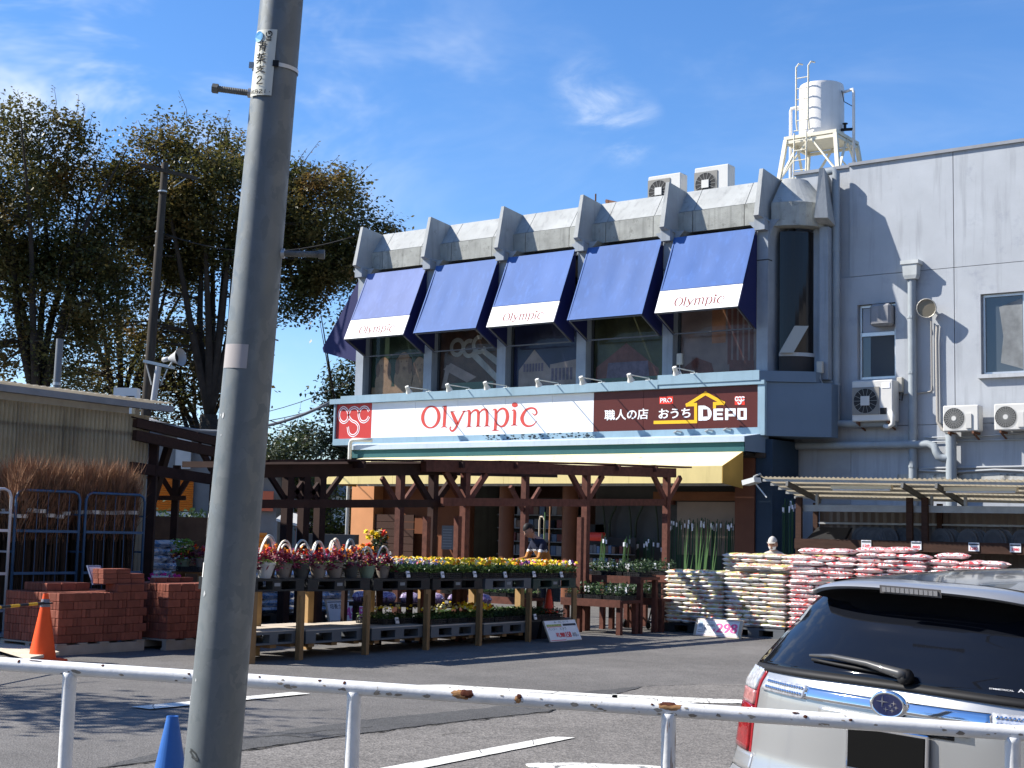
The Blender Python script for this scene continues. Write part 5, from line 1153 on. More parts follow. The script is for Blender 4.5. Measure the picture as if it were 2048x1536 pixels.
# ================================================================ bagged soil on pallets
def bagmat(name, cols, white=(0.74, 0.73, 0.72), cover=.5):
    m = bpy.data.materials.new(name); m.use_nodes = True; MATS[name] = m; t = m.node_tree; b = t.nodes['Principled BSDF']; b.inputs['Roughness'].default_value = .32
    tc = t.nodes.new('ShaderNodeTexCoord'); oi = t.nodes.new('ShaderNodeObjectInfo')
    add = t.nodes.new('ShaderNodeVectorMath'); add.operation = 'ADD'; t.links.new(tc.outputs['Object'], add.inputs[0])
    sc = t.nodes.new('ShaderNodeVectorMath'); sc.operation = 'SCALE'; sc.inputs[0].default_value = (7, 13, 3); t.links.new(oi.outputs['Random'], sc.inputs['Scale']); t.links.new(sc.outputs[0], add.inputs[1])
    n = t.nodes.new('ShaderNodeTexNoise'); n.inputs['Scale'].default_value = 7; n.inputs['Detail'].default_value = 3; n.inputs['Distortion'].default_value = .8; t.links.new(add.outputs[0], n.inputs['Vector'])
    r = t.nodes.new('ShaderNodeValToRGB'); r.color_ramp.interpolation = 'CONSTANT'; e = r.color_ramp.elements; e[0].position = 0; e[0].color = (*cols[0], 1); e[1].position = .40; e[1].color = (*cols[1], 1)
    for p_, c_ in ((.47, cols[2]), (.53, cols[3]), (.58, cols[1]), (.64, cols[4])): q = e.new(p_); q.color = (*c_, 1)
    t.links.new(n.outputs[0], r.inputs[0])
    n2 = t.nodes.new('ShaderNodeTexVoronoi'); n2.inputs['Scale'].default_value = 40; t.links.new(add.outputs[0], n2.inputs['Vector'])
    lt = t.nodes.new('ShaderNodeMath'); lt.operation = 'LESS_THAN'; lt.inputs[1].default_value = .22; t.links.new(n2.outputs['Distance'], lt.inputs[0])
    sx = t.nodes.new('ShaderNodeSeparateXYZ'); t.links.new(tc.outputs['Object'], sx.inputs[0])
    nw = t.nodes.new('ShaderNodeMath'); nw.operation = 'MULTIPLY_ADD'; nw.inputs[1].default_value = .06; t.links.new(n.outputs[0], nw.inputs[0]); t.links.new(sx.outputs[2], nw.inputs[2])
    gt = t.nodes.new('ShaderNodeMath'); gt.operation = 'GREATER_THAN'; gt.inputs[1].default_value = cover; t.links.new(nw.outputs[0], gt.inputs[0])
    mx = t.nodes.new('ShaderNodeMix'); mx.data_type = 'RGBA'; mx.inputs[6].default_value = (*white, 1); t.links.new(gt.outputs[0], mx.inputs[0]); t.links.new(r.outputs[0], mx.inputs[7])
    m2 = t.nodes.new('ShaderNodeMix'); m2.data_type = 'RGBA'; m2.inputs[7].default_value = (*cols[5], 1); ml = t.nodes.new('ShaderNodeMath'); ml.operation = 'MULTIPLY'; t.links.new(lt.outputs[0], ml.inputs[0]); t.links.new(gt.outputs[0], ml.inputs[1]); t.links.new(ml.outputs[0], m2.inputs[0]); t.links.new(mx.outputs[2], m2.inputs[6]); t.links.new(m2.outputs[2], b.inputs['Base Color'])
    return m
M_bag1 = bagmat('soil_bag_print', [(0.45, 0.50, 0.12), (0.70, 0.68, 0.30), (0.66, 0.10, 0.08), (0.75, 0.72, 0.66), (0.80, 0.45, 0.10), (0.25, 0.22, 0.12)], cover=.084)
M_bag2 = bagmat('red_soil_bag_print', [(0.62, 0.04, 0.05), (0.74, 0.70, 0.68), (0.70, 0.06, 0.07), (0.75, 0.74, 0.72), (0.72, 0.12, 0.10), (0.35, 0.05, 0.05)], cover=.066)
M_bag3 = bagmat('blue_white_bag_print', [(0.72, 0.73, 0.75), (0.72, 0.73, 0.75), (0.12, 0.30, 0.55), (0.72, 0.73, 0.75), (0.15, 0.35, 0.60), (0.55, 0.62, 0.70)], white=(0.72, 0.73, 0.76), cover=.045)
def bag_mesh(L, W, H, seed, m):
    nx, ny = 12, 8; vs = []; rng = random.Random(seed)
    def env(u, v): return max(0, 1-abs(u)**3.2)**.55*max(0, 1-abs(v)**3.0)**.55
    for side in (0, 1):
        for i in range(nx+1):
            for j in range(ny+1):
                u, v = -1+2*i/nx, -1+2*j/ny; e = env(u, v)
                pin = 1-.10*(1-e)*(abs(u) > .8)
                x = u*L/2*(1-.03*abs(v)**2); y = v*W/2*(1-.05*u*u)
                wr = noise.noise(V((x*14+seed, y*14, side*3)))*.010*e+noise.noise(V((x*38+seed, y*30, side*3)))*.005
                z = (H*.52*e if side else -H*.48*min(1, e*1.5)) + wr + H*.5
                vs.append((x, y, z))
    o = (nx+1)*(ny+1); fs = []
    for i in range(nx):
        for j in range(ny):
            a, b, c_, d = i*(ny+1)+j, (i+1)*(ny+1)+j, (i+1)*(ny+1)+j+1, i*(ny+1)+j+1
            fs += [(a, d, c_, b), (o+a, o+b, o+c_, o+d)]
    rim = [i*(ny+1) for i in range(nx+1)]+[nx*(ny+1)+j for j in range(1, ny+1)]+[i*(ny+1)+ny for i in range(nx-1, -1, -1)]+[j for j in range(ny-1, 0, -1)]
    fs += [(rim[k], rim[(k+1) % len(rim)], o+rim[(k+1) % len(rim)], o+rim[k]) for k in range(len(rim))]
    return MB().add(vs, fs).mesh('soil_bag', m, smooth=True)
H_ = .077
BG = {(m.name, lg): [bag_mesh(.50 if lg else .53, .36, H_*1.12, s*3+lg, m) for s in range(3)] for m in (M_bag1, M_bag2) for lg in (0, 1)}
def bagobj(me, x, y, z, rz, label, group, tilt=0.0):
    o = link('soil_bag', me, None, (x, y, z), (random.uniform(-.03, .03)+tilt, random.uniform(-.03, .03), rz)); return tag(o, label, 'soil bag', group)
lay = ['bottom', 'second', 'third', 'fourth', 'fifth', 'sixth', 'seventh', 'eighth', 'ninth', 'tenth', 'eleventh', 'twelfth', 'thirteenth', 'fourteenth', 'fifteenth', 'sixteenth', 'seventeenth']
def stack(x0, y0, n0, n1, m, nm, group, jit=.015, z0=.155, ends=True):
    for k in range(n0, n1):
        z = z0+k*H_*.955; pat = ((.46, 1), (.32, 0), (.32, 0)) if k % 2 else ((.32, 0), (.32, 0), (.46, 1)); x = x0
        for j, (w, lg) in enumerate(pat):
            me = random.choice(BG[m.name, lg]); xc = x+w/2+random.uniform(-jit, jit)
            if lg: bagobj(me, xc, y0+.18+random.uniform(-jit, jit), z, random.uniform(-.05, .05), f'soil bag lying lengthwise, {lay[k]} layer of {nm}', group)
            else: bagobj(me, xc, y0+.255+random.uniform(-jit, jit), z, PI/2+random.uniform(-.05, .05), f'soil bag end on, {lay[k]} layer of {nm}, {("left", "middle", "right")[j]}', group)
            x += w
def pallet(x0, x1, y0, y1, label, m, group):
    t = thing('pallet', label, 'pallet', ((x0+x1)/2, (y0+y1)/2, 0), 0, group); mb = MB(); mb.box(x0, x1, y0, y1, .12, .15); mb.box(x0, x1, y0, y1, .0, .02)
    wpart(mb, 'deck', m, t)
    for a, b in ((0, .18), (.41, .59), (.82, 1)):
        for c_, d in ((0, .15), (.43, .57), (.85, 1)): wpart(MB().box(x0+(x1-x0)*a+.001, x0+(x1-x0)*b-.001, y0+(y1-y0)*c_+.001, y0+(y1-y0)*d-.001, .0205, .1195), 'block', m, t)
PX = [(-12.37, -11.27), (-11.25, -10.15), (-10.10, -9.0), (-8.95, -7.85), (-7.80, -6.70)]
for i, ((a, b), m) in enumerate(zip(PX, (M_palb, M_palg, M_palg, M_palg, M_palg))): pallet(a, b, 21.2, 22.3, 'pallet under the '+('shaded leftmost', 'second yellow green', 'first red printed', 'second red printed', 'last red printed')[i]+' stack of soil bags', m, 'pallets under the soil bags')
random.seed(11)
stack(PX[0][0], 21.2, 0, 12, M_bag1, 'the leftmost front stack', 'soil bags in the front stacks'); stack(PX[1][0], 21.2, 0, 12, M_bag1, 'the second front stack', 'soil bags in the front stacks')
stack(PX[2][0], 21.2, 0, 16, M_bag2, 'the first red stack', 'soil bags in the red stacks', .03); stack(PX[3][0], 21.2, 0, 17, M_bag2, 'the second red stack', 'soil bags in the red stacks', .03); stack(PX[4][0], 21.25, 10, 16, M_bag2, 'the red stack behind the car', 'soil bags in the red stacks', .03)
t = thing('pallet_load', 'film wrapped load behind the car under the last red bags', 'pallet load', (-7.25, 21.8, 0)); wpart(MB().cbox(-7.79, -6.71, 21.25, 22.2, .155, .885, .03), 'wrapped_load', mat('wrap_film', (0.6, 0.6, 0.58), .4), t)
for k, (x, y, z, a) in enumerate([(-10.95, 21.40, 1.085, .3), (-10.6, 21.42, 1.10, .15), (-10.3, 21.45, 1.09, -.1)]): bagobj(random.choice(BG[M_bag1.name, 0]), x, y, z, PI/2+a, f'loose soil bag on top of the second front stack, {("left", "middle", "right")[k]}', 'loose soil bags on top')
for k, (x, y, z, a) in enumerate([(-9.75, 21.45, 1.375, .3), (-9.3, 21.42, 1.38, -.2), (-8.75, 21.45, 1.42, .1), (-8.3, 21.4, 1.43, -.2), (-7.5, 21.45, 1.36, .15)]): bagobj(random.choice(BG[M_bag2.name, 1]), x, y, z, a, f'loose red printed bag on top of the red stacks, {ORD[k]} from the left', 'loose red bags on top')
t = thing('pallet_load', 'film wrapped pallet load hidden behind the front soil bag stacks', 'pallet load', (-11.0, 22.6, 0)); wpart(MB().cbox(-11.85, -10.15, 22.32, 23.1, 0.02, 1.045, .03), 'wrapped_load', mat('wrap_film', (0.6, 0.6, 0.58), .4), t)
for xx, nm in ((-11.78, 'the left raised stack'), (-10.68, 'the right raised stack')): stack(xx, 22.15, 12, 16, M_bag1, nm, 'soil bags in the raised back stacks', .02, .155)
t = thing('pallet_load', 'film wrapped load bridging behind the front stacks', 'pallet load', (-11, 22.0, .5)) if False else None
# big price board leaning on the soil bags
def board(name, label, cat, o, ux, uz, w, h, thick=.02):
    t = thing(name, label, cat, o); ux, uz, o = V(ux).normalized(), V(uz).normalized(), V(o); nn = ux.cross(uz).normalized()
    wpart(MB().obox(o+ux*w/2+uz*h/2-nn*thick/2, ux*w/2, nn*thick/2, uz*h/2), 'board', mat('board_wood', (0.50, 0.42, 0.32), .7, var=.1), t)
    def rect(x0, z0, x1, z1, m, nm, lift):
        c_ = [o+ux*x0+uz*z0+nn*lift, o+ux*x1+uz*z0+nn*lift, o+ux*x1+uz*z1+nn*lift, o+ux*x0+uz*z1+nn*lift]; return wpart(MB().add(c_, [(0,1,2,3)]), nm, m, t)
    def tx(body, x0, z0, x1, z1, m, bold=.0, lift=.006):
        for k in range(3 if bold else 1):
            e = bold*k*(z1-z0); ob = put_text(body, o+ux*(x0+e*.5)+uz*z0, ux, uz, (x1-x0), (z1-z0), m, None, lift=lift+k*.0006); ob.parent = t; ob.matrix_parent_inverse = Matrix.Translation(-V(t.location))
    return t, rect, tx
M_paper = mat('poster_paper', (0.80, 0.80, 0.79), .5); M_hot = mat('hot_pink_print', (0.90, 0.12, 0.32), .5)
a, b = wz(1386, 1271), wz(1481, 1278); ux = (b-a).normalized(); uz = V((.05, .28, 1)).normalized(); W_ = (b-a).length
t, rc, tx = board('price_board', 'big price board reading 298 leaning against the second front stack of soil bags', 'sign', a+V((0, 0, .003)), ux, uz, W_, .29)
rc(.05, .012, W_-.06, .278, M_paper, 'poster', .003); tx('298', W_*.46, .075, W_-.10, .225, M_hot, .12); tx('¥', W_*.40, .085, W_*.455, .14, M_hot); tx('花と野菜の培養土', W_*.19, .165, W_*.43, .205, M_ink); tx('ベストブレンド', W_*.20, .215, W_*.36, .245, M_ink); tx('12L', W_*.18, .115, W_*.27, .15, M_ink)
rc(.075, .15, W_*.17, .255, mat('bag_picture', (0.45, 0.55, 0.62), .5, var=.3, vs=30), 'picture', .005); rc(.075, .065, W_*.37, .10, M_ink, 'print_bar', .005); rc(.08, .072, W_*.365, .093, M_paper, 'print_bar', .007)
rc(.055, .262, W_-.065, .268, mat('maroon_print', (0.30, 0.05, 0.12), .5), 'border_line', .005); rc(.055, .022, W_-.065, .028, MATS['maroon_print'], 'border_line', .005); tx('税込 321.84円', W_*.62, .038, W_*.84, .062, M_ink)
a, b = wz(1101, 1285), wz(1164, 1280); ux = (b-a).normalized(); W_ = (b-a).length; uz = V((-.42, -.06, 1)).normalized()
t, rc, tx = board('price_board', 'slanted pansy and viola price board at the foot of the last rack bay', 'sign', a+V((0, 0, .003)), ux, uz, W_, .33)
rc(.01, .006, W_*.52, .325, M_paper, 'poster', .003); rc(W_*.525, .012, W_-.01, .322, M_paper, 'poster', .003)
tx('パンジー　ビオラ', W_*.06, .175, W_*.62, .215, M_ink); tx('¥1,980', W_*.24, .055, W_*.50, .135, M_redt, .1); tx('158', W_*.545, .055, W_*.70, .14, M_redt, .1); tx('/173', W_*.75, .06, W_*.87, .12, M_ink, .05); tx('円', W_*.89, .06, W_*.94, .085, M_ink)
rc(W_*.04, .235, W_*.50, .268, mat('grass_print', (0.35, 0.40, 0.12), .5, var=.5, vs=40), 'print_band', .005); rc(W_*.55, .235, W_*.96, .268, M_ink, 'print_band', .005); rc(W_*.04, .223, W_*.5, .230, M_redt, 'border_line', .005); rc(W_*.03, .015, W_*.5, .024, M_redt, 'border_line', .005)
tx('苗・花いろいろ', W_*.30, .285, W_*.75, .312, M_ink)

# ================================================================ brick pallets on the left
M_brick = mat('red_brick', (0.225, 0.074, 0.048), .9, var=.15, vs=9, rnd=.24, bump=.3, bs=80)
brick_me = MB().cbox(-.0295, .0295, -.1045, .1045, 0, .0975, .006).mesh('brick', M_brick)
brick_fl = MB().cbox(-.104, .104, -.05, .05, 0, .06, .003).mesh('brick', M_brick)
brick_side = brick_me
def brick_stack(label, x0, y0, nx, ny, layers, tops, o, miss=(), base=.14):
    t = thing('brick_stack', label, 'brick stack', o, 0, 'pallets of red bricks'); rng = random.Random(nx+layers)
    def put(ix, iy, z):
        b = link('brick', brick_me, t, (x0-.03-ix*.0605-o[0]+rng.uniform(-.002, .002), y0+.105+iy*.213-o[1]+rng.uniform(-.004, .004), z-o[2]), (0, 0, rng.uniform(-.012, .012)))
    def put_end(k, z, yy):                                   # brick laid across so that its end shows on the long face
        b = link('brick', brick_me, t, (x0-.105-o[0], yy-o[1], z-o[2]), (0, 0, PI/2+rng.uniform(-.015, .015)))
    for L in range(layers):
        z = base+L*.100
        for ix in range(1, nx): put(ix, 0, z)
        k = 0; y = y0; alt = L % 2
        # long face: groups of bricks seen end on or along
        j = 0
        while y < y0+ny*.213-.05:
            if (L, j) not in miss:
                if (j+alt) % 3 == 0: put(0, (y-y0)/.213, z); y += .213
                else: put_end(0, z, y+.03); y += .0605; 
            else: y += .0605
            j += 1
            if j > 30: break
    for (ix0, ix1, iy0, iy1, L) in tops:
        for ix in range(ix0, ix1):
            for iy in range(iy0, iy1): put(ix, iy, base+L*.100)
    # core of the pallet load, below the visible bricks
    c = MB().box(x0-nx*.0605+.01-o[0], x0-.22-o[0], y0+.225-o[1], y0+ny*.213-.02-o[1], base-o[2], base+(layers)*.100-.004-o[2]); k = c.build('brick_core', M_brick, t); k['kind'] = 'stuff'
    p = MB(); xs0 = x0-nx*.0605-.02; y1 = y0+ny*.213+.02
    for (a, b) in ((y0-.02, y0+.12), (y0+.30, y0+.42), (y0+.60, y0+.74), (y1-.13, y1)): wpart(MB().box(xs0, x0+.03, a, b, base-.022, base-.002), 'pallet_board', mat('grey_pallet_wood', (0.33, 0.29, 0.24), .85, var=.15, vs=4, rnd=.1), t)
    for xx in (xs0, (xs0+x0)/2-.04, x0-.06): wpart(MB().box(xx, xx+.08, y0-.02, y1, base-.115, base-.0225), 'bearer', MATS['grey_pallet_wood'], t)
    for xx in (xs0, x0-.08): wpart(MB().box(xx, xx+.10, y0-.02, y1, 0.0, base-.1155), 'pallet_board', MATS['grey_pallet_wood'], t)
    return t
bs1 = brick_stack('near pallet of red bricks behind the orange traffic cone', -14.62, 10.72, 18, 6, 6, [(0, 18, 0, 2, 5), (2, 17, 1, 5, 5), (9, 17, 1, 4, 6), (0, 4, 4, 6, 6)], (-15.2, 11.3, 0))
for k in range(3):
    for j in range(3):
        for i in range(2):
            if k == 2 and j == 2: continue
            link('brick', brick_fl, bs1, (-14.75-.01*k-i*.11+15.2, 11.52+j*.215-11.3, .14+.70+k*.062), (0, 0, PI/2+random.uniform(-.03, .03)))
bs2 = brick_stack('far pallet of red bricks with gaps, between near bricks and steel pole', -14.42, 12.22, 14, 6, 6, [(0, 14, 0, 4, 6), (2, 14, 0, 4, 5)], (-15.0, 12.9, 0), miss=((2, 9), (3, 9), (2, 10), (3, 10)))
for k in range(3): link('brick', brick_fl, bs2, (-14.9+15.0, 12.45+k*.22-12.9, .14+.70), (0, 0, PI/2))
# plank with lettering on the ground by the bricks
a = wz(0, 1306); t = thing('ground_plank', 'pale plank with faded writing lying at the corner of the near bricks', 'plank', (a.x, a.y, 0)); p0, p1, p2, p3 = wz(-60, 1292), wz(20, 1288), wz(118, 1318), wz(60, 1330)
for q in (p0, p1, p2, p3): q.z = .05
wpart(MB().prism([p0, p1, p2, p3], (0, 0, .035)), 'board', mat('pale_plank', (0.55, 0.48, 0.38), .8, var=.1, vs=5), t)
ux = (p2-p1).normalized(); nn = V((0, 0, 1)); uz = nn.cross(ux); o = put_text('レンガ用', p1+ux*(p2-p1).length*.35-uz*.14+V((0, 0, .036)), ux, uz, (p2-p1).length*.6, .10, mat('faded_ink', (0.25, 0.20, 0.15), .8), None); o.parent = t; o.matrix_parent_inverse = Matrix.Translation(-V(t.location))
# small white notice standing on the bricks
q = wx(192, 1166, -15.0); t = thing('notice_board', 'small white notice with blue border standing behind the near bricks', 'sign', (q.x, q.y, q.z)); wpart(MB().obox(q+V((0, 0, .10)), (0, .10, 0), (.015, 0, .0), (-.03, -.03, .12)), 'panel', mat('notice_blue', (0.20, 0.25, 0.38), .6), t); wpart(MB().obox(q+V((.017, 0, .10)), (0, .085, 0), (.001, 0, .0), (-.026, -.026, .10)), 'paper', M_paper, t); wpart(MB().box(q.x-.02, q.x, q.y-.08, q.y+.06, .85, q.z+.0), 'stand', M_black, t)

# ================================================================ roll cages with brushwood
M_cage = mat('blue_cage_paint', (0.055, 0.115, 0.205), .45, .2, var=.15, vs=6); M_cagew = mat('white_cage_paint', (0.55, 0.56, 0.58), .4, .3)
def cage(label, y0, y1, x, m, depth=.75):
    t = thing('roll_cage', label, 'roll cage', (x, (y0+y1)/2, 0), 0, 'roll cages of brushwood'); H = 2.0; r = .019; c = .10
    def hoop(xx, ya, yb): return [V((xx, ya, .16)), V((xx, ya, H-c)), V((xx, ya+.03, H-.03)), V((xx, ya+c, H)), V((xx, yb-c, H)), V((xx, yb-.03, H-.03)), V((xx, yb, H-c)), V((xx, yb, .16))]
    wpart(MB().tube(hoop(x, y0, y1), r, 8), 'front_hoop', m, t, smooth=True)
    wpart(MB().tube(hoop(x-depth, y0, y1), r, 8), 'back_hoop', m, t, smooth=True)
    for k, z in enumerate((.45, .92, 1.47)): wpart(MB().bar((x+.004, y0+.015, z), (x+.004, y1-.015, z), .012, .035), 'cross_bar', m, t)
    for k in range(1, 6): yy = y0+(y1-y0)*k/6; wpart(MB().tube([(x-.008, yy, .18), (x-.008, yy, H-.01)], .0055, 6), 'wire_bar', m, t)
    for yy in (y0, y1):
        for z in (.5, 1.2, 1.7): wpart(MB().bar((x-.015, yy, z), (x-depth+.015, yy, z), .02, .025), 'side_bar', m, t)
    wpart(MB().box(x-depth-.02, x+.02, y0, y1, .12, .16), 'base_plate', m, t)
    for xx in (x-.08, x-depth+.08):
        for yy in (y0+.08, y1-.08): wpart(MB().lathe([(.05, -.015), (.05, .015)], 12, Matrix.Translation((xx, yy, .052)) @ Matrix.Rotation(PI/2, 4, 'X')), 'castor', M_black, t)
    return t
cage('white topped roll cage cut by the left edge of the photo', 10.0, 11.02, -16.15, M_cagew); cage('blue roll cage of brushwood, left of the two full ones', 11.13, 12.12, -16.2, M_cage); cage('blue roll cage of brushwood, right one next to the stacked white bags', 12.22, 13.22, -16.2, M_cage)
M_stem = mat('brush_stem', (0.055, 0.036, 0.024), .95, var=.35, vs=14, stretch=(6, 6, 1), rnd=.15); M_twig = mat('brush_twig', (0.25, 0.135, 0.075), .9, var=.4, vs=9, rnd=.15); M_tape = mat('pale_tape', (0.66, 0.62, 0.52), .7)
def bundle(seed):
    rng = random.Random(seed); s = MB(); tw = MB()
    for k in range(26):
        a = rng.random()*2*PI; r0 = .085*math.sqrt(rng.random()); r1 = r0*1.2+.01
        s.tube([(r0*math.cos(a), r0*math.sin(a), .0), (r0*1.05*math.cos(a)+rng.uniform(-.01, .01), r0*1.05*math.sin(a)+rng.uniform(-.01, .01), .9), (r1*math.cos(a)+rng.uniform(-.03, .03), r1*math.sin(a)+rng.uniform(-.03, .03), 1.75)], [.012, .010, .006], 4, False)
    for k in range(520):
        a = rng.random()*2*PI; r0 = .10*math.sqrt(rng.random()); z0 = rng.uniform(1.15, 1.8); L = rng.uniform(.25, .62); b = V((r0*math.cos(a), r0*math.sin(a), z0))
        d = V((rng.gauss(0, .21), rng.gauss(0, .21), 1)).normalized(); m_ = b+d*L*.55; d2 = (d+V((rng.gauss(0, .28), rng.gauss(0, .28), .0))).normalized(); e = m_+d2*L*.5
        w = V((rng.uniform(-1, 1), rng.uniform(-1, 1), 0)).normalized()*.0042
        tw.add([b-w, b+w, m_+w, m_-w], [(0,1,2,3)]); tw.add([m_-w, m_+w, e], [(0,1,2)])
        if rng.random() < .6:
            e2 = m_+(d+V((rng.gauss(0, .5), rng.gauss(0, .5), 0))).normalized()*L*.35; tw.add([m_-w*.8, m_+w*.8, e2], [(0,1,2)])
    return s.mesh('stems', M_stem, normals=False), tw.mesh('twigs', M_twig, normals=False)
BV = [bundle(s) for s in range(3)]
band = MB()
for k in range(16): a0_, a1_ = 2*PI*k/16, 2*PI*(k+1)/16; band.quad((.125*math.cos(a0_), .125*math.sin(a0_), 1.52), (.125*math.cos(a1_), .125*math.sin(a1_), 1.52), (.125*math.cos(a1_), .125*math.sin(a1_), 1.57), (.125*math.cos(a0_), .125*math.sin(a0_), 1.57))
band_me = band.mesh('tie_band', M_tape, normals=False)
k = 0
for y0, n in ((11.22, 6), (12.30, 6)):
    for r_ in range(3):
        for j in range(n):
            y = y0+j*.158+.05*(r_ % 2); x = -16.36-r_*.2
            t = thing('brush_bundle', f'brushwood bundle in the {"left" if y0 < 12 else "right"} blue cage, {ORD[j]} from left in the {("front", "middle", "back")[r_]} row', 'brushwood bundle', (x, y, .165), 0, f'brushwood bundles in the {"left" if y0 < 12 else "right"} cage, {("front", "middle", "back")[r_]} row')
            s_, tw_ = BV[k % 3]; link('stems', s_, t); o = link('twigs', tw_, t); o['kind'] = 'stuff'; link('tie_band', band_me, t)
            t.rotation_euler = (random.uniform(-.05, .05), random.uniform(-.05, .03), random.random()*6); t.scale = (1, 1, random.uniform(.97, 1.03)); k += 1
t = thing('brush_bundle', 'short dark brushwood bundle leaning at the left edge in the white cage', 'brushwood bundle', (-16.3, 10.72, .165)); link('stems', BV[0][0], t); t.rotation_euler = (-.12, 0, 1)
t = thing('lattice_panel', 'red brown timber lattice at the left edge behind the white cage', 'fence panel', (-17.2, 10.4, 0))
for k in range(4): wpart(MB().box(-17.2, -17.14, 9.7+k*.33, 9.82+k*.33, .3, 2.1), 'slat', M_perg, t)
wpart(MB().bar((-17.13, 9.6, .5), (-17.13, 10.95, 1.9), .03, .10), 'brace', M_perg, t); wpart(MB().box(-17.21, -17.13, 9.6, 11.0, .1, .295), 'rail', M_perg, t)

# white and blue bags stacked on pallets
BB = [bag_mesh(.62, .42, .125, 30+s, M_bag3) for s in range(3)]
def bstack(y0, x0, rows, layers, nm, group, w=.40):
    for k in range(layers):
        for j in range(rows):
            o = link('white_bag', random.choice(BB), None, (x0+random.uniform(-.02, .02), y0+w/2+j*w+(.06 if k % 2 else 0), .15+k*.118), (random.uniform(-.05, .05), 0, random.uniform(-.08, .08))); tag(o, f'white bag with blue print, {lay[k]} layer of {nm}, {("left", "middle", "right")[j]}', 'bag', group)
WS = [(15.0, -19.0, 3, 10, 'the stack beside the cage', 1.2), (16.55, -17.9, 3, 6, 'the stack under the second rack', 1.2), (17.95, -17.6, 2, 6, 'the stack behind board 498', .8)]
random.seed(5)
for y0, x0, rows, L_, nm, ln in WS:
    bstack(y0, x0, rows, L_, nm, 'white bags, '+nm)
    t = thing('pallet', 'black pallet under white bags, '+nm, 'pallet', (x0, y0+ln/2, 0), 0, 'pallets under the white bags'); wpart(pallet_mb(x0-.45, x0+.36, y0-.02, y0+ln+.05, 0, .148), 'deck', M_palb, t)
a, b = V((-16.85, 17.75, .002)), V((-16.75, 18.65, .002)); ux = (b-a).normalized(); uz = V((-.28, 0, 1)).normalized()
t, rc, tx = board('price_board', 'price board reading 498 seen under the second rack bay', 'sign', a, ux, uz, .9, .42); rc(.03, .03, .87, .39, M_paper, 'poster', .003); tx('498', .38, .07, .82, .27, mat('magenta_print', (0.65, 0.12, 0.40), .5), .1); rc(.04, .36, .86, .375, M_ink, 'border_line', .005); rc(.04, .04, .86, .048, M_ink, 'border_line', .005); tx('培養土', .08, .25, .34, .34, M_ink)
# flowering pots on crates behind the far bricks, left of the steel pole
q = wd(382, 1142, 21.0); t = thing('plant_stand', 'small pine stand with a crate left of the steel pole', 'stand', (q.x, q.y, 0)); 
wpart(MB().obox((q.x, q.y, q.z-.02), RT0*.24, FW0*.2, (0, 0, .015)), 'deck', M_pine, t)
for s in (-1, 1): wpart(MB().obox((q.x-RT0.x*.16+FW0.x*.15*s, q.y-RT0.y*.16+FW0.y*.15*s, (q.z-.036)/2), RT0*.045, FW0*.02, (0, 0, (q.z-.036)/2)), 'leg', M_pine, t)
for s in (-1, 1): wpart(MB().obox((q.x+RT0.x*.18+FW0.x*.15*s, q.y+RT0.y*.18+FW0.y*.15*s, (q.z-.036)/2), RT0*.045, FW0*.02, (0, 0, (q.z-.036)/2)), 'leg', M_pine, t)
tr = thing('seedling_tray', 'black lattice crate on the small pine stand', 'tray', (q.x, q.y, q.z-.004), A+PI/2); link('tray', tray_me, tr)
pot(q.x-.11, q.y-.06, q.z+.005, 1, 0, .4, 'sage pot with green leaves in the crate left of the steel pole', 'pots in the crate', False, 1.05); pot(q.x+.13, q.y+.10, q.z+.005, 2, 1, 1.4, 'taupe pot with red blooms in the crate nearest the steel pole', 'pots in the crate', False, 1.15)
rng = random.Random(4); m = MB(); leaves(m, 130, rng, lambda r: ((q.x-.11+r.gauss(0, .09), q.y-.06+r.gauss(0, .07), q.z+.2+r.uniform(0, .26)), 1), .10); t = thing('leafy_plant', 'bright green leafy plant in the crate left of the steel pole', 'plant', (q.x-.11, q.y-.06, q.z+.2)); o = wpart(m, 'foliage', M_lime, t, normals=False); o['kind'] = 'stuff'
q = wd(325, 1166, 20.6); t = thing('flower_box', 'dark box of magenta flowers with a white notice behind the far bricks', 'planter', (q.x, q.y, q.z-.25)); wpart(MB().obox((q.x, q.y, q.z-.1), RT0*.25, FW0*.16, (0, 0, .12)), 'box', M_tray, t); f = MB(); rng = random.Random(8); blossoms(f, [V((q.x, q.y, q.z+.05))+RT0*rng.uniform(-.2, .25)+FW0*rng.uniform(-.1, .1)+V((0, 0, rng.uniform(0, .08))) for _ in range(40)], rng, .03, [0]); o = wpart(f, 'blossom', [M_flo['magenta']], t, normals=False); o['kind'] = 'stuff'
wpart(MB().obox(V((q.x, q.y, q.z+.03))-FW0*.17, RT0*.12, FW0*.003, (0, 0, .08)), 'notice', M_paper, t); wpart(MB().obox((q.x, q.y, (q.z-.225)/2), RT0*.2, FW0*.12, (0, 0, (q.z-.225)/2)), 'plinth', M_pergd, t)

# ================================================================ corrugated plastic shelter at the left
M_pc = leafmat('aged_corrugated_plastic', [(0.30, 0.25, 0.17), (0.46, 0.40, 0.29), (0.55, 0.48, 0.36)], .55, .5)
sh = thing('corrugated_shelter', 'shelter with aged translucent corrugated sheets and a gutter, behind the brushwood', 'shelter', (-18.6, 12, 0))
for k in range(8):
    a = 8.5+k*.80; b = a+.83; n = 44; m = MB(); vs = []
    for i in range(n+1):
        y = a+(b-a)*i/n; x = -18.3+.005*(k % 2)+.022*math.sin(i*PI/2+.3)
        vs += [(x, y, .35), (x, y, 3.36-.010*(y-12))]
    m.add(vs, [(2*i, 2*i+2, 2*i+3, 2*i+1) for i in range(n)]); wpart(m, 'corrugated_sheet', M_pc, sh, normals=False)
for z in (3.0, 1.9, .8): wpart(MB().box(-18.40, -18.33, 8.5, 14.88, z, z+.05), 'rail', M_fr, sh)
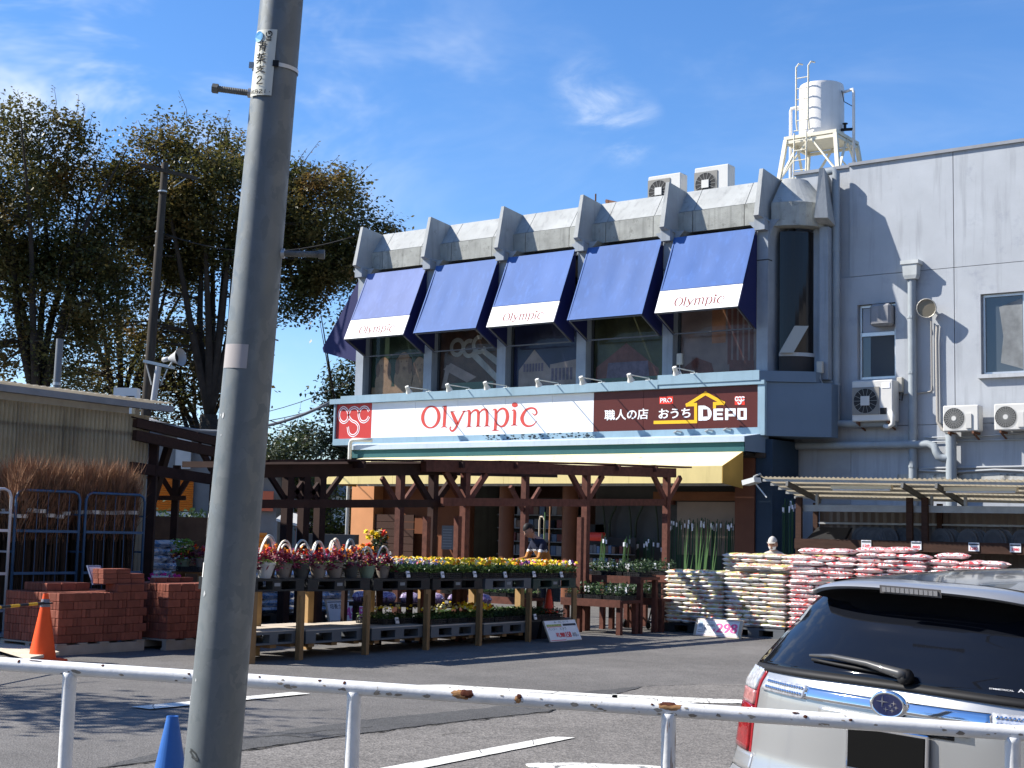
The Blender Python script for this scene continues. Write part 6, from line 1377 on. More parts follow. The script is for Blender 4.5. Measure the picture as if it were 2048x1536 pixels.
for y in (8.6, 10.6, 12.6, 13.55, 14.8): wpart(MB().box(-18.52, -18.43, y-.045, y+.045, 0, 3.5), 'post', M_fr, sh)
wpart(MB().bar((-18.15, 8.4, 3.56), (-18.15, 15.25, 3.46), .12, .10), 'gutter', mat('gutter_grey', (0.26, 0.26, 0.25), .6, var=.15, vs=3), sh)
wpart(MB().bar((-18.42, 8.4, 3.46), (-18.42, 14.6, 3.37), .06, .16), 'eaves_beam', M_fr, sh)
m = MB(); n = 200; vs = []
for i in range(n+1): y = 8.4+6.85*i/n; vs += [(-18.1, y, 3.655-.0146*(y-8.4)+.012*math.sin(i*PI/2)), (-20.6, y, 3.80-.0146*(y-8.4)+.012*math.sin(i*PI/2))]
wpart(m.add(vs, [(2*i, 2*i+2, 2*i+3, 2*i+1) for i in range(n)]), 'roof_sheet', M_corr, sh, normals=False)
wpart(MB().box(-20.7, -20.62, 8.4, 18.5, 0, 1.75), 'back_wall', mat('brown_boarding', (0.07, 0.045, 0.032), .9, var=.3, vs=3), sh)
for k in range(5): wpart(MB().box(-20.3, -19.2, 8.6, 15.9, .5+k*.62, .54+k*.62), 'shelf', MATS['brown_boarding'], sh)

# dark timber shelter between the plastic sheets and the steel pole
ts = thing('timber_shelter', 'dark timber shelter with sloping roof left of the steel pole', 'shelter', wz(360, 1250)); ts.location.z = 0
def tp_(mb, name, m=M_pergd): return wpart(mb, name, m, ts)
E1, E2 = wd(270, 846, 22.5), wd(470, 893, 24.5)
tp_(MB().bar(E1, E2, .10, .13), 'roof_edge', M_wood); tp_(MB().bar(E1+V((0, 0, -.19)), E2+V((0, 0, -.17)), .09, .16), 'beam', M_wood)
rb = V((-1.6, .35, .22))
for k in range(5): a = E1.lerp(E2, k/5+.003)+V((0, 0, .075)); b = E1.lerp(E2, (k+1)/5-.003)+V((0, 0, .075)); tp_(MB().prism([a, b, b+rb*1.5, a+rb*1.5], (0, 0, .02)), 'roof_board')
B1, B2 = wd(262, 934, 22.5), wd(470, 966, 24.5); tp_(MB().bar(B1, B2, .08, .17), 'beam')
for px, d, w_ in ((427, 24.1, .13), (303, 22.9, .14)): q = wd(px, 1000, d); tp_(MB().obox((q.x, q.y, 1.5), RT0*w_/2, FW0*.06, (0, 0, 1.5)), 'post')
q = wd(351, 1000, 25.5); tp_(MB().obox((q.x, q.y, 1.33), RT0*.06, FW0*.06, (0, 0, 1.33)), 'post')
for s in (-1, 1): tp_(MB().bar(wd(351+s*4, 992, 25.5), wd(351+s*30, 950, 25.5), .06, .09), 'brace')
tp_(MB().bar(wd(300, 996, 25.3), wd(372, 996, 25.4), .08, .08), 'rail', M_wood)
tp_(MB().bar(wd(396, 888, 23.8), wd(424, 940, 24.0), .07, .09), 'brace'); tp_(MB().bar(wd(338, 890, 24.8), wd(296, 1030, 24.0), .10, .16), 'brace')
t = thing('garden_plants', 'row of green potted shrubs behind the stacked white bags', 'plants', wd(340, 1060, 27)); rng = random.Random(9); m = MB()
for k in range(9): c0 = wd(308+k*12.5, 1052, 27+.3*rng.random()); leaves(m, 120, rng, lambda r: (c0+V((r.gauss(0, .13), r.gauss(0, .13), r.gauss(0, .14))), 1), .11)
o = wpart(m, 'foliage', M_leafd, t, normals=False); o['kind'] = 'stuff'; c0 = wd(340, 1075, 27); wpart(MB().obox((c0.x, c0.y, c0.z/2-.05), RT0*.75, FW0*.2, (0, 0, c0.z/2)), 'bench', M_pergd, t)

# ================================================================ trees
M_bark = mat('dark_bark', (0.042, 0.034, 0.028), .95, var=.3, vs=3, bump=.6, bs=12)
M_zel = leafmat('zelkova_leaf', [(0.032, 0.045, 0.013), (0.068, 0.075, 0.021), (0.130, 0.102, 0.028), (0.22, 0.115, 0.038)], .42, .7)
M_ever = leafmat('evergreen_leaf', [(0.02, 0.035, 0.012), (0.045, 0.06, 0.02), (0.075, 0.085, 0.03)], .25, .8)
def leafcloud(mb, rng, centres, per, rad_, size, droop=.3):
    R_ = np.random.RandomState(rng.randrange(1 << 30))
    cs_ = np.array([tuple(c) for c, _ in centres]); rr = np.array([r for _, r in centres]); n = np.maximum(3, (per*rr*rr).astype(int)); idx = np.repeat(np.arange(len(cs_)), n); N = len(idx)
    sub = cs_[idx] + np.clip(R_.normal(0, 1, (N, 3)), -1.7, 1.7)*np.array((.38, .38, .28))*(rad_*rr[idx])[:, None]
    d = R_.normal(0, 1, (N, 3)); d[:, 2] = R_.normal(-droop, .5, N); d /= np.linalg.norm(d, axis=1)[:, None]
    u = np.stack((R_.normal(0, .6, N), R_.normal(0, .6, N), np.ones(N)), 1); e = np.cross(d, u); e /= np.linalg.norm(e, axis=1)[:, None]; s = (size*R_.uniform(.6, 1.35, N))[:, None]
    vs = np.stack((sub, sub+d*s*.5+e*s*.3, sub+d*s, sub+d*s*.5-e*s*.3), 1).reshape(-1, 3)
    o = len(mb.v); mb.v.extend(map(tuple, vs.tolist())); q = np.arange(N)*4+o; mb.f.extend(map(tuple, np.stack((q, q+1, q+2, q+3), 1).tolist())); mb.m.extend([0]*N)
def tree(label, base, fork, crown, blobs, seed, per=34, size=.17, trunk_r=.26, leafm=None, limbs=7, name='zelkova_tree', group='tall trees behind the shop yard', thin=.55):
    """crown: list of (centre offset, radii, count) ellipsoids filled with leaf clumps; limbs reach from the fork into them"""
    rng = random.Random(seed); t = thing(name, label, 'tree', base, 0, group); tr = MB(); lf = MB(); base = V(base); cs_ = []
    F = V((rng.uniform(-.2, .2), rng.uniform(-.2, .2), fork))
    tr.tube([V((0, 0, -.05)), V((.02, .0, .5)), F*.5, F], [trunk_r*1.35, trunk_r*1.05, trunk_r*.92, trunk_r*.95], 10)
    ends = []
    for (c0, rd, n) in crown:
        c0 = V(c0)
        for _ in range(n):
            while True:
                u = V((rng.uniform(-1, 1), rng.uniform(-1, 1), rng.uniform(-1, 1)))
                if u.length < 1 and (u.length > thin or rng.random() < .35): break
            q = c0+V((u.x*rd[0], u.y*rd[1], u.z*rd[2])); q += V((noise.noise(q*.6+V((seed, 0, 0))), noise.noise(q*.6+V((0, seed, 0))), noise.noise(q*.6)))*.9
            ends.append(q); cs_.append((q, rng.uniform(.6, 1.25)))
    # limbs
    L = []
    for k in range(limbs):
        tgt = rng.choice(ends); a = 2*PI*k/limbs+rng.uniform(-.3, .3); top = max(e.z for e in ends)
        out = V((math.cos(a), math.sin(a), 0))*rng.uniform(.8, 2.6); p1 = F+out*.35+V((0, 0, (top-fork)*.28)); p2 = F+out*.8+V((rng.uniform(-.4, .4), rng.uniform(-.4, .4), (top-fork)*.58)); p3 = F+out*1.3+V((rng.uniform(-.5, .5), rng.uniform(-.5, .5), (top-fork)*.86))
        pts = [V(q) for q in crom([tuple(F), tuple(p1), tuple(p2), tuple(p3)], 5)]; m_ = len(pts); tr.tube(pts, [trunk_r*.52*(1-.85*i/(m_-1)) for i in range(m_)], 7); L += [(p, trunk_r*.52*(1-.85*i/(m_-1))) for i, p in enumerate(pts) if i > 3]
    for e in ends:
        if rng.random() > .62: continue
        cand = [(p, r) for p, r in L if p.z < e.z+.3] or L
        p, r = min(cand, key=lambda q: (q[0]-e).length); mid = p.lerp(e, .55)+V((rng.gauss(0, .15), rng.gauss(0, .15), .15)); 
        tr.tube([p, mid, e], [min(.05, r*.6), .025, .008], 5, False)
    leafcloud(lf, rng, cs_, per, 1.0, size)
    for q, rr in cs_:                                        # fine twigs poking out of the outline
        if rng.random() < blobs:
            out = V((q.x*.25, q.y*.25, 1.0)).normalized(); e = q+out*rng.uniform(.6, 1.3); tr.tube([q, q.lerp(e, .5)+V((rng.gauss(0, .08), rng.gauss(0, .08), 0)), e], [.018, .012, .005], 4, False)
            for j in range(10):
                p = q.lerp(e, rng.uniform(.2, 1)); d = V((rng.gauss(0, 1), rng.gauss(0, 1), rng.gauss(0, .6))).normalized(); s = size*.8; ee = d.cross(V((0, .3, 1))).normalized(); lf.add([p, p+d*s*.5+ee*s*.25, p+d*s, p+d*s*.5-ee*s*.25], [(0,1,2,3)])
    tr.build('trunk', M_bark, t, smooth=True, normals=False); o = lf.build('crown', leafm or M_zel, t, normals=False); return t
def at0(px, d): q = wd(px, 1000, d); return V((q.x, q.y, 0))
tree('tall bushy zelkova behind the steel pole, its crown widest of the trees', at0(412, 46), 5.2, [((-.2, .2, 12.2), (3.2, 3.0, 2.3), 165), ((2.5, 1.7, 11.3), (2.4, 2.2, 2.0), 115), ((-2.2, -1.4, 11.4), (1.9, 1.9, 2.1), 85), ((3.3, 2.4, 10.1), (1.2, 1.2, 1.0), 22), ((-1.9, -1.4, 8.2), (1.4, 1.4, .7), 10), ((1.9, 1.4, 8.9), (1.4, 1.4, .5), 8)], .55, 21, trunk_r=.30, per=270, size=.135)
tree('zelkova at the left edge, taller and narrower, behind the corrugated shelter', at0(60, 44), 5.0, [((-.8, -.4, 11.6), (2.3, 2.4, 2.7), 130), ((.4, .5, 9.0), (1.9, 1.9, 2.0), 80), ((-2.8, -1.8, 10.5), (2.2, 2.2, 2.6), 70), ((.5, .3, 13.6), (.7, .7, 1.2), 12), ((.9, .5, 6.8), (1.3, 1.3, .8), 14), ((-1.8, -1.2, 6.8), (1.6, 1.6, 1.0), 18)], .55, 33, trunk_r=.28, per=220, size=.135)
tree('middle zelkova with yellowing leaves, between utility pole and left edge tree', at0(235, 49), 4.6, [((.4, .3, 10.2), (2.2, 2.2, 2.2), 80), ((-.8, -.4, 7.6), (2.0, 2.0, 1.6), 62), ((1.6, 1.1, 7.0), (1.7, 1.7, 1.5), 50), ((-.3, -.2, 5.6), (2.0, 1.8, .8), 30)], .12, 44, trunk_r=.25, per=80, size=.14)
tree('smaller zelkova with rusty leaves low behind the loudspeaker', at0(398, 50), 3.8, [((.2, 0, 7.6), (1.3, 1.3, 1.5), 46), ((-1.0, -.8, 6.2), (1.3, 1.3, .9), 26), ((1.1, .8, 6.4), (.8, .8, .8), 16)], .05, 55, trunk_r=.22, per=60, leafm=leafmat('rusty_leaf', [(0.05, 0.04, 0.012), (0.12, 0.075, 0.02), (0.17, 0.085, 0.03)], .38, .8))
tree('slim tree behind the left end of the shop, showing beside the red sign', at0(705, 50), 3.0, [((0, 0, 6.4), (.9, .9, 1.6), 46), ((-.5, -.3, 5.4), (.7, .7, 1.2), 26), ((.6, .4, 9.0), (.9, .9, 1.5), 30), ((-.2, 0, 4.2), (.9, .9, .9), 20)], .2, 66, trunk_r=.13, per=120, leafm=M_ever, limbs=4, name='slim_tree', size=.15)
tree('round dark tree rising over the pergola beside the steel pole', at0(558, 60), 2.4, [((0, 0, 4.6), (2.0, 1.8, 1.2), 70), ((-1.3, -.8, 4.0), (1.0, 1.0, .9), 24)], .10, 77, trunk_r=.16, per=120, leafm=M_ever, limbs=5, name='round_tree', size=.17)
tree('bushy light green shrub beside the orange shop corner, behind pergola posts', at0(668, 44), .9, [((0, 0, 2.2), (.75, .75, .9), 40), ((.1, .1, 1.1), (.7, .7, .7), 24)], .03, 88, trunk_r=.07, per=110, leafm=leafmat('shrub_leaf', [(0.04, 0.06, 0.015), (0.12, 0.14, 0.03), (0.2, 0.2, 0.05)], .35, .9), limbs=4, name='shrub', size=.13)
# far greenery closing the view
wd_m = MB(); rng = random.Random(12)
for k in range(150): c0 = wd(-500+k*11.5, 1000, 78+rng.uniform(0, 14)); c0.z = rng.uniform(.6, 4.3+1.2*noise.noise(V((k*.13, 0, 0)))); leafcloud(wd_m, rng, [(c0, 1.3)], 90, 1.5, .36)
tag(wd_m.build('far_trees', M_ever, normals=False), kind='stuff')

# ================================================================ poles and wires on the left
up_ = thing('utility_pole', 'old dark utility pole with crossarm in front of the trees', 'utility pole', (0, 0, 0)); pb, pt = wd(293, 810, 40), wd(330.5, 326, 40.8); dr = (pt-pb)/(pt.z-pb.z); p0 = pb-dr*pb.z; up_.location = p0; up_.location.z = 0
M_pole = mat('weathered_pole', (0.045, 0.038, 0.031), .9, var=.25, vs=4, stretch=(6, 6, .8))
wpart(MB().tube([p0, pb, pt-dr*.03, pt], [.17, .145, .10, .085], 12), 'shaft', M_pole, up_, smooth=True, sharp=40)
ca, cb = wd(281, 330, 40.6), wd(394, 357, 40.6); wpart(MB().bar(ca, cb, .08, .10), 'crossarm', M_pole, up_); wpart(MB().bar(wd(372, 357, 40.6), wd(347, 374, 40.7), .02, .02), 'stay', M_gal, up_)
for y in (383, 464, 492, 640, 712): q = wd(329.5-(y-326)*.0766, y, 40.6); wpart(MB().lathe([(.13 if y < 500 else .16, -.02), (.13 if y < 500 else .16, .02)], 12, Matrix.Translation(q)), 'band', M_gal, up_)
wpart(MB().bar(wd(287, 722, 39.8), wd(349, 736, 39.8), .10, .08), 'speaker_arm', M_gal, up_); wpart(MB().bar(wd(293, 730, 39.8), wd(303, 770, 39.8), .03, .03), 'stay', M_gal, up_); wpart(MB().bar(wd(335, 738, 39.8), wd(322, 768, 39.8), .03, .03), 'stay', M_gal, up_)
q = wd(311, 766, 39.75); wpart(MB().tube([wd(317, 733, 39.75), wd(307, 802, 39.75)], .085, 10), 'equipment_tube', mat('equipment_grey', (0.42, 0.43, 0.44), .6), up_, smooth=True, sharp=40)
hn = thing('horn_speaker', 'white horn loudspeaker on the arm of the utility pole', 'loudspeaker', wd(340, 725, 39.7)); hp = wd(349, 716, 39.7); Mx = Matrix.Translation(hp) @ (RT0*.9-FW0*.45+V((0, 0, .1))).to_track_quat('Z', 'Y').to_matrix().to_4x4()
wpart(MB().lathe([(.05, -.42), (.07, -.40), (.07, -.22), (.05, -.2), (.10, -.1), (.16, .05), (.24, .2), (.25, .22)], 18, Mx, cap=False), 'horn', mat('horn_white', (0.42, 0.42, 0.42), .5), hn, smooth=True, sharp=50); wpart(MB().lathe([(0, -.05), (.15, .02)], 14, Mx, cap=False), 'throat', M_dark, hn); wpart(MB().bar(hp-V((0, 0, .03)), wd(338, 733, 39.75), .06, .03), 'bracket', M_gal, hn)
gp = thing('steel_post', 'grey steel post standing behind the corrugated shelter', 'post', at0(117, 30)); q = wd(120, 678, 30); wpart(MB().tube([(q.x-.10, q.y, 0), (q.x, q.y, q.z)], .075, 12), 'shaft', mat('grey_post_paint', (0.17, 0.18, 0.19), .5), gp, smooth=True, sharp=40); wpart(MB().lathe([(.085, -.03), (.085, .03)], 12, Matrix.Translation((q.x-.02, q.y, q.z-.95))), 'collar', M_gal, gp)
q = wd(253, 806, 33); cbx = thing('meter_cabinet', 'white cabinet standing above the shelter roof beside the utility pole', 'cabinet', (q.x, q.y, 0)); wpart(MB().obox((q.x, q.y, q.z), RT0*.27, FW0*.16, (0, 0, .34)), 'casing', mat('cabinet_white', (0.66, 0.66, 0.63), .5, var=.05), cbx); wpart(MB().obox((q.x, q.y, (q.z-.345)/2), RT0*.06, FW0*.06, (0, 0, (q.z-.345)/2)), 'stand', M_gal, cbx); wpart(MB().obox(V((q.x, q.y, q.z+.14))-FW0*.165+RT0*.12, RT0*.10, FW0*.003, (0, 0, .012)), 'slot', M_black, cbx)
def wire(label, a, b, sag, r, m=M_black):
    a, b = V(a), V(b); pts = [a.lerp(b, k/14)-V((0, 0, sag*4*(k/14)*(1-k/14))) for k in range(15)]; t = thing('cable', label, 'cable', a); wpart(MB().tube(pts, r, 6), 'strand', m, t, smooth=True)
SC_ = wy(664, 803, 28.0)
wire('thick grey service cable from the sign corner to the utility pole', SC_, wd(298, 838, 39.8), .55, .045, mat('cable_grey', (0.13, 0.14, 0.16), .7))
wire('thin cable above the thick service cable, left of the sign', SC_+V((0, .3, .02)), wd(298, 842, 39.7), .35, .012); wire('thin cable rising to the building wall above the sign', wy(720, 752, 28.6), wd(300, 834, 39.7), .5, .010); wire('thin cable running down behind the slim tree', wd(540, 841, 33), wd(660, 860, 50), .1, .012)
wire('cable from the utility pole through the tree crowns to the roof fin', wd(325, 466, 40.6), wy(716, 470, 28.5), .5, .016); wire('pale cable over the timber shelter roof', wd(292, 838, 26), wd(470, 874, 25), .15, .02, MATS['pale_cable'])

# ================================================================ houses and things far behind
def wallbox(px0, px1, y0, y1, d, dep=4.0):
    a, b = wd(px0, 1000, d), wd(px1, 1000, d); z0, z1 = wd((px0+px1)/2, y1, d).z, wd((px0+px1)/2, y0, d).z; return a, b, max(0, z0), z1
def house(name, label, cat, px0, px1, ytop, d, m, dep=5.0, roof=None, gable=0.0):
    a, b = wd(px0, 1000, d), wd(px1, 1000, d); z1 = wd((px0+px1)/2, ytop, d).z; a.z = b.z = 0; t = thing(name, label, cat, (a+b)/2); dv = FW0*dep
    wpart(MB().prism([a, b, b+dv, a+dv], (0, 0, z1)), 'wall', m, t)
    if roof:
        e = (b-a).normalized()*.3; A1, B1 = a-e-FW0*.3+V((0, 0, z1+.003)), b+e-FW0*.3+V((0, 0, z1+.003)); mid = V((0, 0, gable))
        if gable: wpart(MB().prism([A1, B1, (A1+B1)/2+mid], dv+FW0*.6), 'roof', roof, t)
        else: wpart(MB().prism([A1, B1, B1+dv+FW0*.6, A1+dv+FW0*.6], (0, 0, .15)), 'roof', roof, t)
    return t, a, b, z1
M_g1 = mat('far_grey_wall', (0.20, 0.20, 0.20), .8, var=.08); M_g2 = mat('far_white_wall', (0.50, 0.50, 0.48), .8, var=.06); M_or2 = mat('orange_shutter', (0.75, 0.24, 0.035), .5); M_rf = mat('far_roof', (0.10, 0.10, 0.11), .8); M_sig = mat('orange_signboard', (0.62, 0.16, 0.08), .6)
t, a, b, z1 = house('warehouse', 'grey warehouse with orange slatted shutters behind the timber shelter', 'building', 262, 425, 870, 44, M_g1, 6, M_rf)
for px0, px1 in ((300, 343), (357, 386)):
    p, q = wd(px0, 1000, 43.9), wd(px1, 1000, 43.9); z0, zt = wd(340, 1022, 43.9).z, wd(340, 946, 43.9).z
    for k in range(17): h = (zt-z0)/17; zz = z0+k*h; wpart(MB().prism([V((p.x, p.y, zz)), V((p.x, p.y, zz+h*.95)), V((p.x, p.y, zz+h*.5))-FW0*.05], V((q.x-p.x, q.y-p.y, 0))), 'shutter_slat', M_or2, t)
p, q = wd(347, 1000, 43.9), wd(354, 1000, 43.9); wpart(MB().obox((p+q)/2*1.0+V((0, 0, z0-((p+q)/2).z+.9)), RT0*.05, FW0*.05, (0, 0, 1.2)), 'door_frame', M_g2, t)
wpart(MB().obox(wd(352, 1034, 43.8), RT0*.9, FW0*.05, (0, 0, .16)), 'ledge', M_g2, t)
p = wd(368, 905, 43.9); wpart(MB().obox(p, RT0*.22, FW0*.04, (0, 0, .5)), 'window', M_g2, t)
t, a, b, z1 = house('warehouse', 'grey kiosk building with orange shutter and blank orange sign right of the steel pole', 'building', 440, 553, 948, 42, M_g1, 4, M_rf)
p, q = wd(500, 1000, 41.9), wd(547, 1000, 41.9); z0, zt = wd(520, 1022, 41.9).z, wd(520, 982, 41.9).z; wpart(MB().prism([V((p.x, p.y, z0)), V((q.x, q.y, z0)), V((q.x, q.y, zt)), V((p.x, p.y, zt))], -FW0*.06), 'sign_panel', M_sig, t); z2 = wd(520, 1012, 41.8).z
for k in range(9): zz = .1+k*.15; p, q = wd(505, 1000, 41.9), wd(537, 1000, 41.9); wpart(MB().prism([V((p.x, p.y, zz)), V((p.x, p.y, zz+.14)), V((p.x, p.y, zz+.07))-FW0*.04], V((q.x-p.x, q.y-p.y, 0))), 'shutter_slat', M_or2, t)
t, a, b, z1 = house('warehouse', 'low building with orange front between pergola posts', 'building', 556, 578, 985, 48, M_sig, 3, M_g2)
t, a, b, z1 = house('house', 'white house with dark gable roof behind the pergola posts', 'house', 596, 668, 990, 62, M_g2, 7, M_rf, 1.1)
for px in (612, 640): p = wd(px, 1020, 61.95); wpart(MB().obox(p, RT0*.5, FW0*.04, (0, 0, .5)), 'window', M_glass, t)
t, a, b, z1 = house('house', 'white house half hidden by the light green shrub', 'house', 600, 700, 970, 75, M_g2, 7, M_rf, 1.4)
# parked white van far behind
q = at0(634, 50); t = thing('parked_van', 'white van parked far behind between pergola posts', 'van', q); F_, R_ = RT0, FW0
bod = [q+RT0*x+V((0, 0, z)) for x, z in ((-1.9, .35), (1.9, .35), (1.95, .9), (1.7, 1.05), (1.2, 1.75), (-1.75, 1.8), (-1.9, 1.3))]; wpart(MB().prism(bod, FW0*1.6), 'body', M_white, t)
wpart(MB().prism([q-FW0*.01+RT0*x+V((0, 0, z)) for x, z in ((.1, 1.1), (1.5, 1.1), (1.12, 1.62), (.1, 1.65))], FW0*.005), 'window', M_glass, t); wpart(MB().prism([q-FW0*.01+RT0*x+V((0, 0, z)) for x, z in ((-1.6, 1.1), (0, 1.1), (0, 1.65), (-1.6, 1.65))], FW0*.005), 'window', M_glass, t)
for x in (-1.2, 1.2): wpart(MB().tube([q+RT0*x+V((0, 0, .31))-FW0*.05, q+RT0*x+V((0, 0, .31))+FW0*.2], .30, 14), 'wheel', M_black, t)
# lean-to roof and white sheet behind pergola, post
t = thing('lean_to_roof', 'pale lean-to roof on posts seen between the pergola posts', 'shelter', at0(572, 34)); a, b = wd(552, 1042, 34), wd(596, 1053, 34); wpart(MB().prism([a, b, b+FW0*1.4+V((0, 0, .2)), a+FW0*1.4+V((0, 0, .2))], (0, 0, .06)), 'roof', M_g2, t)
for q in (a, b): wpart(MB().obox((q.x, q.y, q.z/2-.01), RT0*.04, FW0*.04, (0, 0, q.z/2-.01)), 'post', M_g1, t)
q = wd(603, 960, 40); t = thing('pale_pole', 'thin pale pole rising between pergola posts', 'pole', at0(603, 40)); q = wd(608, 925, 40); q0 = wd(597, 1060, 40); wpart(MB().tube([V((q0.x, q0.y, 0)), q], .07, 10), 'shaft', mat('concrete_pale', (0.42, 0.40, 0.36), .8), t, smooth=True, sharp=40); wpart(MB().lathe([(.085, -.03), (.085, .03)], 10, Matrix.Translation(q0.lerp(q, .6))), 'band', M_gal, t)
q = wd(660, 1082, 33); t = thing('grey_bin_shed', 'low grey shed with slatted front left of the orange wall', 'shed', (q.x, q.y, 0)); wpart(MB().obox((q.x, q.y, .62), RT0*.55, FW0*.4, (0, 0, .62)), 'body', mat('shed_grey', (0.13, 0.135, 0.14), .6), t); wpart(MB().obox((q.x, q.y, 1.36), RT0*.62, FW0*.47, (0, 0, .115)), 'lid', mat('shed_lid', (0.08, 0.075, 0.07), .7), t)
for k in range(4): wpart(MB().obox(V((q.x, q.y, .35+k*.22))-FW0*.41, RT0*.5, FW0*.008, (0, 0, .05)), 'slat', M_gal, t)

# ================================================================ guard rail in the foreground
def rustpaint():
    m = bpy.data.materials.new('chipped_white_paint'); m.use_nodes = True; t = m.node_tree; b = t.nodes['Principled BSDF']; b.inputs['Roughness'].default_value = .42; tc = t.nodes.new('ShaderNodeTexCoord')
    def nz(s, d, r=.65):
        n = t.nodes.new('ShaderNodeTexNoise'); n.inputs['Scale'].default_value = s; n.inputs['Detail'].default_value = d; n.inputs['Roughness'].default_value = r; t.links.new(tc.outputs['Object'], n.inputs['Vector']); return n.outputs[0]
    def mr(f, a, c, lo=0., hi=1.):
        n = t.nodes.new('ShaderNodeMapRange'); n.inputs[1].default_value = a; n.inputs[2].default_value = c; n.inputs[3].default_value = lo; n.inputs[4].default_value = hi; t.links.new(f, n.inputs[0]); return n.outputs[0]
    def mix(f, a, c):
        n = t.nodes.new('ShaderNodeMix'); n.data_type = 'RGBA'
        for i, q in ((0, f), (6, a), (7, c)):
            if isinstance(q, tuple): n.inputs[i].default_value = q
            else: t.links.new(q, n.inputs[i])
        return n.outputs[2]
    base = mix(mr(nz(14, 6), .35, .7), (.78, .78, .77, 1), (.66, .66, .65, 1))
    c1 = mix(mr(nz(30, 8, .7), .66, .70), base, (.30, .26, .21, 1)); c2 = mix(mr(nz(11, 8, .7), .715, .735), c1, (.10, .035, .018, 1))
    t.links.new(c2, b.inputs['Base Color']); bp = t.nodes.new('ShaderNodeBump'); bp.inputs['Strength'].default_value = .35; bp.inputs['Distance'].default_value = .004; t.links.new(nz(26, 6), bp.inputs['Height']); t.links.new(bp.outputs[0], b.inputs['Normal']); return m
M_rail = rustpaint(); M_rustp = mat('rust_patch', (0.075, 0.022, 0.012), .95, var=.5, vs=40); M_rustl = mat('rust_stain', (0.30, 0.16, 0.07), .8, var=.3, vs=30)
ra, rb_ = wd(0, 1328, 5.04), wd(2048, 1467, 4.47); rdir = (rb_-ra).normalized(); GR = thing('guard_rail', 'white tubular guard rail with rust spots across the foreground', 'guard rail', (ra.x, ra.y, 0))
e0, e1 = ra-rdir*1.6, rb_+rdir*1.6; pr = .0243
pts = [e0.lerp(e1, k/60) for k in range(61)]; wpart(MB().tube(pts, pr, 18), 'top_rail', M_rail, GR, smooth=True)
def railpt(px): 
    r = sight(px, 1400); nrm = V((rdir.y, -rdir.x, 0)); k = (ra-CAM).dot(nrm)/r.dot(nrm); q = CAM+r*k; s = (q-ra).dot(V((rdir.x, rdir.y, 0)))/(rdir.x**2+rdir.y**2); return ra+rdir*s
PXS = [-370, 137, 708, 1338, 2024]
for px in PXS+[2740]:
    q = railpt(px); wpart(MB().tube([(q.x, q.y, -.02), (q.x, q.y, .3), (q.x, q.y, .7), (q.x, q.y, q.z-.03), (q.x, q.y, q.z-.012)], [pr, pr, pr, pr, pr*1.12], 16), 'post', M_rail, GR, smooth=True)
for a, b in zip(PXS, PXS[1:]): p, q = railpt(a), railpt(b); wpart(MB().tube([(p.x, p.y, .42), (q.x, q.y, .42)], .02, 12), 'lower_rail', M_rail, GR, smooth=True)
def patch_on(px, along, a0, a1, seed, m, nm, grow=.0012):
    """ragged scale of rust that follows the round of the rail; angles from straight up towards the viewer"""
    c0 = railpt(px); rng = random.Random(seed); nrm = V((rdir.y, -rdir.x, 0)).normalized(); up = nrm.cross(rdir); up = V((0, 0, 1)) if up.z < .5 else up; R2 = pr+grow; nx, na = 14, 8; vs = []; fs = []
    ring = []
    for k in range(26):
        th = 2*PI*k/26; rr = 1+.35*noise.noise(V((math.cos(th)*1.7, math.sin(th)*1.7, seed)))+rng.uniform(-.12, .12); u = math.cos(th)*along/2*rr; a = (a0+a1)/2+math.sin(th)*(a1-a0)/2*rr
        ring.append((u, a))
    def P_(u, a, g=0): return c0+rdir*u+(up*math.cos(a)+nrm*math.sin(a))*(R2+g)
    vs = [P_(0, (a0+a1)/2, .0012)]
    for f_ in (.5, 1.0): vs += [P_(u*f_, (a0+a1)/2+(a-(a0+a1)/2)*f_, .0012 if f_ < 1 else 0) for u, a in ring]
    fs = [(0, 1+k, 1+(k+1) % 26) for k in range(26)]+[(1+k, 27+k, 27+(k+1) % 26, 1+(k+1) % 26) for k in range(26)]
    wpart(MB().add(vs, fs), nm, m, GR, normals=False)
for i, (px, al, a0, a1) in enumerate(((935, .050, .55, 1.75), (1040, .016, .7, 1.5), (1337, .055, .35, 1.1), (640, .012, .5, .9), (690, .010, .5, 1.0), (205, .012, .4, .8), (70, .05, .5, .7), (38, .01, .6, 1.1), (1590, .022, .6, .9), (1610, .014, 1.0, 1.4), (1305, .01, .8, 1.1), (520, .008, .6, .9), (1700, .012, 1.1, 1.4), (380, .01, .9, 1.2))): patch_on(px, al, a0, a1, i+1, M_rustp, 'rust_scale')
for i, (px, al, a0, a1) in enumerate(((925, .07, .6, 1.95), (1038, .022, .9, 2.0), (1340, .075, .5, 1.6))): patch_on(px, al, a0, a1, i+40, M_rustl, 'rust_stain', .0006)
q = railpt(1338); m = MB(); rng = random.Random(2); nrm = V((rdir.y, -rdir.x, 0)).normalized()
for k in range(14):
    a = rng.uniform(-.2, 1.2); z0 = q.z-.03-rng.uniform(0, .22); w = rng.uniform(.05, .14); h = rng.uniform(.01, .10); vs = []
    for j in range(7):
        zz = z0-h*j/6
        for s in (-1, 1): aa = a+s*w*(1-abs(j/3-1)*.8)/2; vs.append(V((q.x, q.y, zz))+(rdir*math.sin(aa)+nrm*math.cos(aa))*(pr+.0008))
    m.add(vs, [(2*j, 2*j+1, 2*j+3, 2*j+2) for j in range(6)])
o = wpart(m, 'rust_run', M_rustl, GR, normals=False); o['kind'] = 'stuff'

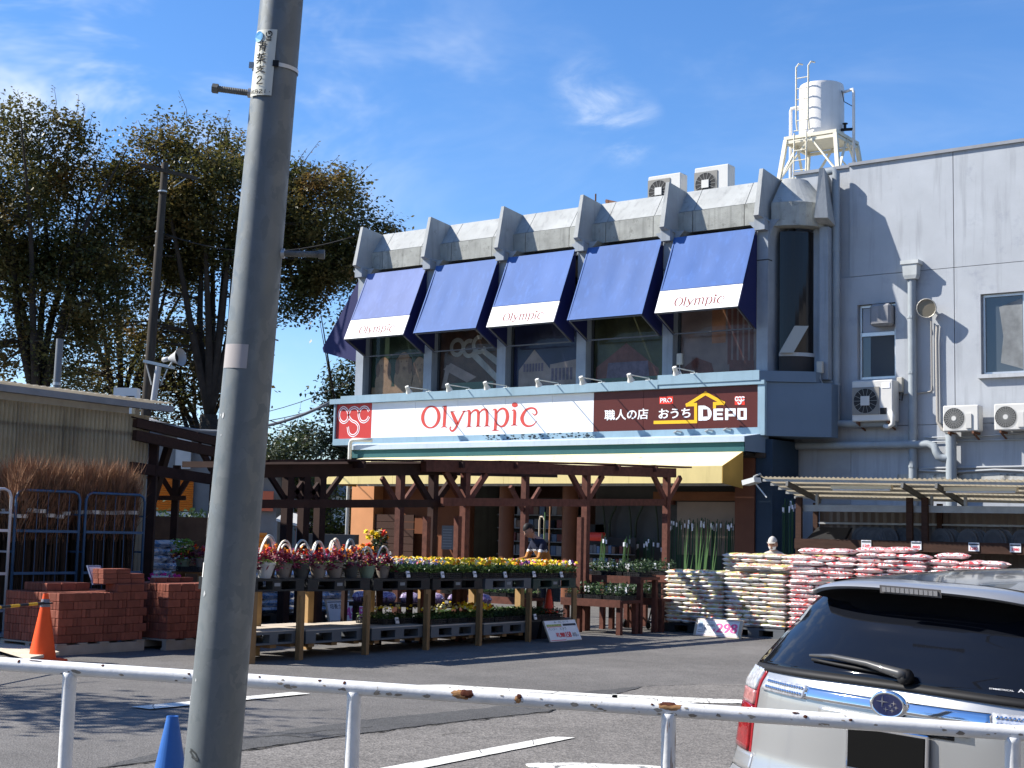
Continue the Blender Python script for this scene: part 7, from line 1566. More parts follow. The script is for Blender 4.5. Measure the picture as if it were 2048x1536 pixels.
gm = MB(); rng = random.Random(14); nrm = V((rdir.y, -rdir.x, 0)).normalized(); upv = nrm.cross(rdir) if nrm.cross(rdir).z > 0 else -nrm.cross(rdir)
for k in range(120):
    c0 = e0.lerp(e1, rng.random()); a = rng.choice((rng.gauss(1.9, .2), rng.gauss(1.85, .15), rng.gauss(1.8, .2), rng.uniform(.3, 1.5))); s = rng.uniform(.0012, .0045)*(1.6 if a > 1.5 else .8); n_ = 7
    gm.add([c0+rdir*(s*2.2*math.cos(2*PI*j/n_)*rng.uniform(.5, 1.4))+(upv*math.cos(a+s/pr*math.sin(2*PI*j/n_)*rng.uniform(.5, 1.3))+nrm*math.sin(a+s/pr*math.sin(2*PI*j/n_)*rng.uniform(.5, 1.3)))*(pr+.0007) for j in range(n_)], [tuple(range(n_))])
o = wpart(gm, 'grime_fleck', mat('grime_brown', (0.30, 0.26, 0.21), .9, var=.5, vs=30), GR, normals=False); o['kind'] = 'stuff'
# ================================================================ galvanised steel pole
def spangle():
    m = bpy.data.materials.new('galvanised_spangle'); m.use_nodes = True; t = m.node_tree; b = t.nodes['Principled BSDF']; b.inputs['Metallic'].default_value = .35; b.inputs['Roughness'].default_value = .55; tc = t.nodes.new('ShaderNodeTexCoord')
    mp = t.nodes.new('ShaderNodeMapping'); mp.inputs['Scale'].default_value = (1, 1, .7); t.links.new(tc.outputs['Object'], mp.inputs[0])
    n = t.nodes.new('ShaderNodeTexNoise'); n.inputs['Scale'].default_value = 16; n.inputs['Detail'].default_value = 6; t.links.new(mp.outputs[0], n.inputs['Vector'])
    ad = t.nodes.new('ShaderNodeMix'); ad.data_type = 'VECTOR'; ad.inputs[0].default_value = .12; t.links.new(mp.outputs[0], ad.inputs[4]); t.links.new(n.outputs['Color'], ad.inputs[5])
    v = t.nodes.new('ShaderNodeTexVoronoi'); v.inputs['Scale'].default_value = 34; t.links.new(ad.outputs[1], v.inputs['Vector']); sp_ = t.nodes.new('ShaderNodeSeparateColor'); t.links.new(v.outputs['Color'], sp_.inputs[0])
    r = t.nodes.new('ShaderNodeValToRGB'); e = r.color_ramp.elements; e[0].color = (.125, .142, .145, 1); e[1].color = (.27, .285, .285, 1); q = e.new(.80); q.color = (.17, .185, .187, 1)
    a2 = t.nodes.new('ShaderNodeMath'); a2.operation = 'MULTIPLY_ADD'; a2.inputs[1].default_value = .45; t.links.new(sp_.outputs[0], a2.inputs[0]); s2 = t.nodes.new('ShaderNodeMath'); s2.operation = 'MULTIPLY'; s2.inputs[1].default_value = .6; t.links.new(n.outputs[0], s2.inputs[0]); t.links.new(s2.outputs[0], a2.inputs[2])
    t.links.new(a2.outputs[0], r.inputs[0]); t.links.new(r.outputs[0], b.inputs['Base Color'])
    mr = t.nodes.new('ShaderNodeMapRange'); mr.inputs[3].default_value = .42; mr.inputs[4].default_value = .68; t.links.new(sp_.outputs[1], mr.inputs[0]); t.links.new(mr.outputs[0], b.inputs['Roughness']); return m
M_span = spangle()
p1, p2 = wd(451, 1240, 4.3), wd(563.5, 0, 4.47); pdir = (p2-p1).normalized(); pbase = p1-pdir*(p1.z/pdir.z); ptop = p2+pdir*4
SP = thing('steel_pole', 'leaning galvanised steel utility pole in the foreground with a handwritten number plate', 'utility pole', pbase)
L1 = (p1-pbase).length; L2 = (p2-pbase).length; r1, r2 = 53.5*4.3/FPX, 42.6*4.47/FPX
def prad(L): return r1+(r2-r1)*(L-L1)/(L2-L1)
Lt = (ptop-pbase).length; pts = [pbase-pdir*.05+pdir*(Lt*k/30) for k in range(31)]; wpart(MB().tube(pts, [prad(Lt*k/30) for k in range(31)], 40), 'shaft', M_span, SP, smooth=True)
pside = RT0-pdir*RT0.dot(pdir); pside.normalize(); pfront = pside.cross(pdir).normalized()
if pfront.dot(CAM-pbase) < 0: pfront = -pfront
def L_of(y): return L1+(L2-L1)*((1240-y)/1240)*1.0
def onpole(a, L, g=.0): return pbase+pdir*L+(pfront*math.cos(a)+pside*math.sin(a))*(prad(L)+g)
def wrap(a0, a1, La, Lb, g, nm, m, na=10, nl=8, curl=0):
    vs = []; 
    for i in range(nl+1):
        for j in range(na+1): vs.append(onpole(a0+(a1-a0)*j/na, La+(Lb-La)*i/nl, g+curl*abs(j/na-.5)))
    return wpart(MB().add(vs, [(i*(na+1)+j, i*(na+1)+j+1, (i+1)*(na+1)+j+1, (i+1)*(na+1)+j) for i in range(nl) for j in range(na)]), nm, m, SP, smooth=True, normals=False)
Lpt, Lpb = L_of(77), L_of(211)
M_plate = mat('plate_ivory', (0.62, 0.62, 0.54), .4, var=.05, vs=6)
A0_, A1_ = -.98, .12
wrap(A0_, A1_, Lpb, Lpt, .006, 'number_plate', M_plate, curl=-.002)
def pl(u, v): return onpole(A0_+(A1_-A0_)*u, Lpt+(Lpb-Lpt)*v, .0085)
def brush(strokes, u0, v0, su, sv, m, nm, w=.0032):
    mb = MB()
    for st_ in strokes:
        ps = crom([(u0+x*su, v0+y*sv) for x, y in st_], 4) if len(st_) > 2 else [(u0+x*su, v0+y*sv) for x, y in st_]
        P3 = [pl(*q) for q in ps]
        for a, b in zip(P3, P3[1:]):
            d = (b-a).normalized(); s = d.cross(pfront).normalized()*w/2; mb.add([a-s-d*w*.2, a+s-d*w*.2, b+s+d*w*.2, b-s+d*w*.2], [(0,1,2,3)])
    wpart(mb, nm, m, SP, normals=False)
M_mark = mat('marker_ink', (0.02, 0.022, 0.025), .5)
brush([[(.1, .12), (.9, .05)], [(.2, .25), (.85, .2)], [(0, .42), (1, .34)], [(.5, -.05), (.5, .4)], [(.22, .5), (.22, 1.0)], [(.22, .5), (.78, .47), (.8, 1.0), (.68, .95)], [(.25, .65), (.75, .62)], [(.25, .8), (.75, .77)]], .30, .185, .36, .15, M_mark, 'writing')
brush([[(0, .12), (1, .05)], [(.3, -.05), (.3, .2)], [(.7, -.08), (.7, .18)], [(.05, .38), (.95, .30)], [(.25, .22), (.25, .5), (.8, .5)], [(.55, .22), (.55, .48)], [(.0, .68), (1, .60)], [(.5, .52), (.5, 1.05)], [(.45, .7), (.05, .98)], [(.55, .7), (1.05, .95)]], .26, .37, .40, .15, M_mark, 'writing')
brush([[(.05, .22), (.95, .1)], [(.5, -.05), (.5, .35)], [(.15, .45), (.75, .38), (.55, .65), (.0, .98)], [(.25, .5), (.6, .75), (1.05, .98)]], .28, .555, .38, .11, M_mark, 'writing')
brush([[(.1, .25), (.35, .02), (.7, .1), (.65, .45), (.1, .95), (.95, .92)]], .36, .715, .28, .12, M_mark, 'writing')
brush([[(0, 0), (0, 1)], [(.12, 0), (.12, 1)], [(0, .5), (.12, .5)], [(.36, 0), (.26, .05), (.3, .45), (.42, .5), (.44, .95), (.3, 1), (.28, .55), (.42, .45), (.42, .05), (.36, 0)], [(.55, .1), (.68, 0), (.72, .3), (.55, 1), (.76, .98)], [(.9, 0), (.9, 1)]], .16, .92, .66, .05, M_mark, 'writing', .0022)
brush([[(.03, .5), (.04, .55)], [(.98, .5), (.985, .55)]], .08, .93, .86, .04, M_mark, 'writing', .003)
mb = MB(); n = 22; mb.add([pl(.24+.22*math.cos(2*PI*k/n), .105+.082*math.sin(2*PI*k/n)) for k in range(n)], [tuple(range(n))]); wpart(mb, 'blue_sticker', mat('sticker_blue', (0.05, 0.25, 0.50), .5, var=.15, vs=40), SP, normals=False)
brush([[(.5+.5*math.cos(t), .5+.5*math.sin(t)) for t in [PI*1.35+PI*2*k/14*.92 for k in range(15)]], [(.36, .05), (.42, .42), (.6, .42), (.64, .05)]], .60, .035, .22, .085, M_mark, 'round_mark', .003)
brush([[(0, 0), (0, .4)], [(.1, 0), (.3, 0)], [(.2, 0), (.2, .4)], [(.4, 0), (.6, 0)], [(.5, 0), (.5, .4)], [(0, .65), (.6, .65)], [(0, .9), (.6, .9)]], .62, .135, .32, .045, M_mark, 'small_print', .002)
Lb0 = L_of(146); wrap(-PI, PI, Lb0-.006, Lb0+.006, .003, 'strap', mat('strap_pale', (0.60, 0.60, 0.58), .4, .3), 48, 1)
for a in (A0_-.06, A1_+.06): wpart(MB().obox(onpole(a, Lb0, .008), pside*.009, pfront*.004, pdir*.009), 'buckle', M_black if a > 0 else M_gal, SP)
def bolt(y, side, Ln, tilt):
    L = L_of(y); a = onpole(side*PI/2*.96, L, -.01); d = (pside*side+V((0, 0, 1))*tilt).normalized(); b = a+d*Ln; mb = MB(); n = 40
    wpart(MB().tube([a.lerp(b, k/n) for k in range(n+1)], [.0092+(.0012 if k % 2 else 0) for k in range(n+1)], 10), 'step_bolt', mat('step_bolt_steel', (0.15, 0.15, 0.14), .6, .4, var=.2, vs=30), SP); wpart(MB().tube([b-d*.002, b+d*.016], .0155, 6), 'bolt_head', MATS['step_bolt_steel'], SP)
    wpart(MB().tube([a, a+d*.018], .0155, 12), 'collar', M_gal, SP)
bolt(197, -1, .115, .06); bolt(516, 1, .125, .05)
Ls0, Ls1 = L_of(753), L_of(706); wrap(-1.15, .12, Ls0, Ls1, .0012, 'tape_patch', mat('taupe_tape', (0.36, 0.33, 0.32), .6, var=.06))
for y0, y1, a0, a1 in ((1160, 1132, -1.35, -1.12), (1082, 1040, -1.5, -1.30)): wrap(a0, a1, L_of(y0), L_of(y1), .001, 'sticker', mat('sticker_white', (0.7, 0.7, 0.66), .5), 3, 3)
mb = MB(); rng = random.Random(6)
for k in range(16):
    L = L_of(rng.uniform(0, 1500)); a = rng.uniform(-1.45, -.7); s = rng.choice((.0015, .002, .003, .005))
    mb.add([onpole(a+s/.08*math.cos(2*PI*j/7)*rng.uniform(.5, 1.4), L+s*1.6*math.sin(2*PI*j/7)*rng.uniform(.5, 1.4), .0006) for j in range(7)], [tuple(range(7))])
o = wpart(mb, 'pale_fleck', mat('zinc_fleck', (0.50, 0.51, 0.50), .6), SP, normals=False); o['kind'] = 'stuff'
mb = MB(); mb.add([onpole(-.55+.22*math.cos(2*PI*j/14)+.05*math.sin(j*3), L_of(1492)+.012*math.sin(2*PI*j/14)-.012*math.cos(2*PI*j/14), .0006) for j in range(14)], [tuple(range(14))]); wpart(mb, 'dark_scuff', mat('scuff_dark', (0.05, 0.055, 0.055), .7), SP, normals=False)

# ================================================================ traffic cones
def cone(name, label, base, h, r0, r1, m, top_open=False, band=None, group=None):
    t = thing(name, label, 'traffic cone', base)
    prof = [(r0, .028), (r1*1.02, h*.985), (r1, h), (r1*.72, h), (r1*.70, h-.05)]
    MB().lathe(prof, 28, cap=False).build('cone', m, t, smooth=True, sharp=50)
    MB().cbox(-r0*1.32, r0*1.32, -r0*1.32, r0*1.32, 0, .027, .008).build('base', m, t)
    if band:
        f0, f1, bm_ = band; MB().lathe([(r0+(r1-r0)*f0+.004, .028+(h-.028)*f0), (r0+(r1-r0)*f1+.004, .028+(h-.028)*f1)], 28, cap=False).build('band', bm_, t, smooth=True)
    return t
q = wd(345, 1432, 6.55); M_bc = mat('blue_cone_plastic', (0.035, 0.13, 0.40), .45, var=.1, vs=5)
cone('traffic_cone', 'blue traffic cone standing behind the guard rail beside the steel pole', (q.x, q.y, 0), q.z, .155, .027, M_bc)
M_oc = mat('orange_cone_plastic', (0.85, 0.095, 0.02), .45, var=.06, vs=5)
q = wz(84, 1322); cone('traffic_cone', 'orange traffic cone with grey band before the near brick pallet, holding a striped bar', (q.x, q.y, 0), .765, .155, .03, M_oc, band=(.80, .92, mat('reflective_grey', (0.22, 0.22, 0.24), .4)))
c0 = V((q.x, q.y, .66)); c1 = wd(-190, 1150, 13.6); c1.z = .66; t = thing('cone_bar', 'black and yellow striped bar running from the orange cone to the left edge', 'barrier bar', c0); n = 14
for k in range(n): a, b = c0.lerp(c1, k/n), c0.lerp(c1, (k+.995)/n); wpart(MB().tube([a, b], .017, 10), 'stripe', mat('bar_yellow', (0.75, 0.42, 0.03), .5) if k % 2 else mat('bar_black', (0.03, 0.03, 0.03), .5), t)
wpart(MB().tube([c0+V((.075*math.cos(2*PI*k/16), .075*math.sin(2*PI*k/16), 0)) for k in range(17)], .009, 6), 'ring', M_black, t)
cone('traffic_cone', 'orange traffic cone beyond the left edge carrying the other end of the bar', (c1.x, c1.y, 0), .74, .155, .03, M_oc)
cone('traffic_cone', 'small orange cone standing on the lower deck of the last rack bay', (-12.72, 18.28, .38), .36, .085, .03, mat('red_cone_plastic', (0.70, 0.06, 0.03), .45), band=None)

# ================================================================ silver estate car, seen from behind
M_paint2s = mat('silver_car_paint', (0.38, 0.38, 0.375), .30, .55, coat=.8); M_cgl = mat('privacy_glass', (0.006, 0.007, 0.010), .04, spec=.3, coat=.1); M_rub = mat('black_rubber', (0.012, 0.012, 0.013), .6); M_chrome = mat('chrome', (0.75, 0.76, 0.78), .05, 1.0)
M_redl = mat('tail_lamp_red', (0.22, 0.008, 0.010), .12, coat=.8, var=.35, vs=26); M_clear = mat('tail_lamp_clear', (0.62, 0.63, 0.66), .12, .5, var=.35, vs=60); M_gloss = mat('gloss_black', (0.008, 0.008, 0.009), .15, coat=.5)
CARP = V((-2.03, 5.10, 0)); car = thing('estate_car', 'silver estate car parked tail first behind the guard rail at the right edge', 'car', CARP, rad(-10))
ROLL = rad(1.7)
body = bpy.data.objects.new('body_shell', None) if False else None
Mroll = Matrix.Translation((0, 0, .60)) @ Matrix.Rotation(ROLL, 4, 'Y') @ Matrix.Translation((0, 0, -.60))
def interp(tab, z):
    if z <= tab[0][0]: return tab[0][1]
    for (a, va), (b, vb) in zip(tab, tab[1:]):
        if z <= b: k = (z-a)/(b-a); k = k*k*(3-2*k)*.5+k*.5; return va+(vb-va)*k
    return tab[-1][1]
YR = [(.22, .04), (.32, -.07), (.45, -.105), (.56, -.085), (.625, -.02), (.70, .0), (.90, -.004), (.97, .0), (1.04, .025), (1.09, .06), (1.25, .19), (1.37, .29), (1.45, .36)]
HW = [(.22, .80), (.45, .865), (.62, .875), (.80, .868), (.95, .845), (1.05, .805), (1.15, .745), (1.28, .665), (1.37, .605), (1.45, .55)]
CV = [(.22, .20), (.45, .22), (.62, .24), (.90, .27), (1.05, .26), (1.37, .20)]
def S(u, z, off=0.0):
    x = u*interp(HW, z); y = interp(YR, z)+interp(CV, z)*abs(u)**3.0
    if off:
        e = 1e-3; du = V(S(min(1, u+e), z))-V(S(max(-1, u-e), z)); dz = V(S(u, z+e))-V(S(u, z-e)); n = du.cross(dz).normalized(); return tuple(V((x, y, z))+n*off)
    return (x, y, z)
def cpart(mb, nm, m, smooth=True, normals=False, sharp=None):
    o = mb.build(nm, m, car, smooth, normals=normals, sharp=sharp); o.data.transform(Mroll); return o
def patch(u0, u1, z0, z1, nu=24, nz=10, off=0.0, thick=.02, edge=None):
    """skin of the tail between u and z limits; edge(u, z) may bend the limits; returned as thin solid"""
    vs = []
    for o_ in (off, off-thick):
        for i in range(nz+1):
            for j in range(nu+1):
                u = u0+(u1-u0)*j/nu; z = z0+(z1-z0)*i/nz
                if edge: u, z = edge(u, z, i/nz, j/nu)
                vs.append(S(u, z, o_))
    N = (nu+1)*(nz+1); fs = []
    for i in range(nz):
        for j in range(nu):
            a, b, c_, d = i*(nu+1)+j, i*(nu+1)+j+1, (i+1)*(nu+1)+j+1, (i+1)*(nu+1)+j; fs += [(a, b, c_, d), (N+d, N+c_, N+b, N+a)]
    rim = [j for j in range(nu+1)]+[i*(nu+1)+nu for i in range(1, nz+1)]+[nz*(nu+1)+j for j in range(nu-1, -1, -1)]+[i*(nu+1) for i in range(nz-1, 0, -1)]
    fs += [(rim[(k+1) % len(rim)], rim[k], N+rim[k], N+rim[(k+1) % len(rim)]) for k in range(len(rim))]
    return MB().add(vs, fs)
# tailgate, bumper, glass
cpart(patch(-.83, .83, .64, 1.055, 40, 14, edge=lambda u, z, a, b: (u*(1.0-.02*a), z-.012*abs(u)**2*a)), 'tailgate', M_paint2s, sharp=50)
cpart(patch(-1, 1, .22, .625, 48, 14), 'bumper', M_paint2s, sharp=50)
cpart(patch(-.97, .97, 1.065, 1.375, 40, 16, off=.004, edge=lambda u, z, a, b: (u, z-.025*abs(u)**2*(1-a))), 'rear_window', M_cgl)
cpart(patch(-.965, .965, 1.045, 1.068, 40, 2, off=.010, thick=.02, edge=lambda u, z, a, b: (u, z-.025*abs(u)**2)), 'window_seal', M_rub)
# body sides from the tail forwards
def side(zlo, zhi, y1, nm, m, s, off=0.0, y0=0.0, n=14, nz=8, front_taper=True):
    vs = []
    for i in range(nz+1):
        z = zlo+(zhi-zlo)*i/nz
        for j in range(n+1):
            k = j/n; x, y, _ = S(1.0, z); yy = (y+y0)+(y1-(y+y0))*k; w = x*(1+.02*math.sin(min(1, k*1.2)*PI))*(1-.06*max(0, k-.6)**2*4)
            vs.append((s*(w+off), yy, z+(.0)))
    return cpart(MB().add(vs, [(i*(n+1)+j, i*(n+1)+j+1, (i+1)*(n+1)+j+1, (i+1)*(n+1)+j) for i in range(nz) for j in range(n)]), nm, m)
for s in (-1, 1):
    side(.22, 1.055, 4.55, 'body_side', M_paint2s, s); side(1.058, 1.40, 3.0, 'side_window', M_cgl, s)
# roof
nx, ny = 16, 12; vs = []
for j in range(ny+1):
    y = .30+(3.05-.30)*j/ny; k = j/ny; zt = 1.425+.052*math.sin(min(1, k*1.15+.12)*PI*.62); hw = .60*(1+.05*math.sin(k*PI))
    for i in range(nx+1): u = -1+2*i/nx; vs.append((u*hw, y, zt-.055*abs(u)**3.2))
cpart(MB().add(vs, [(j*(nx+1)+i, j*(nx+1)+i+1, (j+1)*(nx+1)+i+1, (j+1)*(nx+1)+i) for j in range(ny) for i in range(nx)]), 'roof', mat('dark_gloss_roof', (0.03, 0.034, 0.045), .10, .0, spec=.6, coat=.5))  # roof colour darker and bluer than the silver body, glossy coat
# roof spoiler: lip that overhangs the glass, black beneath
vs = []; nx = 28
prof = [(.42, 1.440), (.30, 1.436), (.20, 1.428), (.135, 1.416), (.125, 1.406), (.14, 1.397), (.22, 1.385)]
for i in range(nx+1):
    u = -1+2*i/nx
    for (y, z) in prof: k = abs(u)**3; vs.append((u*.548, y+.16*abs(u)**4, z-.050*abs(u)**3.4))
P_n = len(prof); fs = [(i*P_n+j, (i+1)*P_n+j, (i+1)*P_n+j+1, i*P_n+j+1) for i in range(nx) for j in range(P_n-1)]
cpart(MB().add(vs, fs), 'roof_spoiler', M_paint2s, sharp=60)
vs = []
for i in range(nx+1):
    u = -1+2*i/nx
    for (y, z) in ((.145, 1.3955), (.235, 1.383), (.305, 1.345), (.295, 1.300)): vs.append((u*.543, y+.16*abs(u)**4-(.045 if z < 1.38 else 0)-(.0 if z > 1.31 else .02)+.0, z-.050*abs(u)**3.4+(.012*abs(u)**2 if z < 1.31 else 0)))
cpart(MB().add(vs, [(i*4+j, (i+1)*4+j, (i+1)*4+j+1, i*4+j+1) for i in range(nx) for j in range(3)]), 'spoiler_underside', mat('matt_black', (0.004, 0.004, 0.005), .9, spec=.1))
bl = [(u*.548, .128+.16*abs(u)**4-.006, 1.4045-.05*abs(u)**3.4) for u in [-.235+.47*k/16 for k in range(17)]]
mb = MB(); 
for (x, y, z), (x2, y2, z2) in zip(bl, bl[1:]): mb.add([(x, y, z-.018), (x2, y2, z2-.018), (x2, y2-.006, z2+.012), (x, y-.006, z+.012)], [(0,1,2,3)])
cpart(mb, 'brake_light', mat('smoked_lens', (0.09, 0.085, 0.085), .15, coat=.6), False)
for k in range(12):
    u = -.215+.43*(k+.5)/12; x, y, z = u*.548, .128+.16*abs(u)**4-.013, 1.4015-.05*abs(u)**3.4; cpart(MB().obox((x, y, z), (.0082, 0, 0), (0, .002, 0), (0, -.001, .009)), 'light_cell', mat('cell_grey', (.26, .26, .27), .2, .4), False)
# lamps on the corners
for s in (-1, 1):
    cpart(patch(.850*s, 1.0*s, .70, .885, 10, 8, off=.010, thick=.03), 'tail_lamp', M_redl)
    cpart(patch(.850*s, 1.0*s, .888, .945, 10, 4, off=.010, thick=.03), 'indicator_lens', mat('lamp_pink', (0.55, 0.25, 0.24), .15, .3, var=.3, vs=50, coat=.6))
    cpart(patch(.850*s, 1.0*s, .948, 1.045, 10, 6, off=.010, thick=.03, edge=lambda u, z, a, b: (u, z-.012*a)), 'reversing_lens', M_clear)
    cpart(patch(.828*s, .847*s, .66, 1.05, 2, 12, off=.002, thick=.02), 'lamp_edge', mat('lamp_edge_red', (0.25, 0.015, 0.02), .2))
    side(.70, .885, 0.48, 'tail_lamp', M_redl, s, .008); side(.89, 1.03, 0.42, 'tail_lamp', M_clear, s, .008)
# bright strip with lenses and the oval badge
cpart(patch(-.46, .46, .964, 1.004, 40, 4, off=.012, thick=.02), 'chrome_strip', M_chrome)
for s in (-1, 1):
    cpart(patch(.465*s, .78*s, .960, 1.008, 16, 4, off=.011, thick=.02), 'garnish_lens', M_clear)
    for k in range(16):
        for r_ in (0, 1): x, y, z = S((.485+.017*k)*s, .974+.020*r_, .0125); cpart(MB().lathe([(.0075, 0), (.006, .003), (0, .004)], 6, Matrix.Translation((x, y, z)) @ Matrix.Rotation(PI/2, 4, 'X')), 'lens_dot', M_chrome)
bx, by, bz = S(0, .985, .02)
def ell(a, b, y, n=36): return [V((a*math.cos(2*PI*k/n), y, bz+b*math.sin(2*PI*k/n))) for k in range(n)]
mb = MB(); r0, r_1, r_2 = ell(.078, .052, by+.006), ell(.072, .047, by-.008), ell(.062, .039, by-.004); n = 36
mb.add(r0+r_1+r_2, [(k, (k+1) % n, n+(k+1) % n, n+k) for k in range(n)]+[(n+k, n+(k+1) % n, 2*n+(k+1) % n, 2*n+k) for k in range(n)]); cpart(mb, 'badge_ring', M_chrome)
cpart(MB().add(ell(.063, .040, by-.0035), [tuple(range(n))]), 'badge', mat('badge_navy', (0.01, 0.014, 0.05), .15, coat=.8), False)
mb = MB()
for (sx, sz, r_) in ((-.022, .010, .024), (.026, .008, .012), (.012, -.002, .009), (.036, -.006, .010), (-.006, -.016, .012), (.020, -.018, .011)):
    c0 = V((sx, by-.0055, bz+sz)); k4 = []
    for q in range(8): rr = (r_ if q % 2 == 0 else r_*.16)*(1.0 if q % 4 == 0 else (1 if q % 2 else 1.0)); k4.append(c0+V((math.cos(q*PI/4)*rr*1.1, 0, math.sin(q*PI/4)*rr*.9)))
    mb.add(k4, [tuple(range(8))])
cpart(mb, 'badge_star', M_chrome, False)
# wiper
wp = [S(.06, 1.080, .035), S(.03, 1.088, .042), S(-.16, 1.106, .034), S(-.38, 1.114, .03), S(-.53, 1.108, .026)]
cpart(MB().tube(wp, [.024, .020, .013, .010, .005], 8), 'wiper_arm', mat('wiper_grey', (0.06, 0.06, 0.06), .35, coat=.4)); cpart(MB().tube([S(-.06-.46*k/8, 1.092+.0012*k, .012) for k in range(9)], .007, 6), 'wiper_blade', M_rub)
x, y, z = S(.055, 1.085, .02); cpart(MB().lathe([(.03, 0), (.027, .03), (.0, .036)], 14, Matrix.Translation((x, y, z)) @ Matrix.Rotation(PI/2, 4, 'X')), 'wiper_hub', M_rub)
# number plate, blank, in a bright frame; recess, handle, seams
py = S(0, .80, .012)[1]; mb = MB(); mb.cbox(-.17, .17, py-.012, py+.004, .735, .905, .004); cpart(mb, 'plate_frame', M_chrome, False); cpart(MB().cbox(-.158, .158, py-.016, py-.0125, .748, .893, .001), 'number_plate', mat('blank_dark_plate', (0.004, 0.004, 0.004), .9, spec=.1), False)
cpart(patch(-.36, .36, .915, .945, 24, 3, off=.016, thick=.03), 'handle_garnish', M_paint2s); cpart(patch(-.30, .30, .898, .914, 16, 2, off=.004, thick=.02), 'handle_recess', M_gloss)
for s in (-1, 1): cpart(patch(.802*s, 1.0*s, .628, .698, 10, 4, off=.003), 'rear_quarter', M_paint2s)
cpart(patch(-.79, .79, .626, .638, 40, 1, off=-.004, thick=.02), 'shut_line', M_gloss)
def decal(body_, u0, u1, z0, z1):
    me = text_mesh(body_, .01); n = len(me.vertices); co = np.empty(n*3); me.vertices.foreach_get('co', co); co = co.reshape(-1, 3); a, b = co.min(0), co.max(0); out = [S(u0+(u1-u0)*(p[0]-a[0])/(b[0]-a[0]), z0+(z1-z0)*(p[1]-a[1])/(b[1]-a[1]), .0065) for p in co]
    me.vertices.foreach_set('co', np.array(out).ravel()); me.materials.clear(); me.materials.append(mat('decal_silver', (0.55, 0.55, 0.56), .4)); me.transform(Mroll); link('lettering', me, car)
decal('AWD', .56, .66, 1.082, 1.094); decal('SYMMETRICAL', .44, .545, 1.083, 1.089)
# front, windscreen, floor, wheels
nose = [(3.0, 1.40), (3.05, 1.38), (3.75, 1.0), (4.5, .86), (4.62, .70), (4.62, .25)]
for (a, b), nm, m in zip(zip(nose, nose[1:]), ('roof_front', 'windscreen', 'bonnet', 'front_edge', 'front_bumper'), (M_paint2s, M_cgl, M_paint2s, M_paint2s, M_paint2s)):
    cpart(MB().add([(-.62 if a[1] > 1.2 else -.78, a[0], a[1]), (.62 if a[1] > 1.2 else .78, a[0], a[1]), (.62 if b[1] > 1.2 else .78, b[0], b[1]), (-.62 if b[1] > 1.2 else -.78, b[0], b[1])], [(0,1,2,3)]), nm, m, False)
for s in (-1, 1): cpart(MB().add([(s*.62, 3.05, 1.38), (s*.66, 3.0, 1.06), (s*.80, 3.75, 1.0)], [(0,1,2)]), 'quarter_panel', M_paint2s, False)
MB().box(-.75, .75, .15, 4.5, .24, .34).build('floor_pan', M_rub, car)
MB().box(-.60, .60, .70, 2.9, .36, .95).build('cabin_trim', M_dark, car)
for y in (.95, 3.62):
    for s in (-1, 1):
        w = MB().lathe([(.20, -.10), (.325, -.095), (.335, -.06), (.335, .06), (.325, .095), (.20, .10)], 28, Matrix.Translation((s*.75, y, .336)) @ Matrix.Rotation(PI/2, 4, 'Y')).build('wheel', M_rub, car, True, sharp=40)
        MB().lathe([(0, s*.10), (.04, s*.102), (.16, s*.085), (.20, s*.098)], 20, Matrix.Translation((s*.75, y, .336)) @ Matrix.Rotation(PI/2, 4, 'Y'), cap=False).build('rim', M_alu, w, True)

# ================================================================ goods in and before the shop
rng = random.Random(77)
M_gpole = mat('green_stake', (0.022, 0.065, 0.030), .5, rnd=.2); M_lgr = mat('pale_green_stake', (0.075, 0.15, 0.05), .5); M_lab = mat('label_white', (0.75, 0.75, 0.8), .5)
def stakes(label, x, y, h, n, w, group, m=M_gpole, lean=0.0):
    t = thing('stake_bundle', label, 'garden stakes', (x, y, 0), 0, group); s = MB(); l = MB()
    for k in range(n):
        a, b = rng.uniform(-w, w), rng.uniform(-.08, .08); hh = h*rng.uniform(.94, 1.02); s.tube([(a, b, .02), (a+lean+rng.uniform(-.02, .02), b+.05, hh)], .008, 5, True)
        if rng.random() < .5: l.obox((a+lean, b+.04-.012, hh-.08-rng.uniform(0, .06)), (.018, 0, 0), (0, .003, 0), (0, 0, .045))
    s.build('stake', m, t, normals=False)['kind'] = 'stuff'; o = l.build('tag_label', M_lab, t, normals=False); o['kind'] = 'stuff'; MB().box(-w-.03, w+.03, -.12, .14, 0, .019).build('stand', M_black, t); return t
for k in range(6): stakes(f'dark green garden stakes with white tags before the pale board, {ORD[k]} bundle from the left', -16.35+k*.30, 28.15, 1.98+.03*(k % 2), 12, .11, 'stake bundles before the pale board')
for k in range(4): stakes(f'shorter green stakes left of the pale board, {ORD[k]} bundle from the left', -17.85+k*.34, 28.1, 1.55, 11, .12, 'shorter stake bundles')
for k, (dx, h) in enumerate(((0, 1.62), (.35, 1.60))): stakes(f'light green stakes leaning out of a tub, {"left" if k == 0 else "right"} one of two', -17.6+dx*1.6, 27.3, h, 8, .07, 'leaning light stakes', M_lgr, .12)
for k in range(3): stakes(f'tall dark green stakes against the navy corner wall, {ORD[k]} from the left', -13.42+k*.16, 28.0-.0, 2.42-.35*(k > 1), 9, .05, 'stakes against the navy wall')
t = thing('ornamental_grass', 'clump of long green blades rising behind the leftmost soil bags', 'plant', (-13.0, 23.6, 0)); m = MB()
for k in range(17):
    a = rng.uniform(-.45, .3); b = rng.uniform(-.2, .2); h = rng.uniform(1.25, 1.95); dx = rng.uniform(-.02, .22); w = .012; m.add([(a-w, b, .3), (a+w, b, .3), (a+dx*.5+w, b, h*.65), (a+dx, b, h), (a+dx*.5-w, b, h*.65)], [(0,1,2,3,4)])
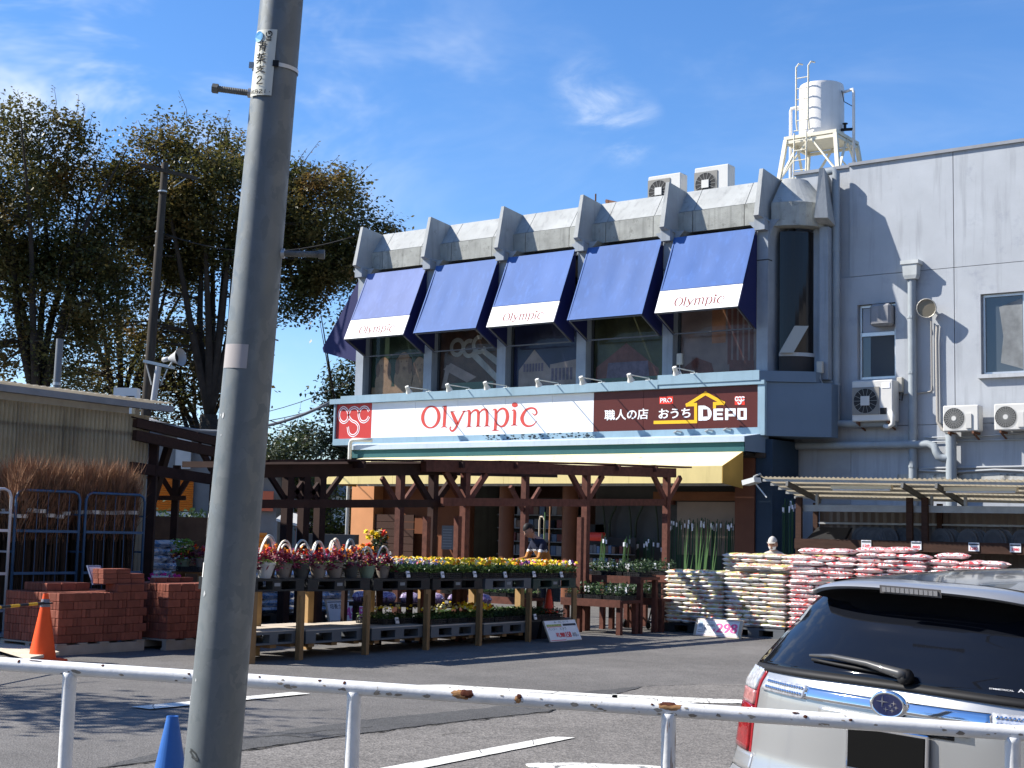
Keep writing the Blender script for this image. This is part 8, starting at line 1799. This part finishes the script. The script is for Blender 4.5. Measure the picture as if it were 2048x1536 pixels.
m.build('blade', M_lgr, t, normals=False)['kind'] = 'stuff'; MB().lathe([(.20, 0), (.26, .32), (.24, .32)], 14).build('tub', M_tray, t)
# coiled hoses hanging on the grey wall
for k in range(6):
    x = -18.35+k*.36; t = thing('hanging_hose', f'dark hose hanging from the rail on the grey shop wall, {ORD[k]} from the left', 'hose', (x, 28.5, 2.3), 0, 'hoses hanging on the shop wall'); pts = [(.0, 0, .05), (.05, -.04, -.02), (.10*(-1)**k, -.05, -.35), (.13*(-1)**k, -.04, -.75-.1*(k % 3))]
    MB().tube([V(q) for q in crom(pts, 5)], .03 if k % 2 else .022, 7).build('hose', mat('hose_dark', (0.04, 0.05, 0.03), .5), t, True); MB().obox((.13*(-1)**k, -.05, -.80-.1*(k % 3)), (.03, 0, 0), (0, .01, 0), (0, 0, .05)).build('tag_label', M_lab, t)
t = thing('hose_rail', 'brown timber rail across the grey shop wall carrying the hoses', 'rail', (-17.5, 28.5, 2.35)); wpart(MB().box(-18.55, -16.4, 28.44, 28.56, 2.33, 2.45), 'rail', M_perg, t)
# goods shelf with packets, seen inside the shop
M_pk = [mat('packet_'+n, c, .5) for n, c in (('grey', (0.10, 0.10, 0.11)), ('red', (0.13, 0.03, 0.03)), ('white', (0.20, 0.20, 0.22)), ('blue', (0.08, 0.12, 0.20)), ('brown', (0.14, 0.09, 0.07)))]
def shelf(label, x0, x1, y, rows, z0, dz, n, sz):
    t = thing('display_shelf', label, 'shelf', ((x0+x1)/2, y, 0)); wpart(MB().box(x0-.05, x1+.05, y+.30, y+.34, 0, z0+rows*dz+.1), 'back_panel', mat('shelf_back', (0.05, 0.045, 0.042), .8), t)
    for r_ in range(rows):
        z = z0+r_*dz; wpart(MB().box(x0-.04, x1+.04, y-.05, y+.298, z-.02, z), 'board', mat('shelf_steel', (0.20, 0.20, 0.21), .5), t)
        for k in range(n):
            if rng.random() < .06: continue
            w = (x1-x0)/n; x = x0+w*k; wpart(MB().box(x+.01, x+w*.9, y-.02+rng.uniform(0, .05), y+.2, z+.002, z+.002+dz*sz*rng.uniform(.75, 1.0)), 'packet', rng.choice(M_pk), t)
    for x in (x0-.04, x1+.01): wpart(MB().box(x, x+.03, y-.05, y+.29, 0, z0-.021), 'upright', MATS['shelf_steel'], t)
    return t
shelf('tall shelf of small packets in the dark shop behind the pansy trays', -21.9, -19.6, 29.2, 5, .75, .33, 13, .72); shelf('low shelf of white packets between the round columns and grey wall', -19.3, -18.4, 28.3, 4, .55, .30, 8, .75)
shelf('shelf of gloves and tools at the left of the green stakes', -18.3, -17.1, 27.6, 3, .62, .28, 12, .7); shelf('counter shelf deep inside the shop', -24.0, -22.0, 32.5, 4, .5, .4, 10, .7)
t = thing('red_toolbox', 'bright red roll standing on the glove shelf', 'roll', (-17.95, 27.45, 1.45)); wpart(MB().tube([(-18.25, 27.5, 1.56), (-17.65, 27.5, 1.56)], .10, 14), 'roll', mat('bright_red', (0.60, 0.05, 0.03), .5), t, smooth=True, sharp=40)
t = thing('wall_notice', 'grey framed notice on the shaded orange wall by the entrance', 'notice', (-23.35, 28.2, 1.5)); wpart(MB().box(-23.0, -22.6, 28.235, 28.265, 1.15, 1.75), 'frame', M_pk[0], t)
for k in range(7): wpart(MB().box(-22.96, -22.66, 28.228, 28.234, 1.22+k*.07, 1.24+k*.07), 'print_line', M_pk[2], t)
for px, d, h, lab, m in ((1098, 26.5, 2.15, 'thin bamboo cane standing by the person in the navy and orange shirt', mat('bamboo', (0.33, 0.16, 0.07), .6)), (1088, 27, 2.0, 'green plastic cane standing by the person', M_lgr)):
    q = at0(px, d); t = thing('cane', lab, 'cane', q); wpart(MB().tube([q, q+V((.03, 0, h))], .014, 7), 'cane', m, t)
q = at0(1086, 27.5); t = thing('flat_trolley', 'tall trolley handle frame behind the person', 'trolley', q); wpart(MB().tube([q+V((-.07, 0, .1)), q+V((-.07, 0, 1.85)), q+V((-.05, 0, 1.92)), q+V((0.02, 0, 1.92)), q+V((.05, 0, 1.85)), q+V((.05, 0, .1))], .018, 8), 'handle', mat('trolley_cream', (0.45, 0.38, 0.28), .5), t, smooth=True); wpart(MB().box(q.x-.4, q.x+.3, q.y-.3, q.y+.5, .1, .14), 'deck', M_pk[0], t)
# staging with pots right of the pergola post
def staging(label, px, d, w, zs, kinds, group):
    q = at0(px, d); t = thing('plant_table', label, 'table', q, 0, group)
    for (z, dy) in zs:
        wpart(MB().box(q.x-w/2, q.x+w/2, q.y+dy-.30, q.y+dy+.30, z-.05, z-.002), 'top', M_perg, t); wpart(MB().box(q.x-w/2, q.x+w/2, q.y+dy-.325, q.y+dy-.302, z-.11, z+.01), 'front_board', M_perg, t)
        for x in (q.x-w/2+.02, q.x+w/2-.10):
            for y in (q.y+dy-.28, q.y+dy+.20): wpart(MB().box(x, x+.08, y, y+.08, 0, z-.051), 'leg', M_perg, t)
        n = int(w/.37)
        for k in range(n):
            tt = tray(q.x-w/2+.2+k*.37, q.y+dy, z, kinds, None, f'black tray of {"tall grassy herbs" if z > .7 else "low dark herbs"} on the {" ".join(label.split()[:3])}, {ORD[k]} from left', 'herb trays on the plant tables', PI/2)
            for j in range(3): MB().obox((rng.uniform(-.2, .24), rng.uniform(-.14, .14), .16), (.0, .018, 0), (.003, 0, 0), (0, .004, .05)).build('plant_label', M_lab, tt)
staging('nearer plant table right of the pergola post', 1205, 23.6, 1.15, ((.55, 0), (.92, .62)), 'grass', 'plant tables'); staging('farther plant table behind the shopping trolley', 1290, 24.6, 1.1, ((.55, 0), (.92, .62)), 'grass', 'plant tables')
staging('low plant table under the pergola, behind the lower rack decks', 985, 25.0, 1.9, ((.50, 0),), 'low', 'plant tables')
# purple bags on a low bench behind the racks
q = at0(850, 24); t = thing('low_bench', 'low dark bench carrying purple bags behind the racks', 'bench', q); wpart(MB().obox((q.x, q.y, .36), RT0*1.2, FW0*.2, (0, 0, .03)), 'seat', M_pergd, t)
for s in (-1.1, 0, 1.1): wpart(MB().obox(q+RT0*s+V((0, 0, .164)), RT0*.04, FW0*.16, (0, 0, .164)), 'leg', M_pergd, t)
pb_me = bag_mesh(.34, .24, .17, 91, bagmat('purple_bag_print', [(0.10, 0.05, 0.16), (0.22, 0.16, 0.30), (0.45, 0.40, 0.50), (0.13, 0.07, 0.20), (0.30, 0.20, 0.40), (0.5, 0.45, 0.5)], white=(0.25, 0.18, 0.32), cover=.05))
for k in range(6): o = link('purple_bag', pb_me, None, q+RT0*(-1.0+k*.40)+V((0, 0, .393)), (0, 0, A+rng.uniform(-.1, .1))); tag(o, f'purple fertiliser bag on the low bench behind the racks, {ORD[k]} from the left', 'bag', 'purple bags on the low bench')
# shopping trolley
q = V((-13.05, 21.75, 0)); t = thing('shopping_trolley', 'dark wire shopping trolley parked left of the soil bags', 'trolley', q); M_wire = mat('trolley_wire', (0.10, 0.095, 0.09), .5, .5); X = lambda x, y, z: q+V((x, y, z))
fr = MB()
for s in (-.24, .24):
    wpart(MB().tube([X(s, -.35, .12), X(s, .42, .16)], .016, 8), 'base_rail', M_wire, t); wpart(MB().tube([X(s, .40, .16), X(s*.95, .28, .62), X(s*.95, .44, 1.0)], .016, 8), 'frame_tube', M_wire, t); wpart(MB().tube([X(s, -.32, .13), X(s*.85, -.05, .60)], .014, 8), 'frame_tube', M_wire, t)
    for y in (-.33, .40): wpart(MB().lathe([(.055, -.014), (.06, 0), (.055, .014)], 14, Matrix.Translation(X(s, y, .062)) @ Matrix.Rotation(PI/2, 4, 'Y')), 'castor', M_rub, t); wpart(MB().box(q.x+s-.02, q.x+s+.02, q.y+y-.02, q.y+y+.02, .125, .15), 'fork', M_wire, t)
wpart(MB().tube([X(-.25, .45, 1.0), X(.25, .45, 1.0)], .02, 8), 'handle', M_black, t)
bk = MB()
for z in (.58, .68, .78, .90):
    e = .16+.10*(z-.58)/.32; bk.tube([X(-e-.05, .40, z), X(-e, -.42*(z/.9), z), X(e, -.42*(z/.9), z), X(e+.05, .40, z), X(-e-.05, .40, z)], .006, 5)
for k in range(9): x = -.2+.05*k; bk.tube([X(x*.8, -.27, .58), X(x*1.2, -.42, .90)], .004, 5).tube([X(x*.9, .38, .58), X(x*1.25, .40, .90)], .004, 5).tube([X(x*.8, -.27, .58), X(x*.9, .38, .58)], .004, 5)
for k in range(9):
    for s in (-1, 1): y = -.25+.078*k; bk.tube([X(s*.18, y, .58), X(s*.29, y, .90)], .004, 5)
wpart(bk, 'basket', M_wire, t)
# dark planks and price cards on the stake stand
t = thing('price_shelf', 'pale plank with three white price cards before the green stakes', 'shelf', (-15.9, 26.9, .9)); a = wd(1256, 1142, 25.3); b = wd(1328, 1146, 25.6); wpart(MB().bar(a, b, .03, .085), 'plank', mat('stand_plank', (0.22, 0.16, 0.12), .8), t)
for k in range(3): c_ = a.lerp(b, .18+k*.32)-FW0*.02; wpart(MB().obox(c_, RT0*.045, FW0*.003, (0, 0, .04)), 'price_card', M_card, t); wpart(MB().obox(c_-FW0*.004+V((0, 0, .015)), RT0*.035, FW0*.001, (0, 0, .006)), 'print_line', M_ink, t); wpart(MB().obox(c_-FW0*.004+V((0, 0, -.02))+RT0*.012, RT0*.018, FW0*.001, (0, 0, .007)), 'price_print', M_redt, t)
for e in (a, b): wpart(MB().box(e.x-.03, e.x+.03, e.y+.02, e.y+.06, 0, e.z-.045), 'leg', M_pergd, t)

# ================================================================ people
M_skin = mat('skin', (0.42, 0.25, 0.18), .55); M_hair = mat('dark_hair', (0.012, 0.010, 0.010), .6); M_navy = mat('navy_cloth', (0.018, 0.022, 0.045), .85); M_orc = mat('orange_cloth', (0.38, 0.17, 0.05), .85); M_wcl = mat('white_cloth', (0.55, 0.55, 0.55), .85); M_trou = mat('dark_trousers', (0.03, 0.03, 0.035), .9); M_shoe = mat('dark_shoe', (0.02, 0.02, 0.02), .6); M_beige = mat('beige_cloth', (0.45, 0.42, 0.38), .85)
def person(label, loc, rz, J, zones, H=1.6):
    """one skinned body from a joint skeleton; cloth colours by zone; head with face joined on"""
    t = thing('person', label, 'person', loc, rz)
    names = list(J); vs = [J[n][0] for n in names]; ed = [(names.index(J[n][2]), names.index(n)) for n in names if J[n][2]]
    me = bpy.data.meshes.new('person_body'); me.from_pydata(vs, ed, []); ob = bpy.data.objects.new('person_body', me); COL.objects.link(ob)
    md = ob.modifiers.new('skin', 'SKIN'); sv = me.skin_vertices[0].data
    for i, n in enumerate(names): r = J[n][1]; sv[i].radius = r if isinstance(r, tuple) else (r, r); sv[i].use_root = (n == 'pelvis')
    sd = ob.modifiers.new('sub', 'SUBSURF'); sd.levels = 2; sd.render_levels = 2
    dg = bpy.context.evaluated_depsgraph_get(); dg.update(); res = bpy.data.meshes.new_from_object(ob.evaluated_get(dg)); bpy.data.objects.remove(ob)
    ml = []; 
    for p in res.polygons:
        m = zones(p.center); 
        if m not in ml: ml.append(m)
    res.materials.clear()
    for m in ml: res.materials.append(m)
    for p in res.polygons: p.material_index = ml.index(zones(p.center)); p.use_smooth = True
    link('body', res, t); return t
def hand(J, wrist, nm, d, side):
    w = V(J[wrist][0]); d = V(d).normalized(); s = V(side).normalized(); J[nm+'palm'] = (tuple(w+d*.05), (.038, .018), wrist)
    for k, (o, L) in enumerate(((-.030, .070), (-.010, .080), (.010, .076), (.028, .062))):
        J[f'{nm}k{k}'] = (tuple(w+d*.092+s*o), .0095, nm+'palm'); J[f'{nm}m{k}'] = (tuple(w+d*(.092+L*.55)+s*o*1.1+V((0, 0, -.012))), .0085, f'{nm}k{k}'); J[f'{nm}t{k}'] = (tuple(w+d*(.092+L*.85)+s*o*1.1+V((0, 0, -.034))), .007, f'{nm}m{k}')
    J[nm+'th1'] = (tuple(w+d*.055-s*.048), .011, nm+'palm'); J[nm+'th2'] = (tuple(w+d*.095-s*.060), .009, nm+'th1')
def head(t, c0, fwd, tilt, hairm, cap=None, mask=False, r=.098):
    """head facing -Y locally before turning: skull, jaw, nose, ears, eyes, mouth"""
    Mh = Matrix.Translation(c0) @ Matrix.Rotation(fwd, 4, 'Z') @ Matrix.Rotation(tilt, 4, 'X'); bm = bmesh.new(); bmesh.ops.create_uvsphere(bm, u_segments=24, v_segments=16, radius=1)
    for v in bm.verts:
        x, y, z = v.co; v.co = V((x*.075*(1-.22*max(0, -z)), y*.095*(1-.10*max(0, -z))-.006*max(0, -z), z*.118-.004))
        if y < -.82 and abs(x) < .22 and -.42 < z < .12: v.co.y -= .020*(1-abs(x)/.22)*(1 if z < -.1 else .5)
        if y < -.5 and .12 < z < .3 and .15 < abs(x) < .6: v.co.y += .006
    mb = MB().frombm(bm, Mh); o = mb.build('head', M_skin, t, True, normals=False)
    for s in (-1, 1):
        MB().lathe([(0, .010), (.010, .006), (.011, 0)], 10, Mh @ Matrix.Translation((s*.030, -.083, .016)) @ Matrix.Rotation(PI/2, 4, 'X')).build('eye', M_black, t, True)
        MB().obox(Mh @ V((s*.076, .008, -.005)), Mh.to_3x3() @ V((.007, 0, 0)), Mh.to_3x3() @ V((0, .018, .004)), Mh.to_3x3() @ V((0, -.004, .030))).build('ear', M_skin, t)
    MB().obox(Mh @ V((0, -.094, -.052)), Mh.to_3x3() @ V((.022, 0, 0)), Mh.to_3x3() @ V((0, .004, 0)), Mh.to_3x3() @ V((0, 0, .004))).build('mouth', mat('lip', (0.30, 0.12, 0.10), .5), t)
    def shell(f, sc, m, nm):
        bm = bmesh.new(); bmesh.ops.create_uvsphere(bm, u_segments=24, v_segments=16, radius=1); kill = [v for v in bm.verts if not f(*v.co)]
        for v in bm.verts: x, y, z = v.co; v.co = V((x*.075*sc, y*.095*sc+.004, z*.118*sc+.002))
        bmesh.ops.delete(bm, geom=kill, context='VERTS'); MB().frombm(bm, Mh).build(nm, m, t, True, normals=False)
    shell(lambda x, y, z: z > .30-.0*y or (y > -.05 and z > -.55) , 1.09, hairm, 'hair')
    if cap:
        shell(lambda x, y, z: z > .26, 1.16, cap, 'cap'); MB().prism([Mh @ V((.075*math.sin(a), -.085-.055*math.cos(a), .045)) for a in [k*PI/10-PI/2 for k in range(11)]], Mh.to_3x3() @ V((0, 0, .008))).build('cap_peak', cap, t)
    if mask: shell(lambda x, y, z: y < -.35 and -.80 < z < -.12, 1.07, M_white, 'face_mask')
# person bending over the pansies: faces along -X (to the left in the photo)
J = {'pelvis': ((0, 0, .90), (.135, .105), None), 'waist': ((0, -.05, 1.05), (.128, .10), 'pelvis'), 'chest': ((0, -.16, 1.24), (.155, .115), 'waist'), 'upper': ((0, -.23, 1.36), (.115, .085), 'chest'), 'neck': ((0, -.29, 1.43), .05, 'upper'), 'skull': ((0, -.33, 1.48), .045, 'neck')}
for s, n in ((-1, 'l'), (1, 'r')):
    J[n+'sh'] = ((s*.175, -.20, 1.34), .062, 'upper'); J[n+'el'] = ((s*.21, -.30, 1.08), .045, n+'sh'); J[n+'wr'] = ((s*.15, -.53, 1.05), .030, n+'el'); hand(J, n+'wr', n, (-s*.2, -1, -.15), (s, 0, 0))
    J[n+'hip'] = ((s*.09, 0, .86), .088, 'pelvis'); J[n+'kn'] = ((s*.10, -.02, .48), .062, n+'hip'); J[n+'an'] = ((s*.10, .03, .09), .042, n+'kn'); J[n+'toe'] = ((s*.11, -.12, .035), .035, n+'an')
def zone1(c):
    if c.z < .10: return M_shoe
    if c.z < .90: return M_trou
    if c.y < -.50 or c.z > 1.405: return M_skin
    k = c.z-.25*(c.y+.1)*0
    if c.z < .945: return M_wcl
    if c.z < .965: return M_navy
    if c.z < 1.20: return M_orc
    if c.z < 1.23: return M_wcl
    return M_navy
q = at0(1100, 25.0)
p = person('person in navy and orange striped shirt bending over the pansies under the pergola', q, A-rad(62)+0.0, J, zone1); p.scale = (1.06, 1.06, 1.07); head(p, V((0, -.385, 1.535)), 0, rad(32), M_hair)
# elderly person behind the soil bags, facing the lower left
J = {'pelvis': ((0, 0, .88), (.13, .10), None), 'waist': ((0, -.01, 1.02), (.125, .10), 'pelvis'), 'chest': ((0, -.03, 1.18), (.15, .11), 'waist'), 'upper': ((0, -.05, 1.30), (.11, .085), 'chest'), 'neck': ((0, -.07, 1.38), .05, 'upper'), 'skull': ((0, -.085, 1.42), .045, 'neck')}
for s, n in ((-1, 'l'), (1, 'r')):
    J[n+'sh'] = ((s*.17, -.03, 1.28), .06, 'upper'); J[n+'el'] = ((s*.22, -.04, 1.02), .045, n+'sh'); J[n+'wr'] = ((s*.20, -.20, .84), .030, n+'el'); hand(J, n+'wr', n, (-s*.1, -.6, -.8), (0, -1, 0))
    J[n+'hip'] = ((s*.09, 0, .84), .085, 'pelvis'); J[n+'kn'] = ((s*.10, -.02, .46), .06, n+'hip'); J[n+'an'] = ((s*.10, .03, .09), .042, n+'kn'); J[n+'toe'] = ((s*.11, -.12, .035), .035, n+'an')
def zone2(c):
    if c.z < .10: return M_shoe
    if c.z < .86: return M_trou if abs(c.x) < .17 else M_skin
    if c.z > 1.36: return M_skin
    return M_beige
q = at0(1549, 25.2); p = person('elderly person with pale cap and mask looking over the soil bag stacks', q, A-rad(25), J, zone2); p.scale = (1.0, 1.0, 1.02); head(p, V((0, -.115, 1.475)), 0, rad(14), mat('grey_hair', (0.40, 0.40, 0.40), .7), mat('pale_cap', (0.48, 0.46, 0.42), .8), True)

tree('roadside tree out of view on the left, casting a soft shadow over the lot', V((-16.6, 4.2, 0)), 3.0, [((0, 0, 5.6), (1.5, 1.0, .9), 26), ((1.2, .3, 5.2), (1.2, .5, .4), 8)], .1, 95, trunk_r=.14, per=34, limbs=5, name='roadside_tree', group='street trees behind the photographer')
# ================================================================ across the street, behind the photographer: what shades and is mirrored in the car
M_beh = mat('street_wall', (0.30, 0.28, 0.26), .85, var=.1)
for k, (x0, x1, y, h, lab) in enumerate(((-7, 4, -15, 8.5, 'three storey house across the street behind the photographer'), (5.5, 15, -14, 7.0, 'two storey house across the street on the right'), (17, 30, -12, 9.0, 'taller block across the street far right'))):
    t = thing('offscreen_house', lab, 'house', ((x0+x1)/2, y, 0)); wpart(MB().box(x0, x1, y-8, y, 0, h), 'wall', M_beh, t); wpart(MB().box(x0-.3, x1+.3, y-8.3, y+.3, h+.002, h+.3), 'roof', M_rf, t)
    for i in range(int((x1-x0)/2.4)):
        for j in range(int(h/2.8)): wpart(MB().box(x0+.7+i*2.4, x0+1.9+i*2.4, y+.001, y+.04, .9+j*2.8, 2.2+j*2.8), 'window', M_glass, t)
t = thing('offscreen_house', 'added unseen block right of the lot, cutting sky light on wall and racks', 'house', (14, 12, 0)); wpart(MB().box(7, 22, 1, 25, 0, 10.5), 'wall', M_beh, t); wpart(MB().box(6.7, 22.3, .7, 25.3, 10.502, 10.8), 'roof', M_rf, t)  # unseen block, added to hold sky light off the annex wall and racks
for i in range(9):
    for j in range(3): wpart(MB().box(6.96, 6.999, 2.2+i*2.5, 3.6+i*2.5, 1.2+j*3.2, 2.7+j*3.2), 'window', M_glass, t)
tree('street tree behind the photographer, mirrored in the car trim', V((-12.5, -12, 0)), 3.5, [((0, 0, 7.0), (3.0, 3.0, 2.6), 60)], .1, 91, trunk_r=.2, per=60, limbs=5, name='street_tree', group='street trees behind the photographer'); tree('second street tree behind the photographer', V((2, -9.5, 0)), 3.2, [((0, 0, 6.4), (2.6, 2.6, 2.3), 50)], .1, 92, trunk_r=.18, per=60, limbs=5, name='street_tree', group='street trees behind the photographer')
